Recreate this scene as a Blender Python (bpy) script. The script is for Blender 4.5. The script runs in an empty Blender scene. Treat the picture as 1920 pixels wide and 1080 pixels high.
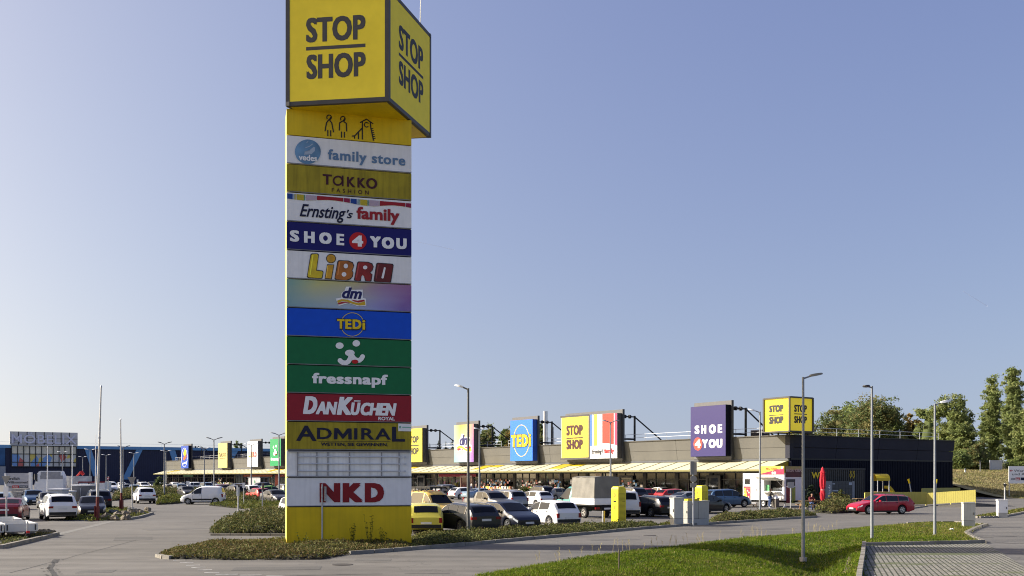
import bpy, math, random
import numpy as np
from mathutils import Vector, Matrix
from math import radians as R, sin, cos, pi, atan2, hypot, sqrt, tan

SC = bpy.context.scene
COL = SC.collection
# ------------------------------------------------------------------ camera, sky, sun, exposure
K, HZ, H = 1867.0, 893.0, 2.8          # focal length and horizon in photo pixels, eye height in metres
cam_d = bpy.data.cameras.new('camera')
cam_d.lens = 35.0; cam_d.sensor_width = 36.0; cam_d.sensor_fit = 'HORIZONTAL'
cam_d.shift_y = (HZ - 540) / 1920.0
cam_d.clip_start = 0.1; cam_d.clip_end = 8000
cam = bpy.data.objects.new('camera', cam_d); COL.objects.link(cam)
cam.location = (0, 0, H); cam.rotation_euler = (R(90), 0, 0)
SC.camera = cam

SUN_EL = R(29.0)
SUN_XY = Vector((-0.992, 0.125)).normalized()         # horizontal direction towards the sun
w = bpy.data.worlds.new('World'); SC.world = w; w.use_nodes = True
nt = w.node_tree; nt.nodes.clear()
sky = nt.nodes.new('ShaderNodeTexSky'); sky.sky_type = 'NISHITA'; sky.sun_disc = False
sky.sun_elevation = SUN_EL
sky.sun_rotation = atan2(SUN_XY.x, SUN_XY.y)
sky.altitude = 200; sky.air_density = 1.0; sky.dust_density = 4.0; sky.ozone_density = 1.0
bg = nt.nodes.new('ShaderNodeBackground'); bg.inputs[1].default_value = 0.10
tint = nt.nodes.new('ShaderNodeVectorMath'); tint.operation = 'MULTIPLY_ADD'; tint.inputs[1].default_value = (1.0, 0.895, 0.62); tint.inputs[2].default_value = (0, 0, 1.08)   # thin violet autumn haze
wo = nt.nodes.new('ShaderNodeOutputWorld')
tcw = nt.nodes.new('ShaderNodeTexCoord'); mpw = nt.nodes.new('ShaderNodeMapping'); mpw.inputs['Scale'].default_value = (1, 1, .9); mpw.inputs['Location'].default_value = (0, 0, .1)
nt.links.new(tcw.outputs['Generated'], mpw.inputs[0]); nt.links.new(mpw.outputs[0], sky.inputs['Vector']); nt.links.new(sky.outputs[0], tint.inputs[0]); nt.links.new(tint.outputs[0], bg.inputs[0]); nt.links.new(bg.outputs[0], wo.inputs[0])
sd = bpy.data.lights.new('sun', 'SUN'); sd.energy = 4.6; sd.angle = R(0.55); sd.color = (1.0, 0.945, 0.865)
so = bpy.data.objects.new('sun', sd); COL.objects.link(so)
sv = Vector((SUN_XY.x * cos(SUN_EL), SUN_XY.y * cos(SUN_EL), sin(SUN_EL)))
so.rotation_euler = sv.to_track_quat('Z', 'Y').to_euler(); so.location = (-60, 20, 60)
SC.view_settings.view_transform = 'Standard'; SC.view_settings.look = 'None'
SC.view_settings.exposure = 1.0; SC.view_settings.gamma = 1.0
SC.cycles.max_bounces = 6; SC.cycles.transparent_max_bounces = 12
SC.cycles.use_denoising = True
SC.cycles.sample_clamp_indirect = 6.0
SC.cycles.pixel_filter_type = 'BLACKMAN_HARRIS'; SC.cycles.filter_width = 1.05

# ------------------------------------------------------------------ helpers
def G(px, py, z=0.0):
    Y = K * (H - z) / (py - HZ)
    return Vector(((px - 960) / K * Y, Y, z))
def XA(px, Y): return (px - 960) / K * Y
def ZA(py, Y): return H - (py - HZ) / K * Y

def lin(c):
    return tuple(((x / 255) / 12.92 if x <= 10 else ((x / 255 + 0.055) / 1.055) ** 2.4) for x in c)

def tag(o, label=None, cat=None, group=None, kind=None):
    if label: o['label'] = label
    if cat: o['category'] = cat
    if group: o['group'] = group
    if kind: o['kind'] = kind
    return o

def empty(name, loc=(0, 0, 0), rz=0.0, label=None, cat=None, group=None):
    o = bpy.data.objects.new(name, None); COL.objects.link(o)
    o.location = loc; o.rotation_euler = (0, 0, rz); o.empty_display_size = 0.2
    return tag(o, label, cat, group)

MATS = {}
def mat(name, col, rough=0.6, metal=0.0, var=0.08, vscale=3.0, bump=0.0, bscale=60.0, coat=0.0, emit=None, es=0.0,
        transl=0.0, spec=0.3, streak=0.0, alpha=None):
    """Principled material with a little real-world colour variation; col is linear."""
    if name in MATS: return MATS[name]
    m = bpy.data.materials.new(name); m.use_nodes = True
    n = m.node_tree; bs = n.nodes['Principled BSDF']; L = n.links
    tc = n.nodes.new('ShaderNodeTexCoord')
    bs.inputs['Roughness'].default_value = rough; bs.inputs['Metallic'].default_value = metal
    bs.inputs['Specular IOR Level'].default_value = spec
    bs.inputs['Coat Weight'].default_value = coat; bs.inputs['Coat Roughness'].default_value = 0.05
    bs.inputs['Base Color'].default_value = (*col, 1)
    src = None
    if var > 0:
        nz = n.nodes.new('ShaderNodeTexNoise'); nz.inputs['Scale'].default_value = vscale; nz.inputs['Detail'].default_value = 5
        L.new(tc.outputs['Object'], nz.inputs['Vector'])
        mp = n.nodes.new('ShaderNodeMapRange'); mp.inputs['From Min'].default_value = 0.3; mp.inputs['From Max'].default_value = 0.7
        mp.inputs['To Min'].default_value = 1 - var; mp.inputs['To Max'].default_value = 1 + var
        L.new(nz.outputs['Fac'], mp.inputs['Value']); src = mp.outputs[0]
    if streak > 0:
        mg = n.nodes.new('ShaderNodeMapping'); mg.inputs['Scale'].default_value = (9, 9, 0.5)
        n2 = n.nodes.new('ShaderNodeTexNoise'); n2.inputs['Scale'].default_value = 1.0; n2.inputs['Detail'].default_value = 6
        L.new(tc.outputs['Object'], mg.inputs[0]); L.new(mg.outputs[0], n2.inputs['Vector'])
        m2 = n.nodes.new('ShaderNodeMapRange'); m2.inputs['From Min'].default_value = 0.45; m2.inputs['From Max'].default_value = 0.75
        m2.inputs['To Min'].default_value = 1; m2.inputs['To Max'].default_value = 1 - streak
        L.new(n2.outputs['Fac'], m2.inputs['Value'])
        if src is None: src = m2.outputs[0]
        else:
            mu = n.nodes.new('ShaderNodeMath'); mu.operation = 'MULTIPLY'
            L.new(src, mu.inputs[0]); L.new(m2.outputs[0], mu.inputs[1]); src = mu.outputs[0]
    if src is not None:
        vm = n.nodes.new('ShaderNodeVectorMath'); vm.operation = 'SCALE'; vm.inputs[0].default_value = col
        L.new(src, vm.inputs['Scale']); L.new(vm.outputs[0], bs.inputs['Base Color'])
    if bump > 0:
        nb = n.nodes.new('ShaderNodeTexNoise'); nb.inputs['Scale'].default_value = bscale; nb.inputs['Detail'].default_value = 4
        L.new(tc.outputs['Object'], nb.inputs['Vector'])
        b = n.nodes.new('ShaderNodeBump'); b.inputs['Strength'].default_value = bump; b.inputs['Distance'].default_value = 0.02
        L.new(nb.outputs['Fac'], b.inputs['Height']); L.new(b.outputs[0], bs.inputs['Normal'])
    if emit: 
        bs.inputs['Emission Color'].default_value = (*emit, 1); bs.inputs['Emission Strength'].default_value = es
    if transl > 0:
        tr = n.nodes.new('ShaderNodeBsdfTranslucent'); tr.inputs[0].default_value = (*col, 1)
        mx = n.nodes.new('ShaderNodeMixShader'); mx.inputs[0].default_value = transl
        out = n.nodes['Material Output']
        L.new(bs.outputs[0], mx.inputs[1]); L.new(tr.outputs[0], mx.inputs[2]); L.new(mx.outputs[0], out.inputs[0])
    if alpha is not None: bs.inputs['Alpha'].default_value = alpha
    MATS[name] = m
    return m

class MB:
    """Collects faces and links them as ONE mesh object."""
    def __init__(s): s.v = []; s.f = []; s.m = []; s.cur = 0
    def add(s, vs, fs, mi=None):
        b = len(s.v); s.v += [tuple(x) for x in vs]; s.f += [tuple(i + b for i in f) for f in fs]
        s.m += [s.cur if mi is None else mi] * len(fs); return s
    def box(s, c, d, rz=0.0, mi=None, top=None, rot=None):
        x, y, z = d[0] / 2, d[1] / 2, d[2] / 2
        t = top or (1, 1)
        P = [(-x, -y, -z), (x, -y, -z), (x, y, -z), (-x, y, -z), (-x * t[0], -y * t[1], z), (x * t[0], -y * t[1], z), (x * t[0], y * t[1], z), (-x * t[0], y * t[1], z)]
        M = rot if rot is not None else Matrix.Rotation(rz, 3, 'Z')
        P = [M @ Vector(p) + Vector(c) for p in P]
        return s.add(P, [(3, 2, 1, 0), (4, 5, 6, 7), (0, 1, 5, 4), (1, 2, 6, 5), (2, 3, 7, 6), (3, 0, 4, 7)], mi)
    def bx(s, x0, x1, y0, y1, z0, z1, mi=None):
        return s.box(((x0 + x1) / 2, (y0 + y1) / 2, (z0 + z1) / 2), (abs(x1 - x0), abs(y1 - y0), abs(z1 - z0)), mi=mi)
    def tube(s, p0, p1, r0, r1=None, n=8, mi=None, caps=True):
        p0, p1 = Vector(p0), Vector(p1); r1 = r0 if r1 is None else r1
        d = (p1 - p0); 
        if d.length < 1e-6: return s
        d.normalize()
        a = d.orthogonal().normalized(); b = d.cross(a)
        vs = []
        for p, r in ((p0, r0), (p1, r1)):
            for i in range(n):
                t = 2 * pi * i / n; vs.append(p + a * (r * cos(t)) + b * (r * sin(t)))
        fs = [(i, (i + 1) % n, n + (i + 1) % n, n + i) for i in range(n)]
        if caps: fs += [tuple(range(n))[::-1], tuple(range(n, 2 * n))]
        return s.add(vs, fs, mi)
    def path(s, pts, r, n=6, mi=None):
        for a, b in zip(pts[:-1], pts[1:]): s.tube(a, b, r, r, n, mi)
        return s
    def lathe(s, prof, n=16, axis='Z', c=(0, 0, 0), mi=None):
        vs = []; m = len(prof)
        for i in range(n):
            t = 2 * pi * i / n
            for r, h in prof:
                p = (r * cos(t), r * sin(t), h)
                if axis == 'Y': p = (r * cos(t), h, r * sin(t))
                vs.append((p[0] + c[0], p[1] + c[1], p[2] + c[2]))
        fs = []
        for i in range(n):
            j = (i + 1) % n
            for k in range(m - 1):
                f = (i * m + k, j * m + k, j * m + k + 1, i * m + k + 1)
                fs.append(f if axis != 'Y' else f[::-1])
        return s.add(vs, fs, mi)
    def poly(s, pts, mi=None): return s.add(pts, [tuple(range(len(pts)))], mi)
    def prism(s, xy, z0, z1, mi=None):
        n = len(xy)
        a = sum(xy[i][0] * xy[(i + 1) % n][1] - xy[(i + 1) % n][0] * xy[i][1] for i in range(n))
        if a < 0: xy = xy[::-1]
        vs = [(x, y, z0) for x, y in xy] + [(x, y, z1) for x, y in xy]
        fs = [tuple(range(n))[::-1], tuple(range(n, 2 * n))] + [(i, (i + 1) % n, n + (i + 1) % n, n + i) for i in range(n)]
        return s.add(vs, fs, mi)
    def mesh(s, name, mats, smooth=False):
        me = bpy.data.meshes.new(name); me.from_pydata(s.v, [], s.f)
        mats = mats if isinstance(mats, (list, tuple)) else [mats]
        for m in mats: me.materials.append(m)
        if len(mats) > 1: me.polygons.foreach_set('material_index', s.m)
        if smooth: smooth_by_angle(me, 38)
        me.update(); return me
    def build(s, name, mats, parent=None, loc=None, rz=None, smooth=False, label=None):
        return link(name, s.mesh(name, mats, smooth), parent, loc, rz, label)

def smooth_by_angle(me, deg):
    me.polygons.foreach_set('use_smooth', [True] * len(me.polygons))
    try: me.set_sharp_from_angle(angle=R(deg))
    except Exception: pass

def link(name, me, parent=None, loc=None, rz=None, label=None):
    o = bpy.data.objects.new(name, me); COL.objects.link(o)
    if parent is not None: o.parent = parent
    if loc is not None: o.location = loc
    if rz is not None: o.rotation_euler = (0, 0, rz)
    if label: o['label'] = label
    return o

def np_mesh(name, V, F, mats, mi=None, smooth=False):
    """V (n,3) floats, F (m,k) ints, all faces k-gons."""
    me = bpy.data.meshes.new(name); n, m, k = len(V), len(F), F.shape[1]
    me.vertices.add(n); me.vertices.foreach_set('co', V.astype(np.float32).ravel())
    me.loops.add(m * k); me.loops.foreach_set('vertex_index', F.astype(np.int32).ravel())
    me.polygons.add(m); me.polygons.foreach_set('loop_start', np.arange(0, m * k, k, dtype=np.int32))
    for x in (mats if isinstance(mats, (list, tuple)) else [mats]): me.materials.append(x)
    if mi is not None: me.polygons.foreach_set('material_index', mi.astype(np.int32))
    if smooth: me.polygons.foreach_set('use_smooth', np.ones(m, dtype=bool))
    me.update(calc_edges=True); me.validate(); return me

_TX = {}
def text_geo(body, bold=0.0, shear=0.0, spacing=1.0):
    """Outline of a word as flat polygons, normalised to its own bounding box."""
    key = (body, bold, shear, spacing)
    if key in _TX: return _TX[key]
    c = bpy.data.curves.new('lettering', 'FONT'); c.body = body; c.size = 1.0; c.offset = bold; c.shear = shear
    c.space_character = spacing; c.resolution_u = 3
    o = bpy.data.objects.new('lettering', c); COL.objects.link(o)
    bpy.context.view_layer.update()
    me = bpy.data.meshes.new_from_object(o.evaluated_get(bpy.context.evaluated_depsgraph_get()))
    V = np.array([(v.co.x, v.co.y) for v in me.vertices]); F = [tuple(p.vertices) for p in me.polygons]
    bpy.data.objects.remove(o); bpy.data.curves.remove(c); bpy.data.meshes.remove(me)
    lo, hi = V.min(0), V.max(0); V = (V - lo) / (hi - lo)
    _TX[key] = (V, F); return _TX[key]

class Frame:
    """A vertical plane: local x runs to the right along it, local y back into it, z up."""
    def __init__(s, o, ang): s.o = Vector((o[0], o[1])); s.a = ang; s.ex = Vector((cos(ang), sin(ang))); s.ey = Vector((-sin(ang), cos(ang)))
    def on(s, px, py, yo=0.0):
        m = (px - 960) / K; p = s.o + s.ey * yo
        t = (m * p.y - p.x) / (s.ex.x - m * s.ex.y)
        return t, ZA(py, p.y + s.ex.y * t)
    def w(s, x, y=0.0, z=0.0):
        p = s.o + s.ex * x + s.ey * y; return Vector((p.x, p.y, z))

class Sheet:
    """Flat shapes (letters, strokes, discs) printed on a plane y = yo of a frame, given in photo pixels."""
    def __init__(s, fr, yo, dz=0.0, dx=0.0): s.fr = fr; s.yo = yo; s.dz = dz; s.dx = dx; s.b = MB()
    def pt(s, px, py):
        x, z = s.fr.on(px, py, s.yo); return (x - s.dx, s.yo, z - s.dz)
    def text(s, body, x0, x1, yt, yb, bold=0.0, shear=0.0, spacing=1.0, mi=0, lift=0.0):
        base = min(bold, .012); ex = max(0.0, bold - base)
        V, F = text_geo(body, base, shear, spacing); xc = (x0 + x1) / 2
        a, b = s.pt(x0, yb)[0], s.pt(x1, yb)[0]; z0, z1 = s.pt(xc, yb)[2], s.pt(xc, yt)[2]
        d = min(ex * (z1 - z0) * 1.5, (b - a) * .08); k = [(0, 0)] if d <= 0 else [(0, 0), (-1, -.55), (1, -.55), (1, .55), (-1, .55), (-.5, 0), (.5, 0)]
        for j, (du, dv) in enumerate(k):
            s.b.add([(a + d + (b - a - 2 * d) * u + du * d, s.yo - lift - .0004 * j, z0 + d * .55 + (z1 - z0 - d * 1.1) * v + dv * d) for u, v in V], F, mi)
        return s
    def stroke(s, pts, wpx, mi=0, lift=0.0):
        P = [Vector((p[0], p[2])) for p in (s.pt(*q) for q in pts)]
        wd = abs(s.pt(pts[0][0] + wpx, pts[0][1])[0] - s.pt(*pts[0])[0]) / 2
        for a, b in zip(P[:-1], P[1:]):
            d = (b - a)
            if d.length < 1e-6: continue
            d.normalize(); n = Vector((-d.y, d.x)) * wd; a2, b2 = a - d * wd * .5, b + d * wd * .5
            q = [a2 - n, b2 - n, b2 + n, a2 + n]
            s.b.add([(v.x, s.yo - lift, v.y) for v in q], [(0, 1, 2, 3)], mi)
            lift += 0.0004
        return s
    def poly(s, pts, mi=0, lift=0.0):
        P = [s.pt(*p) for p in pts]; s.b.add([(p[0], s.yo - lift, p[2]) for p in P], [tuple(range(len(P)))], mi); return s
    def disc(s, cx, cy, rx, ry, mi=0, n=28, lift=0.0):
        return s.poly([(cx + rx * cos(-2 * pi * i / n), cy + ry * sin(-2 * pi * i / n)) for i in range(n)], mi, lift)
    def ring(s, cx, cy, rx, ry, wpx, mi=0, n=36, a0=0.0, a1=2 * pi, lift=0.0):
        P = [s.pt(cx + (rx - wpx * k) * cos(a0 + (a1 - a0) * i / n), cy - (ry - wpx * k) * sin(a0 + (a1 - a0) * i / n)) for k in (0, 1) for i in range(n + 1)]
        s.b.add([(p[0], s.yo - lift, p[2]) for p in P], [(i, i + 1, n + 2 + i, n + 1 + i) for i in range(n)], mi); return s
    def build(s, name, mats, parent): return s.b.build(name, mats, parent)

# ------------------------------------------------------------------ shared materials
YEL = (0.68, 0.475, 0.004); YEL2 = (0.72, 0.60, 0.035)
M_yel = mat('yellow_panel', YEL, 0.45, var=0.10, vscale=1.2, streak=0.12)
M_yel2 = mat('faded_yellow', (0.34, 0.27, 0.015), 0.6, var=0.14, vscale=1.5, streak=0.35)
M_yelside = mat('yellow_sheet_metal', (0.60, 0.50, 0.12), 0.6)
M_cubeyel = mat('yellow_box_face', (0.84, 0.67, 0.045), 0.55, var=0.03, spec=.2)
M_char = mat('charcoal_frame', (0.060, 0.058, 0.058), 0.5)
M_dark = mat('dark_grey_paint', (0.045, 0.046, 0.05), 0.5)
M_black = mat('black_plastic', (0.012, 0.012, 0.013), 0.5)
M_ink = mat('dark_print', (0.022, 0.021, 0.022), 0.5, var=0)
M_navyink = mat('navy_print', (0.005, 0.006, 0.032), 0.5, var=0)
M_white = mat('white_paint', (0.78, 0.78, 0.77), 0.5, var=0.05)
M_wpan = mat('white_panel', (0.76, 0.76, 0.77), 0.55, var=0.04, streak=0.08)
M_wprint = mat('white_print', (0.80, 0.80, 0.81), 0.5, var=0)
M_red = mat('red_print', (0.46, 0.008, 0.010), 0.5, var=0)
M_dred = mat('dark_red_print', (0.22, 0.004, 0.010), 0.5, var=0)
M_magenta = mat('crimson_print', (0.40, 0.010, 0.07), 0.5, var=0)
M_redpan = mat('crimson_panel', (0.26, 0.006, 0.018), 0.45, var=0.06)
M_navypan = mat('navy_panel', (0.006, 0.005, 0.12), 0.6, var=0.06)
M_blue = mat('blue_panel', (0.0, 0.07, 0.55), 0.6, var=0.05)
M_blue2 = mat('bright_blue_panel', (0.02, 0.16, 0.62), 0.4, var=0.03)
M_green = mat('green_panel', (0.003, 0.13, 0.045), 0.6, var=0.06)
M_green2 = mat('bright_green_panel', (0.012, 0.25, 0.085), 0.4, var=0.03)
M_yprint = mat('yellow_print', (0.72, 0.52, 0.01), 0.5, var=0)
M_brown = mat('maroon_print', (0.05, 0.006, 0.012), 0.5, var=0)
M_galv = mat('galvanised_steel', (0.42, 0.43, 0.45), 0.45, metal=0.5, var=0.1, vscale=6)
M_lamp = mat('lamp_grey', (0.30, 0.31, 0.32), 0.45, var=0.05)
M_pole = mat('pole_grey', (0.23, 0.245, 0.26), 0.5, var=0.08, vscale=5)
M_lens = mat('lamp_lens', (0.55, 0.56, 0.57), 0.2, var=0)
M_conc = mat('concrete', (0.36, 0.34, 0.31), 0.85, var=0.16, vscale=5, bump=0.3)
M_beige = mat('beige_cabinet', (0.50, 0.49, 0.43), 0.55, var=0.06, streak=0.1)
M_wood = mat('weathered_wood', (0.24, 0.15, 0.075), 0.75, var=0.2, vscale=12)
M_glassd = mat('dark_window_glass', (0.008, 0.010, 0.012), 0.05, var=0, spec=0.5)
M_glassr = mat('tinted_car_glass', (0.006, 0.007, 0.009), 0.08, var=0, spec=0.16)
M_rubber = mat('tyre_rubber', (0.018, 0.018, 0.019), 0.85, var=0.1)
M_alu = mat('alloy_rim', (0.42, 0.43, 0.44), 0.3, metal=0.8, var=0.05)
M_under = mat('underbody', (0.012, 0.012, 0.012), 0.9, var=0)
M_hl = mat('headlamp_glass', (0.55, 0.58, 0.60), 0.08, var=0, spec=0.8)
M_tl = mat('tail_lamp', (0.20, 0.006, 0.010), 0.15, var=0)
M_plate = mat('number_plate', (0.62, 0.62, 0.62), 0.5, var=0.05)
M_chrome = mat('chrome_trim', (0.6, 0.6, 0.6), 0.15, metal=0.9, var=0)
# ------------------------------------------------------------------ setting: ground, roads, paving
def road_mat(name, base, warm, crack=0.4):
    m = bpy.data.materials.new(name); m.use_nodes = True; n = m.node_tree; L = n.links; bs = n.nodes['Principled BSDF']
    tc = n.nodes.new('ShaderNodeTexCoord')
    def noise(scale, detail=6, rough=0.6, stretch=None):
        x = n.nodes.new('ShaderNodeTexNoise'); x.inputs['Scale'].default_value = scale; x.inputs['Detail'].default_value = detail; x.inputs['Roughness'].default_value = rough
        if stretch:
            mp = n.nodes.new('ShaderNodeMapping'); mp.inputs['Scale'].default_value = stretch; mp.inputs['Rotation'].default_value = (0, 0, R(-42))
            L.new(tc.outputs['Object'], mp.inputs[0]); L.new(mp.outputs[0], x.inputs['Vector'])
        else: L.new(tc.outputs['Object'], x.inputs['Vector'])
        return x
    big, mid, fine, trk = noise(0.12, 4), noise(1.1, 6), noise(28, 3), noise(0.9, 3, 0.5, (0.12, 1.0, 1.0))
    def ramp(x, a, b, lo, hi):
        r = n.nodes.new('ShaderNodeMapRange'); r.inputs['From Min'].default_value = a; r.inputs['From Max'].default_value = b
        r.inputs['To Min'].default_value = lo; r.inputs['To Max'].default_value = hi; L.new(x.outputs['Fac'], r.inputs['Value']); return r
    def mul(a, b):
        q = n.nodes.new('ShaderNodeMath'); q.operation = 'MULTIPLY'; L.new(a.outputs[0], q.inputs[0]); L.new(b.outputs[0], q.inputs[1]); return q
    f = mul(mul(ramp(big, .35, .65, .86, 1.12), ramp(mid, .3, .7, .90, 1.09)), mul(ramp(fine, .3, .7, .80, 1.2), ramp(trk, .35, .65, .84, 1.12)))
    stn = noise(.35, 8, .75); f = mul(f, ramp(stn, .60, .72, 1.0, .80))
    vo = n.nodes.new('ShaderNodeTexVoronoi'); vo.feature = 'DISTANCE_TO_EDGE'; vo.inputs['Scale'].default_value = 0.10
    wn = noise(0.8, 4); va = n.nodes.new('ShaderNodeVectorMath'); va.operation = 'MULTIPLY_ADD'; va.inputs[1].default_value = (3.0, 3.0, 0)
    L.new(wn.outputs['Color'], va.inputs[0]); L.new(tc.outputs['Object'], va.inputs[2]); L.new(va.outputs[0], vo.inputs['Vector'])
    cr = n.nodes.new('ShaderNodeMapRange'); cr.inputs['From Max'].default_value = 0.0028; cr.inputs['To Min'].default_value = 1 - crack; L.new(vo.outputs['Distance'], cr.inputs['Value'])
    f = mul(f, cr)
    v = n.nodes.new('ShaderNodeVectorMath'); v.operation = 'SCALE'; v.inputs[0].default_value = (base * warm[0], base * warm[1], base * warm[2])
    L.new(f.outputs[0], v.inputs['Scale']); L.new(v.outputs[0], bs.inputs['Base Color'])
    bs.inputs['Roughness'].default_value = 0.85; bs.inputs['Specular IOR Level'].default_value = 0.3
    b = n.nodes.new('ShaderNodeBump'); b.inputs['Strength'].default_value = 0.5; b.inputs['Distance'].default_value = 0.012
    L.new(fine.outputs['Fac'], b.inputs['Height']); L.new(b.outputs[0], bs.inputs['Normal'])
    MATS[name] = m; return m
M_asph = road_mat('asphalt', 0.118, (1.06, 1.0, 0.90))
M_seam = mat('asphalt_seam', (0.045, 0.044, 0.043), 0.8, var=0.25, vscale=3)
M_lot = road_mat('lot_asphalt', 0.11, (1.05, 1.0, 0.95), 0.2)
M_line = mat('road_paint', (0.34, 0.335, 0.32), 0.7, var=0.5, vscale=5)
M_kerb = mat('kerb_stone', (0.22, 0.205, 0.175), 0.85, var=0.22, vscale=2.5, bump=0.3, bscale=25)
M_soil = mat('bare_soil', (0.10, 0.08, 0.05), 0.95, var=0.3, vscale=3, bump=0.5, bscale=20)
M_turf = mat('turf', (0.060, 0.080, 0.008), 0.9, var=0.45, vscale=1.3, bump=0.6, bscale=12)
M_dry = mat('dry_turf', (0.22, 0.19, 0.085), 0.95, var=0.28, vscale=0.35, bump=0.8, bscale=3)

def tess(pts, z=0.0):
    from mathutils.geometry import tessellate_polygon
    P = [Vector((p[0], p[1], 0)) for p in pts]
    tris = tessellate_polygon([P]); vs = [(p.x, p.y, z if len(q) < 3 else q[2]) for p, q in zip(P, pts)]
    out = []
    for t in tris:
        a, b, c = (P[i] for i in t)
        out.append(t if (b - a).cross(c - a).z > 0 else t[::-1])
    return vs, out
def sheet(name, pts, z, m, label=None):
    b = MB(); vs, fs = tess(pts, z); b.add(vs, fs); o = b.build(name, m)
    return tag(o, label, None, None, 'structure')
def gxy(*pp): return [(G(*p).x, G(*p).y) for p in pp]

# lawn outline along the road (photo pixels, all at road level)
LAWN_EDGE = [(905, 1080), (1000, 1064), (1100, 1046), (1200, 1033), (1290, 1023), (1400, 1009), (1505, 1003), (1570, 995), (1640, 988), (1700, 983), (1740, 981), (1790, 980.5), (1846, 984)]
STONE_EDGE = [(1850, 985), (1828, 993), (1812, 1001), (1822, 1008), (1833, 1013), (1846, 1019)]
PAVE_L = [(1620, 1025), (1617, 1050), (1612, 1080)]
PAVE_R = [(1848, 1020), (1880, 1039), (1920, 1064), (1960, 1090)]
le = gxy(*LAWN_EDGE); se = gxy(*STONE_EDGE); pr = gxy(*PAVE_R); pl = gxy(*PAVE_L)
e0 = (le[0][0] - 3.4, 10.0)
pr_end = (pr[-1][0] + 2.0, 10.0)
road_poly = [(-330, 8), (e0[0], 8), e0] + le + se + pr + [pr_end, (170, 8), (230, 130), (150, 400), (-330, 400)]
sheet('asphalt_road', road_poly, 0.0, M_asph, 'light grey worn asphalt of the access road and car park')

def grid_sheet(name, x0, x1, y0, y1, n, m, fz, m_label, mask=None):
    nx, ny = n; xs = np.linspace(x0, x1, nx); ys = np.linspace(y0, y1, ny)
    X, Y = np.meshgrid(xs, ys); Z = np.vectorize(fz)(X, Y)
    V = np.stack([X.ravel(), Y.ravel(), Z.ravel()], 1)
    i = (np.arange(ny - 1)[:, None] * nx + np.arange(nx - 1)[None, :]).ravel()
    F = np.stack([i, i + 1, i + nx + 1, i + nx], 1)
    if mask is not None:
        c = V[F].mean(1); F = F[np.array([mask(a, b) for a, b, _ in c])]
    o = link(name, np_mesh(name, V, F, m, smooth=True))
    return tag(o, m_label, None, None, 'structure')
def ground_z(x, y): return -2.2
o = grid_sheet('ground', -2500, 2500, -60, 5000, (12, 12), M_dry, ground_z, 'flat dry ground reaching the horizon')

def inside(p, poly):
    x, y = p; r = False; n = len(poly)
    for i in range(n):
        x1, y1 = poly[i][0], poly[i][1]; x2, y2 = poly[(i + 1) % n][0], poly[(i + 1) % n][1]
        if (y1 > y) != (y2 > y) and x < (x2 - x1) * (y - y1) / (y2 - y1) + x1: r = not r
    return r
def seg_dist(p, a, b):
    p, a, b = Vector(p), Vector(a), Vector(b); d = b - a
    t = max(0, min(1, (p - a).dot(d) / max(d.length_squared, 1e-9))); return (p - a - d * t).length
def edge_dist(p, pts): return min(seg_dist(p, a, b) for a, b in zip(pts[:-1], pts[1:]))
lawn_poly = [e0] + le + se + pl + [(pl[-1][0] - .8, 10.0)]
_hard = [(e0[0], 10)] + le + se + pl + [(pl[-1][0] - .8, 10.0)]
def sm(a, b, x):
    t = max(0, min(1, (x - a) / (b - a))); return t * t * (3 - 2 * t)
def lawn_z(x, y):
    """Lawn height: level with the road at its rim, falling into a drainage hollow beside the paved bay."""
    xc = 11.9 + (38 - y) * (-0.03)
    dep = (1.35 * sm(44, 31, y)) * math.exp(-((x - xc) / (1.6 if x > xc else 2.6)) ** 2)
    swell = 0.10 * sin(x * 0.7 + 1.3) * sin(y * 0.5) - 0.25 * sm(40, 28, y) * sm(-1, 6, x) 
    k = sm(0.0, 1.7, edge_dist((x, y), _hard))
    return 0.02 + k * (-dep + swell + 0.06)
xs = [p[0] for p in lawn_poly]
o = grid_sheet('lawn', min(xs) - .5, max(xs) + .5, 10, max(p[1] for p in lawn_poly) + .5, (150, 150), M_turf, lawn_z, 'short green lawn dipping into a hollow beside the paved bay',
               lambda a, b: inside((a, b), lawn_poly))
# soil skirt right under the lawn rim so that no gap shows beside the road
b = MB(); vs, fs = tess([(x, y) for x, y in lawn_poly], 0.012)
rim = lawn_poly
for i in range(len(rim) - 1):
    (x1, y1), (x2, y2) = rim[i], rim[i + 1]
    d = Vector((x2 - x1, y2 - y1)); 
    if d.length < .01: continue
    n_ = Vector((d.y, -d.x)).normalized()
    q = [(x1 - n_.x * .06, y1 - n_.y * .06), (x2 - n_.x * .06, y2 - n_.y * .06), (x2 + n_.x * .5, y2 + n_.y * .5), (x1 + n_.x * .5, y1 + n_.y * .5)]
    b.add([(q[0][0], q[0][1], .012), (q[1][0], q[1][1], .012), (q[2][0], q[2][1], -.1), (q[3][0], q[3][1], -.1)], [(3, 2, 1, 0)])
tag(b.build('lawn_rim', M_soil), 'bare earth rim between the lawn and the asphalt', None, None, 'structure')

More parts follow.
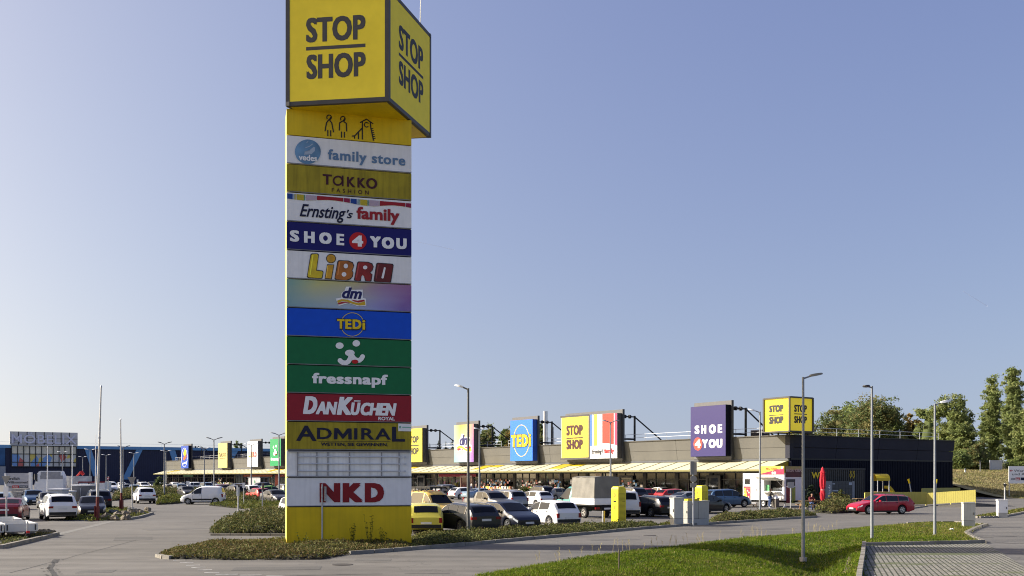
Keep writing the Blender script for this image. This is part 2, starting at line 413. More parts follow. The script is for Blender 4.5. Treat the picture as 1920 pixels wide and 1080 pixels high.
def pave_mat():
    m = bpy.data.materials.new('grass_jointed_pavers'); m.use_nodes = True; n = m.node_tree; L = n.links; bs = n.nodes['Principled BSDF']
    tc = n.nodes.new('ShaderNodeTexCoord'); mp = n.nodes.new('ShaderNodeMapping'); mp.inputs['Rotation'].default_value = (0, 0, R(-72.5)); L.new(tc.outputs['Object'], mp.inputs[0])
    br = n.nodes.new('ShaderNodeTexBrick'); br.inputs['Scale'].default_value = 1.0; br.inputs['Brick Width'].default_value = 0.26; br.inputs['Row Height'].default_value = 0.15
    br.inputs['Mortar Size'].default_value = 0.022; br.inputs['Mortar Smooth'].default_value = 0.15; br.inputs['Bias'].default_value = 0
    br.inputs['Color1'].default_value = (.25, .235, .195, 1); br.inputs['Color2'].default_value = (.175, .165, .14, 1); br.inputs['Mortar'].default_value = (.030, .034, .014, 1)
    L.new(mp.outputs[0], br.inputs['Vector'])
    nz = n.nodes.new('ShaderNodeTexNoise'); nz.inputs['Scale'].default_value = 0.5; nz.inputs['Detail'].default_value = 7; nz.inputs['Roughness'].default_value = 0.72
    ms = n.nodes.new('ShaderNodeMapping'); ms.inputs['Scale'].default_value = (0.30, 1.5, 1); L.new(tc.outputs['Object'], ms.inputs[0]); L.new(ms.outputs[0], nz.inputs['Vector'])
    mr = n.nodes.new('ShaderNodeMapRange'); mr.inputs['From Min'].default_value = .52; mr.inputs['From Max'].default_value = .60; L.new(nz.outputs['Fac'], mr.inputs['Value'])
    mx = n.nodes.new('ShaderNodeMixRGB'); mx.inputs['Color2'].default_value = (.07, .085, .022, 1); L.new(mr.outputs[0], mx.inputs[0]); L.new(br.outputs['Color'], mx.inputs[1])
    n2 = n.nodes.new('ShaderNodeTexNoise'); n2.inputs['Scale'].default_value = 6; n2.inputs['Detail'].default_value = 5; L.new(tc.outputs['Object'], n2.inputs['Vector'])
    m2 = n.nodes.new('ShaderNodeMapRange'); m2.inputs['From Min'].default_value = .3; m2.inputs['From Max'].default_value = .7; m2.inputs['To Min'].default_value = .75; m2.inputs['To Max'].default_value = 1.2; L.new(n2.outputs['Fac'], m2.inputs['Value'])
    vs = n.nodes.new('ShaderNodeVectorMath'); vs.operation = 'SCALE'; L.new(mx.outputs[0], vs.inputs[0]); L.new(m2.outputs[0], vs.inputs['Scale'])
    L.new(vs.outputs[0], bs.inputs['Base Color']); bs.inputs['Roughness'].default_value = .9
    bp = n.nodes.new('ShaderNodeBump'); bp.inputs['Strength'].default_value = .8; bp.inputs['Distance'].default_value = .03; bp.invert = True
    L.new(br.outputs['Fac'], bp.inputs['Height']); L.new(bp.outputs[0], bs.inputs['Normal'])
    return m
M_pave = pave_mat()
pave_poly = pl[::-1] + [se[-1]] + pr + [pr_end, (pl[-1][0] - .8, 10.0)]
sheet('paved_parking_bay', pave_poly, 0.03, M_pave, 'grey paver parking bay with grass in its joints')

def kerb_line(pts, name, label, wd=0.14, h=0.12, step=1.0, gap=0.015, z0=0.0):
    """A row of real kerb stones along a ground polyline."""
    b = MB(); P = [Vector((p[0], p[1])) for p in pts]; rnd = random.Random(5)
    for a, c in zip(P[:-1], P[1:]):
        d = c - a; L_ = d.length
        if L_ < .05: continue
        k = max(1, round(L_ / step)); ang = atan2(d.y, d.x)
        for i in range(k):
            p = a + d * ((i + .5) / k); hh = h * rnd.uniform(.92, 1.06)
            b.box((p.x, p.y, z0 + hh / 2 - .03), (L_ / k - gap, wd, hh + .06), ang, top=(.985, .86))
    return tag(b.build(name, M_kerb), label, None, None, 'structure')
kerb_line(gxy((1619, 1024.5), (1700, 1023), (1780, 1021.5), (1846, 1019.5)), 'paving_kerb', 'pale edging stone along the top of the paved bay', .12, .16)
kerb_line([(x, y) for x, y in gxy((1620.5, 1025), (1617.5, 1050), (1612.5, 1080), (1606, 1130))], 'paving_side_kerb', 'upright edging stones down the side of the paved bay', .16, .22, .45)
kerb_line(se, 'stone_edging', 'rough light stones edging the lawn tip', .20, .13, .40, .17)
kerb_line(gxy((1700, 982.6), (1740, 980.6), (1790, 980), (1842, 984)), 'far_lawn_kerb', 'weathered kerb stones at the far rim of the lawn', .14, .10, .8, .06)
kerb_line(gxy((0, 1029), (40, 1020), (108, 1003.5)), 'trailer_island_kerb', 'pale kerb in front of the parked trailers', .2, .14)
kerb_line(gxy((238, 975), (262, 971), (286, 963.5)), 'rock_island_kerb', 'pale kerb round the tip of the rock island', .2, .13)
kerb_line(gxy((655, 1040), (700, 1037), (770, 1031.5), (840, 1026), (900, 1020.5), (1000, 1011), (1100, 1002), (1200, 992.5), (1290, 985.6), (1380, 980), (1460, 974.5), (1531, 970.5)), 'planting_kerb', 'dark kerb along the planted strip beside the access road', .14, .13)
kerb_line(gxy((296, 1044.5), (308, 1047.5), (322, 1048.5)), 'island_tip_stones', 'two pale stones at the tip of the pylon island', .22, .11, .3, .03)
kerb_line(gxy((395, 1004), (470, 1004.5), (545, 1004.5)), 'second_island_kerb', 'pale kerb behind the pylon island', .14, .10)
kerb_line(gxy((1703, 955), (1738, 949.8)), 'fence_kerb', 'kerb at the foot of the yellow fence', .14, .10)
kerb_line(gxy((1822, 970.5), (1836, 971.5), (1870, 971), (1895, 967), (1925, 961)), 'driveway_kerb', 'stone kerb round the small grass triangle by the driveway', .2, .13, .4, .06)
kerb_line(gxy((430, 949), (445, 951.5), (470, 956)), 'verge_kerb', 'low kerb in front of the grass verge', .15, .1)

# tar seams and a crack in the asphalt, faded road paint
b = MB(); rnd = random.Random(3)
def seam_line(p, q, wd):
    p, q = G(*p), G(*q); n = max(2, int((q - p).length / 1.2)); d = (q - p); nn = Vector((-d.y, d.x, 0)).normalized()
    pts = []
    for i in range(n + 1):
        c = p + d * (i / n) + nn * rnd.uniform(-.05, .05); w2 = wd * rnd.uniform(.4, 1.2); pts.append((c - nn * w2, c + nn * w2))
    for a, c in zip(pts[:-1], pts[1:]): b.add([(v.x, v.y, .004) for v in (a[0], c[0], c[1], a[1])], [(0, 1, 2, 3)])
seam_line((0, 1050), (280, 1049.5), .035); seam_line((108, 1005), (420, 1004.6), .035); seam_line((360, 978), (398, 978), .06); seam_line((20, 1074), (260, 1012), .02)
seam_line((285, 977), (470, 976.5), .03); seam_line((560, 1058), (905, 1050), .02)
tag(b.build('asphalt_seams', M_seam), 'thin dark tar seams across the asphalt', None, None, 'structure')
b = MB(); pts = [(106, 1049), (103, 1053), (101, 1056), (98, 1060), (93, 1065), (95, 1068), (99, 1073), (102, 1078), (107, 1084), (110, 1094)]
for p, q in zip(pts[:-1], pts[1:]):
    p, q = G(*p), G(*q); d = q - p; nn = Vector((-d.y, d.x, 0)).normalized()
    w1, w2 = rnd.uniform(.04, .11), rnd.uniform(.03, .11)
    b.add([tuple(v + Vector((0, 0, .006))) for v in (p - nn * w1, q - nn * w2, q + nn * w2, p + nn * w1)], [(0, 1, 2, 3)])
    for k in range(7):
        c = p + d * rnd.random() + nn * rnd.uniform(-.22, .22); s_ = rnd.uniform(.015, .05)
        b.add([(c.x + s_ * cos(a_), c.y + 1.6 * s_ * sin(a_), .006) for a_ in (0, 1.3, 2.4, 3.6, 5)], [(0, 1, 2, 3, 4)])
tag(b.build('asphalt_crack', M_seam), 'jagged dark crack in the near asphalt', None, None, 'structure')
b = MB()
for x, y in ((337, 1050.5), (350, 1055), (362, 1060), (372, 1064), (384, 1069), (397, 1074)):
    p = G(x, y); b.box((p.x, p.y, .004), (.42, .14, .004), R(18))
for x, y in ((425, 1077), (470, 1078.5), (520, 1080), (580, 1082)):
    p = G(x, y); b.box((p.x, p.y, .004), (.62, .12, .004), R(4))
tag(b.build('road_markings', M_line), 'faded white give-way dashes at the island tip', None, None, 'structure')
b = MB(); p = G(642, 1059); b.lathe([(.33, .004), (.33, .012), (.0, .012)], 20, c=(p.x, p.y, 0))
p = G(1218, 1004); b.lathe([(.3, .004), (.3, .012), (.0, .012)], 20, c=(p.x, p.y, 0))
tag(b.build('manhole_covers', mat('cast_iron', (.06, .055, .05), .7)), 'round iron covers set in the road', None, None, 'structure')
b = MB()
for (x, y, w_, d_, a_) in ((520, 1066, 2.6, 1.1, 8), (250, 1010, 1.6, 2.4, 20), (700, 1050, 1.2, .7, 4), (330, 992, 3.2, 1.4, 32), (1150, 1012, 2.4, .9, 14), (1450, 992, 2.8, 1.0, 38), (180, 1072, 1.0, .8, 12)):
    p = G(x, y); b.box((p.x, p.y, .0025), (w_, d_, .004), R(a_))
tag(b.build('asphalt_patches', road_mat('patched_asphalt', 0.098, (1.04, 1.0, .92), 0)), 'slightly darker repaired patches in the asphalt', None, None, 'structure')
b = MB(); rt = random.Random(12)
def tyre_arc(cx, cy, r, a0, a1, wd=.09):
    c = G(cx, cy); n = 22; P = [Vector((c.x + r * cos(R(a0 + (a1 - a0) * i / n)), c.y + r * sin(R(a0 + (a1 - a0) * i / n)))) for i in range(n + 1)]
    for i in range(n):
        if rt.random() < .2: continue
        d = (P[i + 1] - P[i]).normalized(); q = Vector((-d.y, d.x)) * wd * rt.uniform(.4, 1); b.add([(v.x, v.y, .0065) for v in (P[i] - q, P[i + 1] - q, P[i + 1] + q, P[i] + q)], [(0, 1, 2, 3)])
tyre_arc(1900, 1012, 2.6, 60, 300); tyre_arc(1905, 1013, 2.1, 80, 270); tyre_arc(700, 1250, 14, 60, 118, .07); tyre_arc(300, 985, 9, -40, 40, .06)
tag(b.build('tyre_marks', mat('tyre_mark', (.085, .082, .078), .8, var=.4, vscale=4)), 'faint curved tyre marks on the asphalt', None, None, 'structure')
b = MB(); p, q = G(106, 1002.5), G(214, 976.5); d = (q - p).normalized(); nn = Vector((-d.y, d.x, 0)) * .22
b.add([(v.x, v.y, .005) for v in (p - nn, q - nn, q + nn, p + nn)], [(0, 1, 2, 3)]); tag(b.build('concrete_gutter', mat('gutter_concrete', (.17, .165, .15), .85, var=.2, vscale=3)), 'flush pale concrete strip between the road and the left car park', None, None, 'structure')
# parking bay lines in the lots
b = MB()
for i in range(12):
    for (o_, dx, dy) in (((-1.0, 62.0), 3.05, -4.15), ((9.5, 78.0), 3.0, -4.1), ((-33, 120), -2.9, 4.1)):
        p = Vector((o_[0] - i * 1.5, o_[1] + i * 2.05)); b.box((p.x, p.y, .004), (4.6, .12, .004), R(35.4))
tag(b.build('bay_lines', M_line), 'white parking bay lines', None, None, 'structure')

# grass bank behind the right-hand car park
def bank_z(x, y):
    t = sm(122, 165, y - 0.25 * (x - 62)); return -0.06 + 3.9 * t + 0.12 * sin(x * .5) * sin(y * .4) * t
o = grid_sheet('grass_bank', 50, 330, 118, 420, (90, 110), M_dry, bank_z, 'dry grass bank rising behind the blue wall', lambda a, c: not (a < 64 and c < 150))
# ------------------------------------------------------------------ vegetation
def leaf_mat(name, col, tr=0.3, var=0.25):
    m = mat(name, col, 0.75, var=var, vscale=0.9, transl=tr, spec=0.12); return m
def leaf_cards(C, size, rng, up=0.35, aspect=0.55):
    """One leaf-shaped card at every centre, turned at random."""
    n = len(C); nrm = rng.normal(size=(n, 3)); nrm[:, 2] = np.abs(nrm[:, 2]) + up; nrm /= np.linalg.norm(nrm, axis=1)[:, None]
    a = np.cross(nrm, rng.normal(size=(n, 3))); a /= np.linalg.norm(a, axis=1)[:, None]; b = np.cross(nrm, a)
    s = (size * rng.uniform(.6, 1.35, n))[:, None]
    V = np.stack([C - a * s, C + b * s * aspect - a * s * .1, C + a * s, C - b * s * aspect - a * s * .1], 1).reshape(-1, 3)
    F = np.arange(4 * n).reshape(n, 4); return V, F

def crown_mesh(name, blobs, n, size, mats, seed, hollow=0.25, clump=0.8, nclump=None, core=0.0):
    """Leaves gathered into clumps spread through a set of ellipsoids (x, y, z, rx, ry, rz)."""
    rng = np.random.default_rng(seed); vol = np.array([b[3] * b[4] * b[5] for b in blobs]) ** .8; pr_ = vol / vol.sum()
    nc = nclump or max(20, n // 34); which = rng.choice(len(blobs), nc, p=pr_); B = np.array(blobs)[which]
    d = rng.normal(size=(nc, 3)); d /= np.linalg.norm(d, axis=1)[:, None]
    r = (hollow + (1 - hollow) * rng.random(nc) ** .6)[:, None] * rng.uniform(.88, 1.12, (nc, 1))
    cc = B[:, :3] + d * r * B[:, 3:]; cs = clump * rng.uniform(.55, 1.3, nc)
    tone = rng.choice(len(mats), nc, p=np.array([.5, .3, .2])[:len(mats)] / sum([.5, .3, .2][:len(mats)]))
    k = rng.integers(0, nc, n); off = rng.normal(size=(n, 3)) * cs[k][:, None] * np.array([1, 1, .62])
    V, F = leaf_cards(cc[k] + off, np.full(n, size), rng)
    mi = np.where(rng.random(n) < .82, tone[k], rng.integers(0, len(mats), n))
    if core > 0:
        Vs, Fs = [V], [F]; off_ = len(V)
        for bl in blobs:
            e_, a_ = np.meshgrid(np.linspace(-1.45, 1.45, 8), np.linspace(0, 2 * np.pi, 12, endpoint=False), indexing='ij')
            rr = core * (1 + .22 * np.sin(3 * a_ + bl[0]) * np.cos(2 * e_ + bl[2])); P = np.stack([bl[0] + bl[3] * rr * np.cos(e_) * np.cos(a_), bl[1] + bl[4] * rr * np.cos(e_) * np.sin(a_), bl[2] + bl[5] * rr * np.sin(e_)], -1).reshape(-1, 3)
            i = (np.arange(7)[:, None] * 12 + np.arange(12)[None]).ravel(); j = (np.arange(7)[:, None] * 12 + (np.arange(12)[None] + 1) % 12).ravel()
            Fs.append(np.stack([i, j, j + 12, i + 12], 1) + off_); Vs.append(P); off_ += len(P)
        V2, F2 = np.vstack(Vs), np.vstack(Fs); mi = np.concatenate([mi, np.full(len(F2) - len(F), 2)]); V, F = V2, F2
    return np_mesh(name, V, F, mats, mi), cc

M_bark = mat('bark', (0.075, 0.058, 0.042), 0.9, var=0.3, vscale=4)
L_dark = [leaf_mat('leaf_dark_a', (0.117, 0.151, 0.062), .42), leaf_mat('leaf_dark_b', (0.170, 0.194, 0.074), .42), leaf_mat('leaf_dark_c', (0.215, 0.194, 0.079), .42)]
L_mid = [leaf_mat('leaf_mid_a', (0.157, 0.207, 0.066), .42), leaf_mat('leaf_mid_b', (0.217, 0.256, 0.083), .42), leaf_mat('leaf_mid_c', (0.118, 0.148, 0.060), .42)]
L_light = [leaf_mat('leaf_light_a', (0.205, 0.247, 0.083), .42), leaf_mat('leaf_light_b', (0.264, 0.290, 0.109), .42), leaf_mat('leaf_light_c', (0.146, 0.179, 0.066), .42)]
L_gold = [leaf_mat('leaf_gold_a', (0.193, 0.156, 0.049), .42), leaf_mat('leaf_gold_b', (0.254, 0.169, 0.049), .42), leaf_mat('leaf_gold_c', (0.131, 0.137, 0.049), .42)]
L_con = [leaf_mat('needle_a', (.020, .034, .022), .1), leaf_mat('needle_b', (.032, .045, .026), .1), leaf_mat('needle_c', (.045, .055, .03), .1)]

def tree(name, px, Y, ptop, pbase_z, half_px, shape, leaves, label, n=3000, seed=1, group=None, size=None, zb=None):
    X = XA(px, Y); top = ZA(ptop, Y); rad = half_px / K * Y; zb = pbase_z
    hh = top - zb; rng = random.Random(seed)
    t = empty(name, (X, Y, zb), rng.uniform(0, 6.28) if shape != 'x' else 0, label, 'tree', group)
    size = size or max(.20, Y * .0016)
    if shape == 'round':
        blobs = [(0, 0, hh * .60, rad * .78, rad * .75, hh * .36)]
        for i in range(9):
            a = i * 2.4 + rng.random(); rr = rad * rng.uniform(.35, .72); z = hh * rng.uniform(.38, .84)
            q = rad * rng.uniform(.30, .46); blobs.append((cos(a) * rr, sin(a) * rr, z, q, q, q * .85))
    elif shape == 'poplar':
        blobs = [(0, 0, hh * .36, rad * 1.0, rad * .95, hh * .32), (0, 0, hh * .58, rad * .85, rad * .8, hh * .36), (0, 0, hh * .2, rad * .7, rad * .7, hh * .18)]
        for dx_, zt_ in ((-.42, .90), (-.05, 1.0), (.40, .86), (.15, .93)):
            for q_ in (.22, .42, .62): blobs.append((rad * dx_ * (1.1 - q_ * .5), rad * rng.uniform(-.3, .3), hh * (zt_ - .18 - (.62 - q_) * .75), rad * (.20 + .30 * (.75 - q_)), rad * .3, hh * .16))
    elif shape == 'tall':
        blobs = [(0, 0, hh * .55, rad * .7, rad * .7, hh * .42), (rad * .15, 0, hh * .28, rad * .85, rad * .8, hh * .26)]
        for i in range(10):
            a = i * 2.4 + rng.random(); rr = rad * rng.uniform(.3, .68); z = hh * rng.uniform(.15, .9); q = rad * rng.uniform(.28, .42)
            blobs.append((cos(a) * rr, sin(a) * rr, z, q, q, q * 1.1))
    elif shape == 'conifer':
        blobs = [(0, 0, hh * (.2 + .15 * k), rad * (1 - .17 * k), rad * (1 - .17 * k), hh * .09) for k in range(6)]
    else:
        blobs = [(0, 0, hh * .45, rad, rad * .8, hh * .5)]
        for i in range(6):
            a = i * 2.4; blobs.append((cos(a) * rad * .6, sin(a) * rad * .5, hh * rng.uniform(.3, .7), rad * .4, rad * .4, hh * .3))
    me, cc = crown_mesh(name + '_crown', blobs, int(n * (5.0 if shape == 'poplar' else 3.6)), size * (.72 if shape == 'poplar' else .82), leaves, seed, .2, max(.28, rad * (.13 if shape == 'poplar' else .10)), n // 12, {'poplar': .52, 'tall': .55, 'round': .55}.get(shape, .6))
    b = MB(); r0 = max(.10, rad * .055)
    b.tube((0, 0, -.5), (0, 0, hh * .35), r0, r0 * .75, 7); b.tube((0, 0, hh * .35), (rad * .04, 0, hh * .78), r0 * .75, r0 * .25, 7)
    for i in range(0, len(cc), max(1, len(cc) // 11)):
        c = cc[i]; z0 = min(hh * .7, max(hh * .18, c[2] * .62)); b.tube((0, 0, z0), tuple(c), r0 * .36, r0 * .08, 5)
    b.build('trunk', M_bark, t, smooth=True)
    link('crown', me, t); return t

# -- trees behind the right part of the building and on the bank
TB = 'trees behind the retail building'
tree('broadleaf_tree', 1566, 205, 760, 0, 52, 'round', L_dark, 'broad dark tree just right of the yellow corner cube', 4200, 11, TB)
tree('broadleaf_tree', 1636, 198, 733, 0, 66, 'round', L_dark, 'largest round dark tree with a domed top behind the blue wall', 6000, 12, TB)
tree('broadleaf_tree', 1602, 225, 744, 0, 50, 'round', L_mid, 'olive tree standing between the two big dark trees', 3600, 13, TB)
tree('broadleaf_tree', 1708, 215, 770, 0, 32, 'round', L_gold, 'small tree turning orange between dark and pale green trees', 2600, 14, TB)
tree('broadleaf_tree', 1742, 205, 752, 0, 34, 'tall', L_light, 'pale loose tree left of the tall light green tree', 2800, 15, TB)
tree('broadleaf_tree', 1790, 186, 737, 2.5, 44, 'tall', L_light, 'tall light green tree over the end of the blue wall', 5200, 16, TB)
tree('broadleaf_tree', 1512, 215, 772, 0, 22, 'round', L_dark, 'dark tree peeping out behind the yellow corner cube', 1800, 17, TB)
tree('poplar_tree', 1861, 196, 692, 3.6, 23, 'poplar', L_light, 'slender dark poplar left of the taller poplar', 4200, 18, 'poplars on the bank')
tree('poplar_tree', 1901, 188, 672, 3.6, 26, 'poplar', L_light, 'tallest poplar rising above the roadside board', 4600, 19, 'poplars on the bank')
tree('broadleaf_tree', 1928, 172, 760, 3.6, 36, 'tall', L_light, 'pale yellow green bushy tree cut by the picture edge in front of the tallest poplar', 3800, 20, TB)
tree('broadleaf_tree', 1800, 168, 840, 3.4, 20, 'bush', L_mid, 'green bush at the foot of the tall light green tree', 1500, 21, TB, .22)
tree('broadleaf_tree', 1826, 172, 832, 3.6, 24, 'bush', L_dark, 'dark shrub below the slender poplar', 1800, 22, TB, .22)
tree('broadleaf_tree', 1812, 182, 790, 3.4, 26, 'tall', L_light, 'pale green tree filling the foot of the tall light green tree', 3200, 34, TB)
tree('broadleaf_tree', 1838, 176, 826, 3.5, 18, 'tall', L_dark, 'small dark tree between the pale green tree and the slender poplar', 2200, 35, TB)
tree('broadleaf_tree', 1670, 215, 768, 0, 34, 'round', L_mid, 'olive tree on the right flank of the largest dark tree', 2800, 36, TB)
tree('broadleaf_tree', 1768, 200, 800, 2, 20, 'bush', L_gold, 'low yellowish tree at the roof railing end', 1500, 33, TB, .25)
tree('broadleaf_tree', 1903, 172, 862, 3.8, 18, 'bush', L_mid, 'bright green shrub behind the roadside board', 1200, 23, TB, .2)
# -- trees above the roofs further left
tree('broadleaf_tree', 915, 245, 795, 0, 22, 'round', L_dark, 'dark tree right behind the rainbow roof sign', 1900, 24, TB)
tree('broadleaf_tree', 947, 250, 797, 0, 18, 'round', L_mid, 'olive tree left of the blue ringed roof sign', 1700, 25, TB)
tree('broadleaf_tree', 964, 240, 790, 0, 18, 'round', L_gold, 'brownish tree touching the blue ringed roof sign', 1600, 26, TB)
tree('broadleaf_tree', 1014, 235, 790, 0, 14, 'round', L_dark, 'dark tree beside the silver flue pipe', 1300, 27, TB)
for i, (x, t_, l) in enumerate(((806, 832, 'first dark conifer right of the half hidden yellow sign'), (822, 826, 'second dark conifer, with a pointed tip, over the roof railing'), (836, 828, 'third dark conifer over the roof railing, near the rainbow sign'), (848, 824, 'conifer just left of the rainbow roof sign'))):
    tree('conifer_tree', x, 255, t_, 0, 9, 'conifer', L_con, l, 900, 40 + i, 'conifers behind the roof railing', .3)
tree('broadleaf_tree', 443, 420, 817, 0, 8, 'poplar', L_mid, 'upright tree above the roof right of the pale yellow sign', 1100, 28, TB, .4)
tree('broadleaf_tree', 451, 420, 824, 0, 5, 'poplar', L_mid, 'narrow smaller tree beside the upright tree over the blue roof', 700, 29, TB, .4)
tree('broadleaf_tree', 1885, 330, 858, 3.8, 30, 'bush', L_dark, 'far dark thicket behind the bank guard rail', 1000, 30, TB, .45)
tree('broadleaf_tree', 1505, 262, 790, 0, 60, 'bush', L_dark, 'far olive wood edge low behind the corner cube', 2200, 31, TB, .4)
tree('broadleaf_tree', 1690, 262, 800, 0, 90, 'bush', L_mid, 'far olive wood edge low behind the roof railing', 3000, 32, TB, .4)

# -- ground cover beds: dense low shrubs
L_cot = [leaf_mat('cotoneaster_a', (0.092, 0.105, 0.032), .25), leaf_mat('cotoneaster_b', (0.146, 0.131, 0.048), .25), leaf_mat('cotoneaster_c', (0.054, 0.070, 0.026), .25)]
L_cotr = [leaf_mat('cotoneaster_red_a', (0.144, 0.109, 0.041), .25), leaf_mat('cotoneaster_red_b', (0.121, 0.121, 0.037), .25), leaf_mat('cotoneaster_red_c', (0.069, 0.083, 0.023), .25)]
L_grn = [leaf_mat('shrub_green_a', (0.098, 0.121, 0.023), .25), leaf_mat('shrub_green_b', (0.149, 0.149, 0.034), .25), leaf_mat('shrub_green_c', (0.057, 0.075, 0.021), .25)]
M_twig = mat('bare_twig', (.16, .11, .07), .9, var=.2)
M_core = mat('shrub_twigs', (0.020, 0.019, 0.012), 0.95, var=0.3, vscale=6)
def bed(name, px, hgt, label, leaves, dens, size, seed=1, edge=0.5, spiky=0.5, cat='ground cover', kind='stuff', world=False):
    """A planting bed: twiggy core and leaf cards over a ground polygon, domed towards its middle."""
    P = px if world else gxy(*px); rng = np.random.default_rng(seed)
    xs = [p[0] for p in P]; ys = [p[1] for p in P]; area = abs(sum(P[i][0] * P[(i + 1) % len(P)][1] - P[(i + 1) % len(P)][0] * P[i][1] for i in range(len(P)))) / 2
    n = int(area * dens); pts = []
    PP = P + [P[0]]
    while len(pts) < n:
        q = (rng.uniform(min(xs), max(xs)), rng.uniform(min(ys), max(ys)))
        if inside(q, P): pts.append(q)
    pts = np.array(pts); ed = np.array([edge_dist(p, PP) for p in pts])
    lump = .74 + .26 * np.sin(pts[:, 0] * 1.7 + seed) * np.sin(pts[:, 1] * 1.3 + 2) + .14 * np.sin(pts[:, 0] * 4.1) * np.sin(pts[:, 1] * 3.7)
    dome = np.minimum(1, (ed / edge)) ** .5 * .86 + .14
    top = hgt * dome * lump
    z = top * (1 - .75 * rng.random(n) ** 1.7) + rng.exponential(.07 * spiky * hgt, n) + .02
    V, F = leaf_cards(np.column_stack([pts, z]), np.full(n, size), rng, .2, .42)
    # twig sprays that break the outline
    mi = rng.choice(3, n, p=[.5, .3, .2]); patch = np.sin(pts[:, 0] * 1.1 + 3 * seed) * np.sin(pts[:, 1] * .9) > .35; mi = np.where(patch & (rng.random(n) < .6), 1, mi)
    nt_ = n // 14; st = rng.integers(0, n, nt_); ct = np.column_stack([pts[st], top[st] * rng.uniform(.75, 1.12, nt_)]); ang_ = rng.uniform(0, 6.28, nt_); dv = np.column_stack([np.cos(ang_) * .5, np.sin(ang_) * .5, rng.uniform(.3, 1.1, nt_)]); L2 = size * rng.uniform(1.2, 2.8, nt_)[:, None]; sd_ = np.column_stack([-np.sin(ang_), np.cos(ang_), np.zeros(nt_)]) * size * .10
    Vt = np.stack([ct - sd_, ct + sd_, ct + dv * L2 + sd_ * .4, ct + dv * L2 - sd_ * .4], 1).reshape(-1, 3); V = np.vstack([V, Vt]); F = np.vstack([F, np.arange(4 * nt_).reshape(nt_, 4) + 4 * n]); mi = np.concatenate([mi, np.full(nt_, 4)])
    # inner core
    k = max(6, int(area * 5)); sel = rng.choice(n, min(k, n), replace=False); core = []
    cv = []; cf = []
    for j in sel:
        x, y = pts[j]; r = min(.34, ed[j] * .9 + .03); t = top[j] * .62; b0 = len(cv)
        cv += [(x - r, y - r, 0), (x + r, y - r, 0), (x + r, y + r, 0), (x - r, y + r, 0), (x - r * .5, y - r * .5, t), (x + r * .5, y - r * .5, t), (x + r * .5, y + r * .5, t), (x - r * .5, y + r * .5, t)]
        cf += [[b0 + a for a in f] for f in ((4, 5, 6, 7), (0, 1, 5, 4), (1, 2, 6, 5), (2, 3, 7, 6), (3, 0, 4, 7))]
    Vc = np.array(cv); Fc = np.array(cf)
    V2 = np.vstack([V, Vc]); F2 = np.vstack([F, Fc + len(V)]); mi2 = np.concatenate([mi, np.full(len(Fc), 3)])
    o = link(name, np_mesh(name, V2, F2, leaves + [M_core, M_twig], mi2)); return tag(o, label, cat, None, kind)

bed('ground_cover_shrubs', [(297, 1043), (318, 1048.5), (430, 1050.5), (600, 1049.5), (652, 1040), (770, 1031), (770, 1021), (640, 1019), (480, 1018), (390, 1021), (330, 1032)], .30, 'reddish green creeping shrubs on the island in front of the yellow pylon', L_cotr, 430, .052, 1, .9, .8)
bed('ground_cover_shrubs', [(771, 1030), (840, 1025), (900, 1019.6), (1000, 1010.2), (1100, 1001.2), (1165, 995.3), (1237, 988.2), (1225, 984.5), (1150, 987.5), (1060, 993), (900, 1004), (771, 1012)], .40, 'long strip of green creeping shrubs between the kerb and the parked cars', [L_cot[0], L_cotr[1], L_cot[2]], 380, .055, 2, .8, .8)
bed('ground_cover_shrubs', [(392, 1000), (410, 1003.5), (545, 1004), (640, 1004), (640, 975), (540, 968), (470, 971), (412, 985)], .80, 'tall dark spreading shrubs on the island left of the pylon', L_cot, 320, .068, 3, 1.6, .9)
bed('ground_cover_shrubs', [(1336, 981.5), (1400, 978), (1465, 973.6), (1528, 969.8), (1531, 968), (1515, 965.5), (1460, 966), (1390, 971), (1332, 977)], .50, 'brown green shrubs along the kerb in front of the food trailer', L_cot, 230, .08, 4, .8, .9)
bed('ground_cover_shrubs', [(1527, 962), (1560, 963.5), (1598, 961.5), (1612, 956), (1600, 951), (1545, 951.5)], 1.25, 'rounded mound of green shrubs beside the red car', L_cot, 150, .10, 5, 1.8, .7)
bed('ground_cover_shrubs', [(210, 940), (240, 936), (335, 930.5), (420, 938), (500, 934), (420, 927), (300, 921.5), (215, 926)], 1.1, 'dark shrub belt among the parked cars behind the white van', L_cot, 45, .16, 6, 2, .7)
bed('ground_cover_shrubs', [(395, 946), (460, 941.5), (500, 941), (500, 936.5), (430, 937.5)], .7, 'low brownish shrubs behind the signposts by the white van', L_cot, 60, .13, 7, 1.5, .7)
bed('verge_grass', [(293, 947), (335, 944.5), (352, 939), (330, 934), (297, 937)], .7, 'tuft of bright yellow green weeds beside the white van', L_grn, 80, .12, 8, 1.2, 1.2, 'grass')
bed('verge_grass', [(392, 948), (430, 952), (475, 957), (560, 964), (620, 966), (620, 948), (520, 944), (430, 944)], .35, 'yellow green grass verge behind the tall dark shrubs', L_grn, 70, .10, 9, .6, 1.5, 'grass')
bed('verge_grass', [(1228, 989.0), (1330, 982), (1332, 977), (1240, 983)], .16, 'thin grass round the feet of the cabinets', L_grn, 150, .06, 10, .4, 1.6, 'grass')
bed('verge_grass', [(192, 952), (240, 956), (282, 963), (262, 970.5), (230, 975), (165, 978), (120, 975), (150, 962)], .22, 'weedy grass among the rocks of the left island', L_grn, 70, .08, 11, .6, 1.5, 'grass')
bed('verge_grass', [(0, 1027), (40, 1018), (104, 1002), (70, 998), (0, 1008)], .14, 'sparse weeds under the trailers', L_cot, 60, .06, 12, .5, 1.2, 'grass')
bed('verge_grass', [(1825, 970), (1868, 970), (1895, 966), (1922, 960.5), (1922, 954), (1880, 961)], .16, 'small triangle of grass by the driveway', L_grn, 110, .08, 13, .5, 1.2, 'grass')
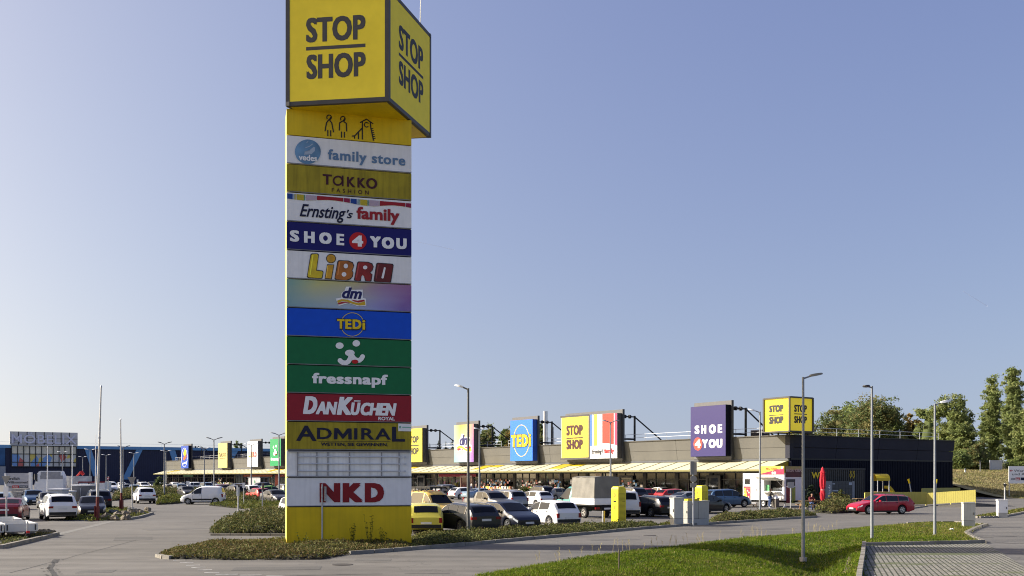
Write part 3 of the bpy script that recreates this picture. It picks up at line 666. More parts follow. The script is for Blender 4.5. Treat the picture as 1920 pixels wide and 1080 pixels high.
def bush(px, py, half_px, ptop, label, leaves, n, seed, size=.12):
    p = G(px, py); r = half_px / K * p.y; h = ZA(ptop, p.y)
    t = empty('bush', (p.x, p.y, 0), 0, label, 'bush', None)
    me, cc = crown_mesh('bush_crown', [(0, 0, h * .5, r, r * .8, h * .48), (r * .3, 0, h * .4, r * .6, r * .6, h * .4), (-r * .4, -.1, h * .38, r * .55, r * .5, h * .36)], n, size, leaves, seed, .4, r * .16)
    link('foliage', me, t); b = MB()
    for c in cc[:9]: b.tube((0, 0, 0), tuple(c), .02, .008, 4)
    b.build('stems', M_bark, t); return t
bush(1572, 948, 17, 917, 'rust brown bush behind the red parasol', L_cotr, 1300, 3, .12)
bush(1522, 945, 10, 908, 'dark bush between the food trailer and the red parasol', L_con, 900, 4, .12)
bush(1393, 930, 7, 912, 'pale green bush between the blue minivan and the food trailer', L_grn, 500, 6, .12)
bush(986, 933, 15, 914, 'clipped green bush behind the white hatchback', L_grn, 900, 7, .14)
bush(856, 925, 7, 902, 'yellowish young shrub in front of the shop windows', L_gold, 350, 8, .16)
bush(420, 921, 16, 902, 'loose green bush in front of the far shopfront', L_grn, 600, 9, .22)
bush(340, 920, 12, 904, 'yellow green bush under the far canopy end', L_grn, 500, 10, .25)
bush(300, 922, 10, 893, 'dark low tree beside the end of the canopy', L_dark, 500, 12, .3)
bush(1612, 957, 6, 946, 'small green shrub next to the bonnet of the red car', L_cot, 300, 13, .1)
# weeds in front of the pylon foot
def weed(px, py, h, label, seed):
    rng = random.Random(seed); p = G(px, py); b = MB()
    for i in range(9):
        a = rng.uniform(0, 6.28); q = Vector((cos(a) * .05, sin(a) * .05, 0)); last = q; L_ = h * rng.uniform(.5, 1)
        for k in range(5):
            nx = last + Vector((cos(a) * .05 * rng.random(), sin(a) * .05 * rng.random(), L_ / 5)); b.tube(last, nx, .006, .005, 4, 0)
            for s_ in (-1, 1):
                e = nx + Vector((rng.uniform(-.09, .09), rng.uniform(-.09, .09), .05)); b.add([nx, nx + Vector((.02, 0, .05)), e, nx + Vector((-.02, .01, .03))], [(0, 1, 2, 3)], 1)
            last = nx
    o = b.build('weed', [L_grn[1], L_grn[0]], None, p); return tag(o, label, 'weed', 'weeds at the foot of the pylon')
weed(660, 1026, .95, 'leafy weed against the yellow pylon base, the left one', 1); weed(693, 1027, 1.25, 'tallest yellowish weed in front of the pylon base', 2); weed(718, 1026, .75, 'short weed right of the tallest weed at the pylon', 3); weed(566, 1028, .6, 'thin weed left of the bare post at the pylon', 4)

# -- rough grass on the bank
rngb = np.random.default_rng(31); nb_ = 26000; Yb_ = rngb.uniform(123, 190, nb_ * 2); pb_ = rngb.uniform(1785, 1935, nb_ * 2); Xb_ = (pb_ - 960) / K * Yb_; okb = ~((Xb_ < 64) & (Yb_ < 150)); Xb_, Yb_ = Xb_[okb][:nb_], Yb_[okb][:nb_]
zb_ = np.array([bank_z(a, c) for a, c in zip(Xb_, Yb_)]); Vb, Fb_ = leaf_cards(np.column_stack([Xb_, Yb_, zb_ + .06]), np.full(len(Xb_), .17), rngb, .3, .22)
mb_ = np.where(np.sin(Xb_ * .5) * np.sin(Yb_ * .35 + 1) + rngb.normal(0, .5, len(Xb_)) > .3, 1, 0); mb_ = np.where(rngb.random(len(Xb_)) < .2, 2, mb_)
o = link('bank_grass', np_mesh('bank_grass', Vb, Fb_, [leaf_mat('bank_straw', (.29, .25, .12), .3), leaf_mat('bank_green', (.20, .20, .075), .3), leaf_mat('bank_brown', (.20, .16, .085), .2)], mb_)); tag(o, 'rough dry grass of the bank', 'grass', None, 'stuff')
# -- lawn blades
rng = np.random.default_rng(77); blades = []
x0, x1, y0, y1 = min(xs), max(xs), 26.5, max(p[1] for p in lawn_poly)
x0, x1 = min(p[0] for p in lawn_poly), max(p[0] for p in lawn_poly)
N = 150000; Yr = 1 / rng.uniform(1 / y1, 1 / y0, N * 2); Xr = rng.uniform(x0, x1, N * 2)
gx, gy = np.linspace(x0, x1, 260), np.linspace(y0, y1, 260)
ins = np.array([[inside((a, c), lawn_poly) for a in gx] for c in gy]); gz = np.array([[lawn_z(a, c) for a in gx] for c in gy])
ix = np.clip(((Xr - x0) / (x1 - x0) * 259).round().astype(int), 0, 259); iy = np.clip(((Yr - y0) / (y1 - y0) * 259).round().astype(int), 0, 259)
ok = ins[iy, ix] & ((Xr / Yr * K + 960) > 860) & ((Xr / Yr * K + 960) < 1945); Xr, Yr, Zr = Xr[ok][:N], Yr[ok][:N], gz[iy, ix][ok][:N]; n = len(Xr); Xr = Xr + rng.normal(0, .07, n); Yr = Yr + rng.normal(0, .09, n)
lum = np.sin(Xr * 2.3) * np.sin(Yr * 1.9 + 1) + .6 * np.sin(Xr * 5.1 + 2) * np.sin(Yr * 4.3) + rng.normal(0, .5, n)
hgt = .055 + .05 * rng.random(n) + .03 * np.clip(lum, 0, 1.5); ang = rng.uniform(0, 6.28, n); wd = rng.uniform(.010, .022, n)
dx, dy = np.cos(ang) * wd, np.sin(ang) * wd; lx, ly = rng.normal(0, .045, n), rng.normal(0, .045, n)
V = np.stack([np.column_stack([Xr - dx, Yr - dy, Zr - .02]), np.column_stack([Xr + dx, Yr + dy, Zr - .02]), np.column_stack([Xr + lx, Yr + ly, Zr + hgt])], 1).reshape(-1, 3)
GR = [leaf_mat('grass_a', (.090, .142, .009), .4, .3), leaf_mat('grass_b', (.135, .185, .014), .4, .3), leaf_mat('grass_c', (.19, .17, .05), .3, .3)]
mi = np.where(lum > .45, 1, 0); dryp = np.sin(Xr * .9 + 1.7) * np.sin(Yr * .8 + .4) + .5 * np.sin(Xr * 2.7 + Yr * 1.9)
mi = np.where(rng.random(n) < .05 + .5 * np.clip((Xr - 17.5) / 3, 0, 1) * (Yr > 40) + .22 * np.clip(dryp, 0, 1), 2, mi)
o = link('grass', np_mesh('grass', V, np.arange(3 * n).reshape(n, 3), GR, mi)); tag(o, 'short bright green grass blades of the lawn', 'grass', None, 'stuff')
# broad-leaved weeds and coarse tufts scattered through the lawn
nw = 5200; kx = rng.integers(0, n, nw); cl = np.repeat(np.column_stack([Xr, Yr, Zr])[kx], 7, 0) + rng.normal(0, .055, (nw * 7, 3)) * np.array([1, 1, .25]) + np.array([0, 0, .05])
Vw, Fw = leaf_cards(cl, np.full(len(cl), .034), rng, .9, .45); mw = np.repeat(rng.choice(3, nw, p=[.55, .3, .15]), 7)
o = link('lawn_weeds', np_mesh('lawn_weeds', Vw, Fw, [leaf_mat('weed_dark', (.060, .092, .010), .3), leaf_mat('weed_light', (.15, .17, .02), .3), leaf_mat('weed_dry', (.20, .17, .07), .3)], mw)); tag(o, 'clover, coarse tufts and dry bits scattered in the lawn', 'weeds', None, 'stuff')
# taller dry stalks at the road rim
rng2 = random.Random(9); b = MB()
for i in range(60):
    t = rng2.random(); k = int(t * 6); a_, c_ = Vector(le[1 + k]), Vector(le[2 + k]); p = a_.lerp(c_, rng2.random()); hh = rng2.uniform(.25, .6)
    q = Vector((p.x + rng2.uniform(-.2, .2), p.y - rng2.uniform(0, .4), 0)); e = q + Vector((rng2.uniform(-.12, .12), rng2.uniform(-.1, .1), hh)); b.tube(q, e, .005, .003, 3)
    for j in range(4): m_ = q.lerp(e, .6 + .1 * j); b.tube(m_, m_ + Vector((rng2.uniform(-.06, .06), 0, .06)), .006, .004, 3)
tag(b.build('dry_grass_stalks', mat('straw', (.30, .25, .12), .9)), 'sparse dry stalks along the lawn rim', 'grass', None, 'stuff')
# ------------------------------------------------------------------ the sign pylon
PZ = 39.0; PA = Vector((XA(537, PZ), PZ)); PB = Vector((XA(771.5, PZ * 1.0335), PZ * 1.0335))
PW = (PB - PA).length; PANG = atan2((PB - PA).y, (PB - PA).x); PD = 1.35
pyl = empty('sign_pylon', (PA.x, PA.y, 0), PANG, 'tall yellow shop pylon with a stack of coloured name panels under a yellow cube', 'sign pylon')
fr = Frame(PA, PANG)
zof = lambda py: ZA(py, PZ)
ztop = zof(203)
b = MB(); b.bx(.01, PW - .01, .09, PD, 0, ztop, 0)
b.build('column', [M_yelside], pyl)
BY = [203, 253, 307, 360, 415, 468.5, 522.3, 576.3, 630, 683.4, 736.8, 790, 844, 895, 950.5, 1027]
M_rail2 = mat('panel_edge', (.20, .20, .20), .5, metal=.3, var=.3, vscale=2)
def panel(i, name, m, d=0.0, label=None, parts=True):
    z1, z0 = zof(BY[i]) - .018, zof(BY[i + 1]) + .018
    if i == len(BY) - 2: z0 = 0.0
    b = MB(); rr = random.Random(i); yo = -.02 + rr.uniform(-.006, .006)
    b.box((PW / 2, .03 + yo / 2, (z0 + z1) / 2), (PW - .012, .10, z1 - z0))
    o = b.build(name, m, pyl, label=label)
    if 0 < i < len(BY) - 2:
        b = MB(); b.bx(.012, PW - .012, yo - .034, yo - .0215, z0, z0 + .028); b.build('edge_rail', M_rail2, o)
    return o, yo - .022
def sh(yo): return Sheet(fr, yo - .006)
# dark joints behind the panels
b = MB(); b.bx(.06, PW - .06, .075, .088, .3, ztop - .02); b.build('joint_backing', M_black, pyl)
P2 = lambda X, Y_: (520 + X / 6, 190 + Y_ / 6)
P3 = lambda X, Y_: (520 + X / 6, 360 + Y_ / 6)
P5 = lambda X, Y_: (520 + X / 6, 520 + Y_ / 6)
P6 = lambda X, Y_: (520 + X / 6, 680 + Y_ / 6)
P8 = lambda X, Y_: (520 + X / 5.4, 840 + Y_ / 5.4)
def T(s, f, body, x0, x1, yt, yb, **k):
    a, b_ = f(x0, yt), f(x1, yb); s.text(body, a[0], b_[0], a[1], b_[1], **k)
def PTS(f, *q): return [f(*p) for p in q]
# 0 pictogram panel
o, yo = panel(0, 'pictogram_panel', M_yel); s = sh(yo)
for cx, cy, arms, legs in ((582, 180, ([(575, 210), (553, 240), (537, 332)], [(588, 210), (612, 242), (632, 345)]), ([(567, 325), (568, 388)], [(600, 328), (600, 390)])),
                           (737, 195, ([(727, 224), (700, 243), (697, 325)], [(747, 226), (776, 248), (780, 335)]), ([(722, 342), (722, 405)], [(754, 345), (754, 406)]))):
    c = P2(cx, cy); s.ring(c[0], c[1], 5.2, 5.4, 1.9, a0=-1.2, a1=3.9)
    for q in arms + legs: s.stroke(PTS(P2, *q), 2.2)
    s.stroke(PTS(P2, (cx - 8, cy + 30), (cx + 5, cy + 20), (cx + 22, cy - 5)), 1.9, lift=.003); s.build('pictogram', M_ink, o); s = sh(yo)
for q in ([(932, 238), (1003, 200), (1075, 250)], [(957, 226), (956, 425)], [(1046, 236), (1052, 300), (1082, 440)], [(955, 300), (905, 350), (870, 388), (842, 390)], [(869, 386), (869, 416)], [(912, 348), (912, 422)]): s.stroke(PTS(P2, *q), 2.2)
for k in range(6): s.stroke(PTS(P2, (1056 + 5 * k, 309 + 22 * k), (1077 + 5 * k, 305 + 22 * k)), 1.6)
c = P2(1003, 263); s.ring(c[0], c[1], 5, 5.2, 1.9, a0=.5, a1=5.6); s.build('pictogram', M_ink, o)
# 1 globe and family store
M_lblue = mat('grey_blue_print', (.11, .20, .34), .5, var=0); M_globe = mat('globe_blue', (.13, .26, .42), .45, var=.35, vscale=1.3)
o, yo = panel(1, 'blue_lettered_panel', M_wpan); s = sh(yo); c = P2(343, 566); s.disc(c[0], c[1], 24.3, 23)
s.build('globe_emblem', M_globe, o)
s = sh(yo - .006)
for q in ([(318, 520), (362, 505), (395, 480)], [(310, 565), (370, 548), (412, 515)], [(305, 600), (375, 588), (420, 550)]): s.stroke(PTS(P2, *q), 1.5)
s.poly(PTS(P2, (310, 560), (370, 545), (425, 512), (420, 560), (385, 592), (300, 602))); s.stroke(PTS(P2, (330, 465), (345, 450)), 1.2)
s.build('globe_swirl', mat('pale_blue_print', (.36, .44, .55), .5, var=0), o)
s = sh(yo - .012); T(s, P2, 'vedes', 240, 447, 600, 668, bold=.03); s.build('emblem_lettering', M_wprint, o)
s = sh(yo); T(s, P2, 'family store', 568, 1440, 572, 724, bold=.026, spacing=1.1); s.build('lettering', M_lblue, o)
# 2 maroon on faded yellow
o, yo = panel(2, 'faded_yellow_panel', M_yel2); s = sh(yo)
for ch, x0, x1, yt, yb in (('T', 510, 613, 820, 936), ('K', 783, 876, 850, 963), ('K', 901, 992, 860, 972), ('O', 998, 1124, 862, 984)): T(s, P2, ch, x0, x1, yt, yb, bold=.03)
c = P2(682, 892); s.ring(c[0], c[1], 9.8, 9.6, 3.3); s.stroke(PTS(P2, (734, 838), (736, 950)), 3.1)
T(s, P2, 'FASHION', 612, 1028, 988, 1034, bold=.012, spacing=1.9); s.build('lettering', M_brown, o)
# 3 striped panel
o, yo = panel(3, 'striped_panel', M_wpan)
cols = [mat('stripe_' + n_, c_, .5, var=.03) for n_, c_ in (('blue', (.01, .05, .25)), ('yellow', (.45, .36, .02)), ('pink', (.42, .33, .40)), ('red', (.30, .008, .015)), ('crimson', (.25, .008, .05)), ('pale_blue', (.25, .38, .48)), ('green', (.05, .22, .10)))]
wave = [(108, 72), (190, 82), (300, 95), (420, 90), (550, 88), (640, 93), (740, 108), (820, 122), (900, 140), (1000, 153), (1100, 160), (1200, 152), (1300, 148), (1400, 158), (1508, 178)]
def wy(x):
    for (a, y1_), (c_, y2_) in zip(wave[:-1], wave[1:]):
        if a <= x <= c_: return y1_ + (y2_ - y1_) * (x - a) / (c_ - a)
    return wave[-1][1]
s = sh(yo)
for x0, x1, mi in ((112, 172, 0), (180, 190, 5), (194, 206, 1), (216, 298, 1), (303, 312, 6), (322, 440, 2), (446, 742, 3), (750, 816, 4), (824, 892, 0), (900, 912, 5), (915, 924, 6), (932, 1012, 1), (1016, 1026, 6), (1032, 1146, 2), (1153, 1440, 3), (1447, 1504, 4)):
    n_ = max(1, int((x1 - x0) / 40)); X_ = [x0 + (x1 - x0) * i / n_ for i in range(n_ + 1)]
    top_ = [(x, 14 + .082 * (x - 108)) for x in X_]; bot = [(x, wy(x)) for x in X_][::-1]
    s.poly(PTS(P3, *(bot[::-1] + top_[::-1])), mi)
s.build('stripes', cols, o)
s = sh(yo); T(s, P3, 'Ernsting', 250, 770, 150, 335, shear=.35, bold=.016); T(s, P3, "'s", 780, 850, 200, 296, shear=.35, bold=.016); s.build('script_lettering', M_navyink, o)
s = sh(yo); T(s, P3, 'family', 890, 1375, 180, 358, bold=.03); s.build('lettering', mat('family_red', (.30, .012, .018), .5, var=0), o)
# 4 navy panel with the red disc
o, yo = panel(4, 'navy_panel', M_navypan); s = sh(yo)
for ch, x0, x1, yt, yb in (('S', 140, 246, 430, 558), ('H', 300, 420, 444, 572), ('O', 470, 612, 454, 584), ('E', 665, 752, 470, 598), ('Y', 1040, 1166, 498, 622), ('O', 1174, 1314, 508, 638), ('U', 1338, 1455, 520, 642)): T(s, P3, ch, x0, x1, yt, yb, bold=.075)
s.build('lettering', M_wprint, o)
s = sh(yo); c = P3(907, 550); s.disc(c[0], c[1], 16.4, 16.4); s.build('red_disc', M_red, o)
s = sh(yo - .006); T(s, P3, '4', 840, 966, 487, 612, bold=.06); s.build('numeral', M_wprint, o)
# 5 bubble letters
o, yo = panel(5, 'bubble_letter_panel', M_wpan)
grad = [(.62, .46, .012), (.58, .30, .015), (.38, .12, .012), (.25, .018, .012), (.13, .012, .010)]
for k, (ch, x0, x1, yt, yb) in enumerate((('L', 338, 520, 690, 974), ('i', 538, 658, 700, 982), ('B', 648, 860, 770, 996), ('R', 866, 1082, 784, 1010), ('D', 1086, 1308, 796, 1024))):
    s = sh(yo); s2 = sh(yo - .006); s3 = sh(yo - .011)
    if ch == 'i':
        for q, g in ((s, 0), (s2, 8)):
            q.poly(PTS(P3, *[(560 + g, 812 + g), (640 - g, 815 + g), (612 - g, 982 - g), (532 + g, 976 - g)])); c = P3(604, 748); q.disc(c[0], c[1], 9.2 - g / 6, 8.8 - g / 6)
    elif ch == 'D':
        for q, g in ((s, 0), (s2, 8)): q.poly(PTS(P3, (1130 + g, 794 + g), (1296 - g, 806 + g), (1309 - g, 822 + g), (1280 - g, 1010 - g), (1262 - g, 1024 - g), (1098 + g, 1012 - g), (1082 + g, 996 - g), (1112 + g, 806 + g)))
    elif ch == 'L':
        for q, g in ((s, 0), (s2, 8)): q.poly(PTS(P3, (386 + g, 690 + g), (452 - g, 690 + g), (468 - g, 704 + g), (444 - g, 876 + g), (510 - g, 884 + g), (520 - g, 898 + g), (508 - g, 968 - g), (496 - g, 976 - g), (344 + g, 966 - g), (332 + g, 952 - g), (372 + g, 702 + g)))
    elif ch == 'B':
        for q, g in ((s, 0), (s2, 8)): q.poly(PTS(P3, (690 + g, 766 + g), (800 - g, 770 + g), (850 - g, 790 + g), (864 - g, 826 + g), (852 - g, 866), (842 - g, 880), (856 - g, 906), (850 - g, 950), (820 - g, 984 - g), (780 - g, 998 - g), (660 + g, 990 - g), (642 + g, 974 - g), (676 + g, 780 + g)))
    else:
        for q, g in ((s, 0), (s2, 8)): q.poly(PTS(P3, (912 + g, 780 + g), (1020 - g, 784 + g), (1068 - g, 802 + g), (1084 - g, 840), (1072 - g, 880), (1046 - g, 908), (1070 - g, 925), (1060 - g, 998 - g), (1044 - g, 1010 - g), (996 + g, 1008 - g), (985 + g, 994 - g), (976, 948), (958, 930), (946, 948), (940 - g, 996 - g), (926 - g, 1006 - g), (872 + g, 1000 - g), (862 + g, 986 - g), (898 + g, 792 + g)))
    s.build('letter_outline', M_ink, o); lt = s2.build('letter', mat('bubble_' + str(k), grad[k], .3, var=.3, vscale=2.2), o)
    for (cx, cy, rx, ry) in ([(770, 832, 4.0, 4.4), (750, 926, 4.4, 4.2)] if ch == 'B' else [(988, 848, 4, 3.6)] if ch == 'R' else []):
        c = P3(cx, cy); s3.disc(c[0], c[1], rx, ry)
    if ch == 'D': s3.poly(PTS(P3, (1200, 846), (1220, 850), (1196, 966), (1186, 974), (1170, 966)))
    if s3.b.v: s3.build('letter_counter', M_wpan, o)
    s4 = sh(yo - .0105)
    if ch == 'L': s4.stroke(PTS(P3, (400, 712), (368, 930)), 2.2)
    elif ch == 'B': s4.stroke(PTS(P3, (700, 790), (680, 930)), 2.0)
    elif ch == 'R': s4.stroke(PTS(P3, (918, 806), (890, 960)), 2.0)
    elif ch == 'D': s4.stroke(PTS(P3, (1136, 820), (1112, 970)), 2.0)
    else: s4.stroke(PTS(P3, (566, 830), (552, 950)), 1.8)
    s4.build('letter_highlight', mat('bubble_light_' + str(k), tuple(min(.9, c_ * 1.7 + .03) for c_ in grad[k]), .3, var=0), o)
# 6 rainbow panel
def rainbow(name, corners, dim=1.0):
    """A printed sheet whose colours blend between its corners and middle (top-left, top-mid, top-right, bottom-left, bottom-right)."""
    m = bpy.data.materials.new(name); m.use_nodes = True; n = m.node_tree; L = n.links; bs = n.nodes['Principled BSDF']
    tc = n.nodes.new('ShaderNodeTexCoord'); sp = n.nodes.new('ShaderNodeSeparateXYZ'); L.new(tc.outputs['Generated'], sp.inputs[0])
    nz = n.nodes.new('ShaderNodeTexNoise'); nz.inputs['Scale'].default_value = 1.6; L.new(tc.outputs['Generated'], nz.inputs['Vector'])
    ad = n.nodes.new('ShaderNodeMath'); ad.operation = 'MULTIPLY_ADD'; ad.inputs[1].default_value = .35; L.new(nz.outputs['Fac'], ad.inputs[0]); L.new(sp.outputs['X'], ad.inputs[2])
    sb = n.nodes.new('ShaderNodeMath'); sb.operation = 'SUBTRACT'; sb.inputs[1].default_value = .17; L.new(ad.outputs[0], sb.inputs[0])
    def ramp(cs):
        r = n.nodes.new('ShaderNodeValToRGB'); e = r.color_ramp.elements; e[0].position = 0; e[1].position = 1
        e[0].color = (*cs[0], 1); e[1].color = (*cs[-1], 1)
        for i, c in enumerate(cs[1:-1], 1): x = e.new(i / (len(cs) - 1)); x.color = (*c, 1)
        L.new(sb.outputs[0], r.inputs[0]); return r
    a, b_ = ramp([tuple(x * dim for x in c) for c in corners[0]]), ramp([tuple(x * dim for x in c) for c in corners[1]])
    mx = n.nodes.new('ShaderNodeMixRGB'); L.new(sp.outputs['Z'], mx.inputs[0]); L.new(b_.outputs[0], mx.inputs[1]); L.new(a.outputs[0], mx.inputs[2])
    L.new(mx.outputs[0], bs.inputs['Base Color']); bs.inputs['Roughness'].default_value = .4; MATS[name] = m; return m
M_rain = rainbow('rainbow_print', ([(.24, .40, .32), (.55, .52, .16), (.52, .46, .20), (.36, .20, .32), (.30, .10, .28)], [(.22, .38, .42), (.30, .42, .52), (.34, .44, .62), (.28, .30, .60), (.18, .12, .40)]), .95)
o, yo = panel(6, 'rainbow_panel', M_rain)
def dm_logo(o, f, yo, frm=None, mk=sh, k=1.0):
    s = mk(yo); s.poly(PTS(f, (655, 238), (720, 228), (720, 180), (755, 150), (772, 104), (828, 104), (826, 140), (960, 138), (962, 230), (1000, 240), (1000, 322), (900, 322), (800, 290), (690, 320))); s.build('logo_patch', M_wprint, o)
    s = mk(yo - .006 * k); s.text('dm', f(727, 0)[0], f(952, 0)[0], f(0, 114)[1], f(0, 240)[1], shear=.3, bold=.035); s.build('lettering', mat('logo_navy', (.01, .012, .10), .5, var=0), o)
    s = mk(yo - .006 * k)
    s.poly(PTS(f, (672, 262), (720, 245), (790, 250), (850, 275), (910, 290), (986, 270), (992, 312), (920, 316), (850, 300), (790, 276), (730, 268), (680, 288)), 0)
    s.poly(PTS(f, (676, 290), (730, 274), (800, 282), (822, 290), (760, 288), (690, 306)), 1, .003)
    s.poly(PTS(f, (830, 250), (900, 262), (975, 250), (986, 268), (910, 284), (860, 270)), 1, .003)
    s.build('ribbon', [mat('ribbon_yellow', (.56, .36, .02), .5, var=0), mat('ribbon_red', (.36, .02, .03), .5, var=0)], o)
dm_logo(o, P5, yo)
# 7 blue panel with yellow ring
o, yo = panel(7, 'blue_ring_panel', M_blue); s = sh(yo); c = P5(843, 530)
s.ring(c[0], c[1], 22.2, 22.4, 1.0); s.build('ring', M_yprint, o)
s = sh(yo - .006); T(s, P5, 'TED', 666, 950, 466, 592, bold=.06); T(s, P5, 'i', 950, 996, 474, 596, bold=.05); s.build('lettering_outline', M_ink, o)
s = sh(yo - .012); [T(s, P5, ch, x0, x1, yt, yb, bold=.05) for ch, x0, x1, yt, yb in (('T', 673, 756, 470, 576), ('E', 764, 834, 472, 580), ('D', 846, 946, 474, 582), ('i', 956, 988, 482, 588))]; s.build('lettering', M_yprint, o)
# 8 + 9 green panels
def blob_path(s, f, pts, r, mi=0):
    for i in range(len(pts)): c = f(*pts[i]); s.disc(c[0], c[1], r, r, mi, 14, .0005 * i)
    s.stroke(PTS(f, *pts), 2 * r, mi, .012)
def paw_face(o, f, mk, yo, k=1.0):
    s = mk(yo); rx_ = lambda cx, cy, r: f(cx + r, cy)[0] - f(cx, cy)[0]; ry_ = lambda cx, cy, r: f(cx, cy + r)[1] - f(cx, cy)[1]
    for i, (cx, cy, rx, ry) in enumerate(((700, 768, 45, 36), (888, 742, 42, 36), (815, 850, 54, 36))): c = f(cx, cy); s.disc(c[0], c[1], rx_(cx, cy, rx), ry_(cx, cy, ry), lift=.0004 * k * i)
    P = [(705, 935), (722, 952), (745, 962), (775, 962), (800, 945), (818, 915), (826, 885), (832, 868), (845, 890), (868, 920), (900, 935), (925, 932), (945, 915), (958, 892)]
    Q = [P[0]]
    for p, q in zip(P[:-1], P[1:]): Q += [((p[0] * (3 - j) + q[0] * j) / 3, (p[1] * (3 - j) + q[1] * j) / 3) for j in (1, 2, 3)]
    for i, q in enumerate(Q): c = f(*q); s.disc(c[0], c[1], rx_(*q, 27), ry_(*q, 27), 0, 14, .0003 * k * (i + 3))
    s.build('face_emblem', M_wprint, o)
    s = mk(yo - .018 * k); c = f(874, 948); s.disc(c[0], c[1], rx_(874, 948, 37), ry_(874, 948, 22)); s.build('tongue', M_red, o)
o, yo = panel(8, 'green_emblem_panel', M_green); paw_face(o, P5, sh, yo)
o, yo = panel(9, 'green_name_panel', M_green); s = sh(yo); T(s, P6, 'fressnapf', 390, 1243, 124, 276, bold=.04, spacing=1.06); s.build('lettering', M_wprint, o)
# 10 crimson panel
o, yo = panel(10, 'crimson_panel', M_redpan); s = sh(yo)
for ch, x0, x1, yt, yb in (('D', 288, 450, 378, 578), ('AN', 430, 676, 438, 582), ('K', 668, 850, 385, 588), ('U', 825, 936, 448, 592), ('CHEN', 936, 1342, 452, 596)): T(s, P6, ch, x0, x1, yt, yb, bold=.05, shear=.22)
s.poly(PTS(P6, (860, 437), (934, 437), (936, 425), (862, 424))[::-1]); T(s, P6, 'ROYAL', 1136, 1322, 610, 649, bold=.03); s.build('lettering', M_wprint, o)
# 11 yellow panel, dark capitals, paper patch
o, yo = panel(11, 'dark_capitals_panel', M_yel2); s = sh(yo)
for ch, x0, x1, yt, yb in (('A', 212, 440, 708, 880), ('D', 446, 612, 733, 860), ('I', 864, 900, 737, 864), ('R', 944, 1090, 737, 865), ('A', 1100, 1275, 739, 866), ('L', 1290, 1436, 722, 888)): T(s, P6, ch, x0, x1, yt, yb, bold=.024)
s.poly(PTS(P6, (636, 862), (640, 736), (684, 737), (738, 806), (790, 739), (834, 740), (838, 864), (798, 863), (797, 792), (742, 858), (734, 858), (678, 788), (676, 862)), lift=.003); s.stroke(PTS(P6, (460, 884), (1268, 887)), .6); T(s, P6, 'WETTEN, SIE GEWINNEN.', 490, 1245, 901, 943, bold=.03); s.build('lettering', M_navyink, o)
s = sh(yo - .004); s.poly(PTS(P6, (1360, 684), (1360, 770), (1508, 772), (1508, 688))); o2 = s.build('paper_patch', M_wpan, o)
s = sh(yo - .008); s.poly(PTS(P6, (1370, 712), (1370, 738), (1392, 738), (1392, 712))); s.stroke(PTS(P6, (1408, 726), (1502, 730)), 1.9, lift=.002); s.build('patch_print', mat('faint_green_print', (.20, .42, .34), .5, var=0), o)
# 12 empty light box
M_lbox = mat('open_light_box', (.78, .78, .76), .55, var=.16, vscale=1.2, streak=.2)
o, yo = panel(12, 'empty_light_box', M_lbox); z1, z0 = zof(844) - .018, zof(895) + .018
b = MB(); h_ = z1 - z0
ux = lambda X: fr.on(520 + X / 5.4, 870, yo)[0]
for X in (205, 400, 512, 730, 1055, 1232): b.bx(ux(X) - .018, ux(X) + .018, yo - .035, yo, z0 + .04, z1 - .04, 0)
b.bx(.06, PW - .06, yo - .06, yo, z1 - .05, z1, 0); b.bx(.06, PW - .06, yo - .06, yo, z0, z0 + .04, 0)
b.build('ribs', mat('rib_grey', (.26, .26, .27), .5), o)
b = MB()
for q in (.22, .50, .78): b.tube((ux(210), yo - .05, z1 - h_ * q), (ux(1240), yo - .05, z1 - h_ * q), .022, .022, 8, 0)
for q in (.22, .50, .78):
    b.bx(ux(1225), ux(1245), yo - .08, yo - .03, z1 - h_ * q - .03, z1 - h_ * q + .03, 0); b.bx(ux(1280), ux(1300), yo - .08, yo - .02, z1 - h_ * q - .03, z1 - h_ * q + .03, 0)
b.build('fluorescent_tubes', mat('tube_white', (.50, .52, .56), .3, var=.05), o)
# 13 white panel with dark red letters, 14 base
o, yo = panel(13, 'red_capitals_panel', M_wpan); s = sh(yo)
for ch, x0, x1 in (('N', 428, 637), ('K', 662, 866), ('D', 886, 1080)): T(s, P8, ch, x0, x1, 355, 550, bold=.085)
s.build('lettering', M_dred, o)
panel(14, 'base_panel', M_yel)
# cube on top
CY = PZ * .979; CB = Vector((XA(729, CY), CY)); CA = Vector((XA(535.6, PZ * .9935), PZ * .9935)); CC = Vector((XA(808.5, PZ * 1.0866), PZ * 1.0866)); CD = CA + CC - CB
cz0, cz1 = ZA(188.5, CY), ZA(-25.5, CY)
Minv = Matrix.Rotation(-PANG, 2); loc = lambda p: Minv @ (Vector((p[0], p[1])) - PA)
cor = [loc(p) for p in (CA, CB, CC, CD)]
cen = sum(cor, Vector((0, 0))) / 4
def insetq(k): return [cen + (c - cen) * k for c in cor]
b = MB(); b.prism([tuple(c) for c in insetq(.996)], cz0 + .03, cz1 - .02); cube = b.build('sign_cube', M_cubeyel, pyl)
b = MB(); fw = .16
q = cor
for zz in (cz0, cz1 - fw):
    for i in range(4):
        a, c = q[i], q[(i + 1) % 4]; d = (c - a).normalized(); nn = Vector((d.y, -d.x))
        b.prism([tuple(a), tuple(c), tuple(c - nn * fw), tuple(a - nn * fw)], zz + .001 * i, zz + fw + .001 * i)
for i in range(4):
    a = q[i]; d1 = (q[(i + 1) % 4] - a).normalized() * fw; d2 = (q[i - 1] - a).normalized() * fw
    o_ = (a - cen).normalized() * .004
    b.prism([tuple(a + o_), tuple(a + d1 + o_), tuple(a + d1 + d2 + o_), tuple(a + d2 + o_)], cz0 - .004, cz1 + .004)
b.build('cube_frame', M_char, cube)
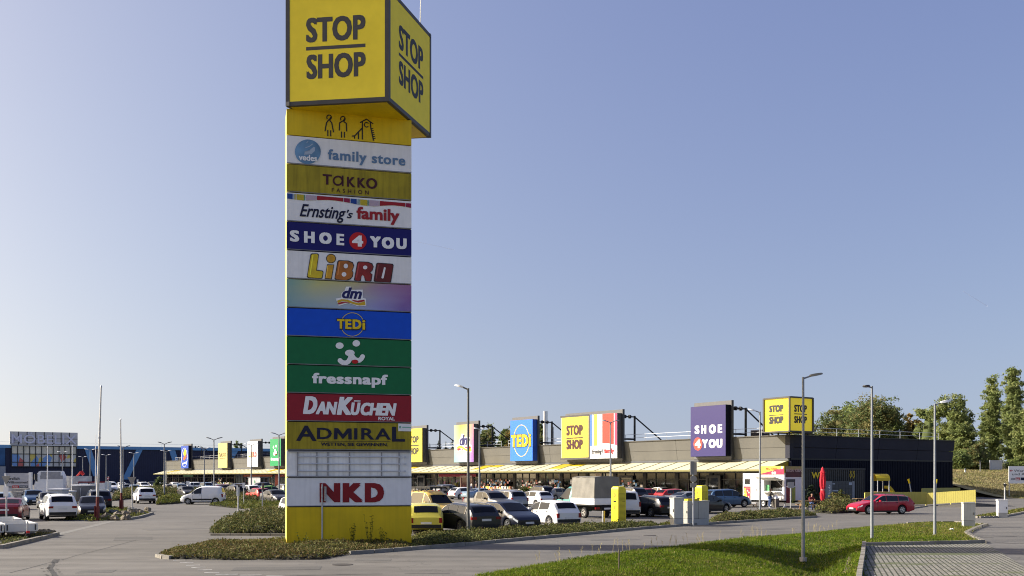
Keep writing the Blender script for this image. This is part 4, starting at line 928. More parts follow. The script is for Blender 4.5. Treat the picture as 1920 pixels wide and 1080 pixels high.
b = MB(); qq = insetq(.93); b.prism([tuple(c) for c in qq], cz0 - .02, cz0 + .02); b.build('cube_soffit', M_yel, cube)
PC = lambda X, Y_: (500 + X / 5.3333, Y_ / 5.3333)
for nm, A_, B_, items in (('front', CA, CB, (('STOP', 393, 988, 160, 410), ('SHOP', 397, 990, 530, 778))), ('flank', CB, CC, (('STOP', 1322, 1565, 362, 604), ('SHOP', 1322, 1567, 712, 948)))):
    f2 = Frame(A_, atan2((B_ - A_).y, (B_ - A_).x)); s = Sheet(f2, .003)
    for body, x0, x1, yt, yb in items:
        a, c = PC(x0, yt), PC(x1, yb)
        V_, F_ = text_geo(body, .035, 0, 1.04); s.text(body, a[0], c[0], a[1], c[1], bold=.035, spacing=1.04)
    u0, u1 = f2.on(PC(393 if nm == 'front' else 1322, 0)[0], 0, .003)[0], f2.on(PC(987 if nm == 'front' else 1566, 0)[0], 0, .003)[0]
    xm = PC(690 if nm == 'front' else 1443, 0)[0]; zt, zb_ = f2.on(xm, PC(0, 452 if nm == 'front' else 643)[1], .003)[1], f2.on(xm, PC(0, 487 if nm == 'front' else 672)[1], .003)[1]
    s.b.add([(u0, .003, zb_), (u1, .003, zb_), (u1, .003, zt), (u0, .003, zt)], [(0, 1, 2, 3)])
    W2 = [f2.w(*v) for v in s.b.v]; s.b.v = [(*loc((p.x, p.y)), p.z) for p in W2]
    s.build('lettering', M_ink if nm == 'flank' else M_char, cube)
p = loc((XA(788, 41.5), 41.5)); b = MB(); b.tube((p.x, p.y, cz1), (p.x + .05, p.y, cz1 + 3.2), .02, .012, 6); b.build('lightning_rod', M_white, pyl)
# bare signpost in front of the pylon
p = G(604, 1026); t = empty('signpost', (p.x, p.y, 0), 0, 'bare grey post with an edge-on sign plate in front of the pylon', 'signpost', 'signposts along the access road')
z1 = ZA(908, p.y); b = MB(); b.tube((0, 0, 0), (0, 0, z1), .034, .034, 10); b.build('post', M_galv, t, smooth=True)
b = MB(); b.box((.09, .05, z1 - .38), (.05, .55, .58), R(20)); b.build('sign_plate', M_lamp, t)
for q in (.16, .66): b = MB(); b.tube((0, 0, z1 - q), (0, 0, z1 - q + .06), .05, .05, 10); b.build('clamp', M_galv, t)
# ------------------------------------------------------------------ the retail building with its roof signs
C1 = Vector((32.0, 115.0)); FD = Vector((-140.5, 198.0)).normalized(); LB = 243.0
FANG = atan2(-FD.y, -FD.x); FB = Frame(C1, FANG)             # x runs right along the shop front, y into the building
ZR, ZC = 7.5, 4.75
M_fas = mat('beige_fascia', (0.118, 0.114, 0.100), 0.6, var=0.07, vscale=.4, streak=.05)
M_joint = mat('fascia_joint', (.09, .085, .075), .7, var=0)
M_navy = mat('navy_cladding', (0.0028, 0.0040, 0.0125), 0.7, var=0.12, vscale=.5, spec=.12)
M_navy2 = mat('grey_navy_fascia', (0.028, 0.029, 0.042), 0.7, var=0.1, vscale=.4, spec=.15)
M_flash = mat('grey_flashing', (.085, .09, .10), .6)
M_can = mat('cream_canopy', (0.52, 0.495, 0.35), 0.6, var=0.08, vscale=.5, streak=.06)
M_cany = mat('yellow_canopy_sheet', (0.50, 0.37, 0.015), 0.6, var=0.1, vscale=.5)
M_cane = mat('canopy_edge', (0.22, 0.20, 0.075), 0.6)
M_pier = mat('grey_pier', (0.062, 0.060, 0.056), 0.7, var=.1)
M_frame = mat('window_frame', (0.035, 0.035, 0.037), 0.5)
def shop_glass(name, cells, lo, hi, sat, seed):
    m = bpy.data.materials.new(name); m.use_nodes = True; n = m.node_tree; L = n.links; bs = n.nodes['Principled BSDF']
    tc = n.nodes.new('ShaderNodeTexCoord'); mp = n.nodes.new('ShaderNodeMapping'); mp.inputs['Scale'].default_value = (1, 1, .7); mp.inputs['Location'].default_value = (seed, 0, 0)
    vo = n.nodes.new('ShaderNodeTexVoronoi'); vo.inputs['Scale'].default_value = cells; vo.distance = 'CHEBYCHEV'
    L.new(tc.outputs['Object'], mp.inputs[0]); L.new(mp.outputs[0], vo.inputs['Vector'])
    hs = n.nodes.new('ShaderNodeHueSaturation'); hs.inputs['Saturation'].default_value = sat; L.new(vo.outputs['Color'], hs.inputs['Color'])
    nz = n.nodes.new('ShaderNodeTexNoise'); nz.inputs['Scale'].default_value = 1.1; L.new(mp.outputs[0], nz.inputs['Vector'])
    mr = n.nodes.new('ShaderNodeMapRange'); mr.inputs['From Min'].default_value = .45; mr.inputs['From Max'].default_value = .7; mr.inputs['To Min'].default_value = lo; mr.inputs['To Max'].default_value = hi; L.new(nz.outputs['Fac'], mr.inputs['Value'])
    v = n.nodes.new('ShaderNodeVectorMath'); v.operation = 'SCALE'; L.new(hs.outputs[0], v.inputs[0]); L.new(mr.outputs[0], v.inputs['Scale']); L.new(v.outputs[0], bs.inputs['Base Color'])
    bs.inputs['Roughness'].default_value = .05; bs.inputs['Specular IOR Level'].default_value = .16; MATS[name] = m; return m
G1 = shop_glass('shop_glass_dark', 2.2, .008, .06, .5, 0); G2 = shop_glass('shop_glass_display', 3.2, .02, .28, .7, 5)
G3 = mat('shop_glass_curtain', (.09, .105, .10), .08, var=.3, vscale=1.2, spec=.7)
shop = empty('retail_building', (C1.x, C1.y, 0), FANG, 'long single storey retail building with beige fascia and yellow striped canopy', 'building')
b = MB(); b.bx(-LB, -.02, .35, 33.8, 0, ZC + .2); b.bx(-LB + .3, -.3, .5, 33.4, ZC, ZR - .3); b.build('wall', M_pier, shop)
# fascia: leaning panels, two rows, with joints
b = MB(); lean = .38
def fpt(x, z): return (x, -.06 - lean * (z - ZC - .15) / (ZR - ZC), z)
z0, zm, z1 = ZC + .15, 6.15, ZR
npan = 27; g = .02
for i in range(npan):
    xa, xb = -LB + LB / npan * i + g, -LB + LB / npan * (i + 1) - g
    for (za, zb) in ((z0, zm - g), (zm + g, z1)):
        A = [fpt(xa, za), fpt(xb, za), fpt(xb, zb), fpt(xa, zb)]; Bk = [(p[0], p[1] + .08, p[2]) for p in A]
        b.add(A + Bk, [(0, 1, 2, 3), (3, 2, 6, 7), (1, 5, 6, 2), (0, 3, 7, 4), (0, 4, 5, 1)])
b.build('fascia', M_fas, shop)
b = MB(); A = [fpt(-LB, z0), fpt(0, z0), fpt(0, z1), fpt(-LB, z1)]; b.add([(p[0], p[1] + .04, p[2]) for p in A], [(0, 1, 2, 3)])
b.bx(-LB - .1, .06, -.56, .3, ZR + .002, ZR + .10); b.build('fascia_trim', M_joint, shop)
b = MB(); b.bx(-LB, -.01, -.12, .3, ZC - .12, ZC + .13); b.build('flashing', M_flash, shop)
# canopy: sloping sheets with ribs, some in full yellow
cf, cz = -4.0, 3.56; b = MB(); rnd = random.Random(8); ns = 81; sw = LB / ns
yel_rows = {}
for c_ in (-41, -62, -90, -152, -232):
    k = int((c_ + LB) / sw); yel_rows[k] = 2; yel_rows[k + 1] = 1
for i in range(ns):
    xa, xb = -LB + sw * i + .03, -LB + sw * (i + 1) - .03
    for r in range(3):
        ta, tb = r / 3, (r + 1) / 3 - .004
        mi = 1 if (yel_rows.get(i, 0) == 2 and r < 2 and i < ns - 3) or (yel_rows.get(i, 0) == 1 and r == 0 and i < ns - 3) else 0
        sk = .0
        P = [(xa, cf * ta - .05, ZC - .15 + (cz - ZC + .15) * ta), (xb, cf * ta - .05, ZC - .15 + (cz - ZC + .15) * ta), (xb, cf * tb - .05, ZC - .15 + (cz - ZC + .15) * tb), (xa, cf * tb - .05, ZC - .15 + (cz - ZC + .15) * tb)]
        b.add(P + [(p[0], p[1], p[2] - .03) for p in P], [(0, 1, 2, 3), (7, 6, 5, 4), (0, 3, 7, 4), (1, 5, 6, 2), (3, 2, 6, 7)], mi)
b.build('canopy', [M_can, M_cany], shop)
b = MB()
for i in range(ns + 1):
    x = -LB + sw * i; A = Vector((x, -.05, ZC - .15)); B_ = Vector((x, cf - .05, cz)); n_ = 5
    b.add([(x - .05, A.y, A.z + .05), (x + .05, A.y, A.z + .05), (x + .05, B_.y, B_.z + .05), (x - .05, B_.y, B_.z + .05), (x - .03, A.y, A.z - .05), (x + .03, A.y, A.z - .05), (x + .03, B_.y, B_.z - .05), (x - .03, B_.y, B_.z - .05)], [(0, 1, 2, 3), (0, 4, 7, 3), (1, 2, 6, 5), (4, 5, 6, 7)])
b.build('canopy_ribs', M_cane, shop)
b = MB(); b.bx(-LB, 0, cf - .16, cf - .04, cz - .18, cz + .03); b.build('canopy_edge', M_cane, shop)
b = MB(); b.add([(0, -.04, ZC - .18), (0, cf - .04, cz - .04), (0, -.04, cz - .04), (-.06, -.04, ZC - .18), (-.06, cf - .04, cz - .04), (-.06, -.04, cz - .04)], [(0, 1, 2), (5, 4, 3), (0, 3, 4, 1), (1, 4, 5, 2)])
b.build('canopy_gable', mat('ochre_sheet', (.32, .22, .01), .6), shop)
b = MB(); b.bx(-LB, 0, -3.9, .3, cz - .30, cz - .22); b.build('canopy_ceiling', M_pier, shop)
# shop windows between piers
nb = 40; bw = LB / nb; rnd = random.Random(4)
for i in range(nb):
    xa, xb = -LB + bw * i + .32, -LB + bw * (i + 1) - .32
    gm = [G1, G1, G2, G1, G3][rnd.randrange(5)]
    if i > nb - 3: gm = G1
    b = MB(); b.bx(xa, xb, .12, .20, .15, 3.22); wn = b.build('shop_window', gm, shop)
    b = MB()
    for k in range(4): x = xa + (xb - xa) * k / 3; b.bx(x - .04, x + .04, .02, .115, .1, 3.26)
    b.bx(xa, xb, .035, .114, 2.36, 2.46); b.bx(xa, xb, .03, .113, .06, .18); b.bx(xa, xb, .03, .113, 3.2, 3.3); b.build('window_frame', M_frame, wn)
for i in range(nb + 1): x = -LB + bw * i; b = MB(); b.bx(x - .3, x + .3, -.02, .34, 0, 3.34); b.build('pier', M_pier, shop)
# right-hand end wall of blue cladding
b = MB(); b.bx(-.03, .0, .2, 33.8, 0, ZC + .1, 0); k = 0; y = .3
while y < 33.6: b.bx(.0, .035, y, y + .18, .02, ZC + .08, 0); y += .36
b.build('end_wall', M_navy, shop)
b = MB()
for j in range(4):
    ya, yb_ = .05 + j * 8.4 + .03, .05 + (j + 1) * 8.4 - .03
    for za, zb in ((z0, zm - .03), (zm + .03, z1)):
        la, lb_ = .05 + lean * (za - z0) / (ZR - ZC), .05 + lean * (zb - z0) / (ZR - ZC)
        A = [(la, ya, za), (la, yb_, za), (lb_, yb_, zb), (lb_, ya, zb)]; b.add(A + [(p[0] - .06, p[1], p[2]) for p in A], [(0, 1, 2, 3), (3, 2, 6, 7), (0, 3, 7, 4), (1, 5, 6, 2)])
b.build('end_fascia', M_navy2, shop)
b = MB(); b.bx(-.3, .52, .301, 33.9, ZR + .003, ZR + .11); b.bx(-.2, .05, .3, 33.7, ZC - .02, ZC + .14); b.build('end_trim', M_black, shop)
b = MB(); b.bx(-.22, .28, -.10, .19, 0, ZC - .2); b.bx(-.2, .44, -.42, .24, ZC + .14, ZR - .002); b.build('corner_post', M_navy2, shop)
b = MB(); b.bx(-LB + .2, -.2, .3, 33.6, ZR - .12, ZR - .02); b.build('roof', mat('roof_membrane', (.18, .18, .19), .8), shop)
# roof railings (two tubes on posts) and flue
M_rail = mat('railing_steel', (.50, .51, .52), .45, metal=.3)
b = MB()
def railing(x0, y0, x1, y1, st):
    L_ = hypot(x1 - x0, y1 - y0); n_ = max(1, round(L_ / st))
    for i in range(n_ + 1): x, y = x0 + (x1 - x0) * i / n_, y0 + (y1 - y0) * i / n_; b.tube((x, y, ZR - .1), (x, y, ZR + 1.12), .036, .036, 5)
    for h_ in (.62, 1.1): b.tube((x0, y0, ZR + h_), (x1, y1, ZR + h_), .026, .026, 5)
railing(-LB + 5, 1.2, -198, 1.2, 4.2); railing(-196, 1.2, -150, 1.2, 4.2); railing(-148, 1.2, -60, 1.2, 4.2); railing(-58, 1.2, -1, 1.2, 4.2); railing(-1, 1.4, -1, 32, 4.2)
b.build('roof_railing', M_rail, shop)
def floc(px, yo=0.0): return FB.on(px, 800, yo)[0]
x = floc(1022.5, 6); t, z = FB.on(1022.5, 771, 6); b = MB(); b.tube((x, 6, ZR - .2), (x, 6, z), .38, .38, 12); b.tube((x + 1.5, 6.4, ZR), (x + 1.5, 6.4, z - 2.6), .18, .18, 8); b.build('flue_pipe', mat('silver_flue', (.6, .6, .6), .3, metal=.7), shop, smooth=True)
x = floc(1424, 5); b = MB(); b.bx(x - .9, x + .9, 4.4, 5.8, ZR, ZR + 1.1); x = floc(1640, 20)
b.build('roof_unit', M_navy2, shop)
# coloured sign bands above some shopfronts
for (xa, xb, m_, lab) in ((457, 511, 'red_orange', None), (516, 540, 'dark_red', None), (823, 893, 'crimson', None)):
    a_, c_ = floc(xa, -.05), floc(xb, -.05); b = MB(); b.bx(a_, c_, -.12, -.03, 2.72, 3.2)
    b.build('shop_band', mat('band_' + m_, {'red_orange': (.30, .06, .015), 'dark_red': (.26, .02, .012), 'crimson': (.28, .012, .04)}[m_], .5), shop)
a_, c_ = floc(516, -.05), floc(523, -.05); b = MB(); b.bx(a_, c_, -.14, -.04, 0, 2.7); b.build('shop_pillar', mat('band_dark_red', (.26, .02, .012), .5), shop)
def shop_door(px0, px1, m_f, m_g):
    a_, c_ = floc(px0, -.05), floc(px1, -.05); b = MB(); b.bx(a_, a_ + .3, -.2, .0, 0, 2.9); b.bx(c_ - .3, c_, -.2, .0, 0, 2.9); b.bx(a_, c_, -.201, .001, 2.6, 2.92); o = b.build('shop_door', m_f, shop)
    b = MB(); b.bx(a_ + .3, c_ - .3, -.1, -.02, 0, 2.6); b.build('door_glass', m_g, o)
shop_door(864, 886, mat('pinkish_frame', (.45, .30, .27), .5), mat('dark_red_glass', (.06, .008, .012), .1, var=0)); shop_door(1162, 1188, M_frame, M_glassd); shop_door(1325, 1352, M_frame, M_glassd); shop_door(783, 797, M_flash, M_glassd)
def poster(px0, px1, py0, py1, m_, nm='poster'):
    a_, zt = FB.on(px0, py0, -.06); c_, zb = FB.on(px1, py1, -.06); b = MB(); b.bx(a_, c_, -.08, -.04, zb, zt); return b.build(nm, m_, shop)
poster(1115, 1128, 897, 911, mat('lime_poster', (.40, .50, .12), .5, var=.1)); poster(1116, 1128, 885, 893, mat('orange_white_poster', (.55, .42, .30), .5, var=.3, vscale=3))
poster(1034, 1040, 899, 908, M_wpan); poster(1069, 1075, 899, 908, M_wpan); poster(1088, 1094, 898, 907, M_wpan); poster(786, 790, 902, 907, M_wpan); poster(1136, 1142, 897, 905, mat('pink_poster', (.40, .24, .22), .5)); poster(344, 362, 891, 893.5, mat('green_band', (.10, .26, .15), .5))
# pavement in front of the shops
b = MB(); P = [FB.w(-LB, -4.6), FB.w(1, -4.6), FB.w(1, .4), FB.w(-LB, .4)]; b.prism([(p.x, p.y) for p in P], .004, .13); tag(b.build('pavement', M_conc), 'raised concrete pavement under the canopy', None, None, 'structure')

# -- roof signs: a lit face box on a grey backing plate with steel struts
def roof_sign(name, fx, fy, m_face, label, side_m=None, dep=.9, strut=True, margin_l=.7, margin_t=.55, margin_b=.30, marg_r=.12):
    """fx = photo x of the face edges, fy = photo y of the top and bottom of the face at its middle."""
    yf = -1.55; xa, xb = floc(fx[0], yf), floc(fx[1], yf); xm = (xa + xb) / 2; pxm = (fx[0] + fx[1]) / 2
    zt, zb = FB.on(pxm, fy[0], yf)[1], FB.on(pxm, fy[1], yf)[1]
    o_ = FB.w(xm, yf); t = empty('roof_sign', (o_.x, o_.y, 0), FANG, label, 'shop sign', 'shop signs on the roof edge')
    hw = (xb - xa) / 2; b = MB(); b.bx(-hw, hw, .0, dep, zb, zt); face = b.build('face_box', m_face if not side_m else [m_face], t)
    if side_m: 
        b = MB(); b.bx(-hw - .012, hw + .012, .05, dep - .003, zb - .012, zt + .012); b.build('box_side', side_m, t)
    b = MB(); b.bx(-hw - margin_l, hw + marg_r, dep, dep + .28, zb - margin_b, zt + margin_t); b.build('backing_plate', M_char if False else mat('sign_backing', (.115, .115, .118), .5, var=.06), t)
    b = MB(); b.bx(hw + marg_r, hw + marg_r + .10, dep - .05, dep + .30, zb - margin_b - .02, zt + margin_t + .02); b.bx(-hw - margin_l, hw + marg_r, dep - .04, dep + .31, zb - margin_b - .16, zb - margin_b - .005); b.build('backing_edge', M_dark, t)
    if strut:
        b = MB(); zt2 = zt - .35
        for xx in (hw * .85,):
            b.tube((xx, dep + .2, zt2), (xx, dep + 3.2, zt2), .10, .10, 6); b.tube((xx, dep + 3.2, ZR), (xx, dep + 3.2, zt2 + .15), .15, .15, 6)
            b.tube((xx, dep + 3.2, zt2), (xx, dep + 9.0, ZR + .1), .10, .10, 6); b.tube((xx, dep + .2, ZR + .5), (xx, dep + 3.2, ZR + .5), .12, .12, 6); pass
            for q in (1.2, 2.1): b.tube((xx, dep + q, zt2), (xx, dep + q + .3, zt2), .26, .26, 8)
        b.build('strut_frame', M_black, t)
    fr2 = Frame((o_.x, o_.y), FANG)
    return t, face, (lambda yo: Sheet(fr2, yo)), -.02
M_lyel = mat('bright_yellow_panel', (0.62, 0.52, 0.055), 0.4, var=.03); M_pyel = mat('pale_yellow_panel', (0.56, 0.48, 0.17), 0.4, var=.03)
Q1 = lambda X, Y_: (280 + X / 6.75, 780 + Y_ / 6.75); Q3 = lambda X, Y_: (750 + X / 6.75, 770 + Y_ / 6.75); Q5 = lambda X, Y_: (1010 + X / 6.75, 760 + Y_ / 6.75); Q7 = lambda X, Y_: (1270 + X / 6.75, 740 + Y_ / 6.75)
t, o, mk, yo = roof_sign('s', (339.3, 353.0), (836, 878), mat('royal_blue_panel', (.03, .075, .36), .4, var=.03), 'dark blue roof sign with a white oval, farthest from the road', side_m=M_navy)
s = mk(yo); c = Q1(443, 525); s.ring(c[0], c[1], 5.6, 18, .55); s.poly(PTS(Q1, (415, 600), (472, 575), (470, 600), (416, 612))); s.build('oval_ring', M_wprint, o)
s = mk(yo - .03); s.poly(PTS(Q1, (446, 412), (462, 440), (466, 478), (452, 500), (436, 505), (430, 470))); s.build('plume', M_yprint, o); s = mk(yo - .03); s.poly(PTS(Q1, (466, 482), (468, 520), (446, 560), (428, 556), (430, 520), (450, 504))); s.build('plume_base', mat('orange_print', (.55, .10, .02), .5, var=0), o)
t, o, mk, yo = roof_sign('s', (408.8, 426.0), (831, 877), M_pyel, 'pale yellow roof sign with thin dark capitals', side_m=M_char)
s = mk(yo); T(s, Q1, 'TaKKO', 876, 968, 468, 516, bold=.01); T(s, Q1, 'FASHION', 890, 955, 531, 544); s.build('lettering', M_brown, o)
t, o, mk, yo = roof_sign('s', (464.0, 483.3), (827.5, 875), M_white, 'white roof sign with orange and red letters', side_m=M_char)
for ch, x0, x1, k in (('L', 1254, 1276, 0), ('i', 1278, 1288, 1), ('B', 1290, 1310, 2), ('R', 1313, 1334, 3), ('O', 1336, 1357, 4)):
    s = mk(yo); T(s, Q1, ch, x0, x1, 452, 524, bold=.06); s.build('letter', MATS['bubble_%d' % k] if k < 2 else mat('bright_bubble_%d' % k, [(.6, .16, .02), (.5, .03, .02), (.3, .015, .015)][k - 2], .4, var=0), o)
t, o, mk, yo = roof_sign('s', (506.3, 526.5), (823, 873.5), M_green2, 'green roof sign with a white pet face', side_m=M_char)
paw_face(o, lambda X, Y_: Q1(1592 + (X - 822) * .17, 388 + (Y_ - 755) * .487), mk, yo, 8); s = mk(yo); T(s, Q1, 'fressnapf', 1536, 1652, 526, 572, bold=.06); s.build('lettering', M_wprint, o)
def stopshop(mk, yo, f, x0, x1, r1, rl, r2, o, m=M_ink, bd=.05):
    s = mk(yo); a, c = f(x0, r1[0]), f(x1, r1[1]); s.text('STOP', a[0], c[0], a[1], c[1], bold=bd, spacing=1.08); a, c = f(x0, r2[0]), f(x1, r2[1]); s.text('SHOP', a[0], c[0], a[1], c[1], bold=bd, spacing=1.08)
    p, q, xm = s.pt(*f(x0, rl[0])), s.pt(*f(x1, rl[1])), f((x0 + x1) / 2, (rl[0] + rl[1]) / 2); zt, zb = s.pt(xm[0], xm[1])[2], s.pt(xm[0], xm[1] + (rl[1] - rl[0]) / 6.75)[2]
    s.b.add([(p[0], p[1], zb), (q[0], p[1], zb), (q[0], p[1], zt), (p[0], p[1], zt)], [(0, 1, 2, 3)]); s.build('lettering', m, o)
t, o, mk, yo = roof_sign('s', (752.0, 791.5), (804, 866.5), M_lyel, 'yellow roof sign half hidden behind the big pylon', side_m=M_char)
stopshop(mk, yo, Q3, 95, 235, (322, 408), (430, 442), (470, 556), o)
M_rain2 = rainbow('rainbow_sign', dim=.62, corners=([(.60, .66, .40), (.78, .64, .06), (.78, .60, .22), (.62, .16, .30)], [(.28, .62, .62), (.42, .64, .70), (.50, .60, .74), (.34, .14, .58)]))
t, o, mk, yo = roof_sign('s', (851.3, 888), (796, 866.5), M_rain2, 'rainbow coloured roof sign beside the tall lamp post', side_m=M_char)
dm_logo(o, lambda X, Y_: Q3(720 + (X - 672) * .565, 305 + (Y_ - 114) * 1.06), yo, mk=mk, k=6)
t, o, mk, yo = roof_sign('s', (956.8, 998.5), (787.5, 864), M_blue2, 'bright blue roof sign with yellow letters in a thin yellow ring', side_m=mat('deep_blue_side', (.01, .05, .30), .4))
QT = (('T', 1406, 1470, 308, 462), ('E', 1478, 1533, 304, 458), ('D', 1540, 1618, 300, 455), ('i', 1628, 1654, 296, 452)); s = mk(yo); c = Q3(1537, 379); s.ring(c[0], c[1], 15.2, 30, 1.1); s.build('ring', M_yprint, o)
s = mk(yo - .03); [T(s, Q3, ch, x0 - 5, x1 + 5, yt - 6, yb + 6, bold=.05) for ch, x0, x1, yt, yb in QT]; s.build('lettering_outline', M_navyink, o); s = mk(yo - .06); [T(s, Q3, ch, x0, x1, yt, yb, bold=.05) for ch, x0, x1, yt, yb in QT]; s.build('lettering', M_yprint, o)
t, o, mk, yo = roof_sign('s', (1052.5, 1157), (778.5, 860), M_white, 'double roof sign, half yellow and half with upright coloured stripes', margin_l=.15, side_m=M_char, strut=True)
s = mk(yo); s.poly([(1052.8, 783.5), (1103.2, 779.7), (1103.4, 857.6), (1052.8, 859.2)]); yp = s.build('yellow_half', M_lyel, o)
s = mk(yo - .02); s.stroke([(1104.8, 778), (1104.8, 861)], 2.2); s.stroke([(1051, 782.0), (1104, 778.0)], 2.0); s.stroke([(1051, 860.8), (1104, 859.2)], 2.2); s.build('divider', M_char, o)
stopshop(mk, yo - .03, Q5, 350, 557, (250, 378), (400, 413), (433, 556), o, M_brown)
s = mk(yo); wv = lambda x: 516 - 28 * sin((x - 650) / 110) * (1 if x > 760 else .3) - (10 if x > 800 else 0)
C6 = [mat('bright_' + n_, c_, .4, var=.02) for n_, c_ in (('blue_stripe', (.06, .16, .52)), ('yellow_stripe', (.72, .60, .06)), ('pink_stripe', (.76, .70, .72)), ('red_stripe', (.58, .05, .035)), ('crimson_stripe', (.52, .04, .11)), ('cyan_stripe', (.45, .65, .72)))]
for x0, x1, mi in ((648, 675, 0), (679, 690, 5), (698, 738, 1), (741, 747, 5), (750, 802, 2), (806, 950, 3), (960, 992, 4)):
    X_ = [x0 + (x1 - x0) * i / 5 for i in range(6)]; s.poly(PTS(Q5, *([(x, wv(x)) for x in X_] + [(x, 120 - .068 * (x - 648)) for x in X_[::-1]])), mi)
s.build('stripes', C6, o)
s = mk(yo); T(s, Q5, "Ernsting's", 672, 820, 552, 628, shear=.3, bold=.03); s.build('script_lettering', M_ink, o); s = mk(yo); T(s, Q5, 'family', 828, 954, 545, 622, bold=.04); s.build('lettering', M_red, o)
M_violet = mat('violet_panel', (.024, .019, .118), .4, var=.04)
t, o, mk, yo = roof_sign('s', (1295.0, 1360.5), (761, 855.5), M_violet, 'violet roof sign with white letters and a red disc', side_m=M_navy, margin_l=.25)
s = mk(yo)
for ch, x0, x1, yt, yb in (('S', 220, 280, 391, 497), ('H', 304, 366, 386, 494), ('O', 400, 488, 378, 492), ('E', 513, 568, 375, 484)): T(s, Q7, ch, x0, x1, yt, yb, bold=.07)
for ch, x0, x1, yt, yb in (('Y', 314, 388, 566, 674), ('O', 398, 486, 562, 675), ('U', 497, 570, 560, 672)): T(s, Q7, ch, x0, x1, yt, yb, bold=.07)
s.build('lettering', M_wprint, o)
s = mk(yo); c = Q7(260, 624); s.disc(c[0], c[1], 8.2, 12.2); s.build('red_disc', mat('bright_red_print', (.55, .06, .04), .5, var=0), o); s = mk(yo - .03); T(s, Q7, '4', 222, 296, 570, 676, bold=.06); s.build('numeral', M_wprint, o)
# -- yellow cube on the roof corner (an acrylic box)
YQ = 112.0; pB = Vector((XA(1480.3, YQ), YQ)); sdir = Vector((pB.x, pB.y)).normalized(); rdir = Vector((sdir.y, -sdir.x)); al = R(42)
dL = -rdir * cos(al) + sdir * sin(al); dR = rdir * sin(al) + sdir * cos(al); a_ = 3.86
zb, zt = ZA(808.5, YQ), ZA(744, YQ); LANG = atan2(-dL.y, -dL.x)
pL = pB + dL * a_
t = empty('roof_cube_sign', (pL.x, pL.y, 0), LANG, 'yellow cube sign standing on the corner of the roof', 'shop sign')
M_glow = mat('sun_glow_yellow_acrylic', (.70, .56, .03), .35, var=.02, emit=(.70, .53, .02), es=.22)  # weak glow stands in for sunlight scattered through the acrylic, no lamp inside
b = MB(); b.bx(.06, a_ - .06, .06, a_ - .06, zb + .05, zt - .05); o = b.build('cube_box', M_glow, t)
b = MB(); e_ = .085
for (x, y) in ((0, 0), (a_, 0), (0, a_), (a_, a_)): b.box((x, y, (zb + zt) / 2), (2 * e_, 2 * e_, zt - zb + .1))
for z in (zb, zt):
    for y in (0, a_): b.bx(e_, a_ - e_, y - e_, y + e_, z - e_, z + e_)
    for x in (0, a_): b.bx(x - e_, x + e_, e_, a_ - e_, z - e_, z + e_)
b.build('cube_frame', M_char, t)
f1 = Frame(pL, LANG); s = Sheet(f1, .04)
stopshop(lambda yo: Sheet(f1, yo), .045, Q7, 1162, 1344, (130, 222), (246, 258), (275, 370), o, M_ink, .075)
f2 = Frame(pB, atan2(dR.y, dR.x)); s = Sheet(f2, .045)
for body, y0, y1 in (('STOP', 130, 222), ('SHOP', 272, 362)): p, q = Q7(1480, y0), Q7(1641, y1); s.text(body, p[0], q[0], p[1], q[1], bold=.05, spacing=1.08)
u0, u1 = s.pt(*Q7(1480, 243))[0], s.pt(*Q7(1641, 243))[0]; z_ = s.pt(*Q7(1560, 240))[2]; s.b.add([(u0, .045, z_ - .1), (u1, .045, z_ - .1), (u1, .045, z_), (u0, .045, z_)], [(0, 1, 2, 3)])
M2 = Matrix.Rotation(-LANG, 2); V2 = []
for v in s.b.v: p = f2.w(v[0], v[1], v[2]); q = M2 @ (Vector((p.x, p.y)) - pL); V2.append((q.x, q.y, p.z))
s.b.v = V2; s.build('lettering', M_ink, o)
b = MB()
for (x, y) in ((.4, .4), (a_ - .4, .4), (.4, a_ - .4), (a_ - .4, a_ - .4), (a_ / 2, .3)): b.tube((x, y, ZR), (x, y, zb), .1, .1, 6)
b.tube((a_ - .4, .4, zb), (a_ + 1.5, 2.4, ZR), .08, .08, 6); b.build('legs', M_black, t)

# ------------------------------------------------------------------ blue furniture store behind, far left
Lp = Vector((XA(0, 330), 330)); Rp = Vector((XA(540, 382), 382)); BANG = atan2((Rp - Lp).y, (Rp - Lp).x); FBl = Frame(Lp, BANG); ZBL = ZA(834, 330)
M_bnavy = mat('dark_blue_cladding', (.022, .026, .062), .5, var=.08, vscale=.3); M_bsky = mat('sky_blue_trim', (.13, .30, .52), .5, var=.06)
bl = empty('furniture_store', (Lp.x, Lp.y, 0), BANG, 'dark blue furniture warehouse with light blue roof band and slanted struts', 'building')
b = MB(); b.bx(-90, 230, .1, 60, 0, ZBL - .1); x = -20
while x < 200: b.bx(x, x + .35, .0, .1, .02, ZBL - .6); x += .7
b.build('wall', M_bnavy, bl)
b = MB(); b.bx(-90, 230, -.5, 1.0, ZBL - 1.0, ZBL + .05); b.build('roof_band', M_bsky, bl)
b = MB()
for (x0, y0, x1, y1) in ((164, 839, 181, 893), (263, 840, 235, 899), (322, 842, 330, 868), (441, 846, 428, 868)):
    b = MB(); p, q = FBl.on(x0, y0, -.3), FBl.on(x1, y1, -.3); d = 1.05
    b.add([(p[0] - d, -.3, p[1]), (p[0] + d, -.3, p[1]), (q[0] + d, -.3, q[1]), (q[0] - d, -.3, q[1]), (p[0] - d, .1, p[1]), (p[0] + d, .1, p[1]), (q[0] + d, .1, q[1]), (q[0] - d, .1, q[1])], [(0, 1, 2, 3), (0, 4, 7, 3), (1, 2, 6, 5)]); b.build('slanted_strut', M_bsky, bl)
b = MB(); n_ = 30
for k in range(40): b.tube((-60 + k * 7, 2, ZBL), (-60 + k * 7, 2, ZBL + 1.1), .05, .05, 4)
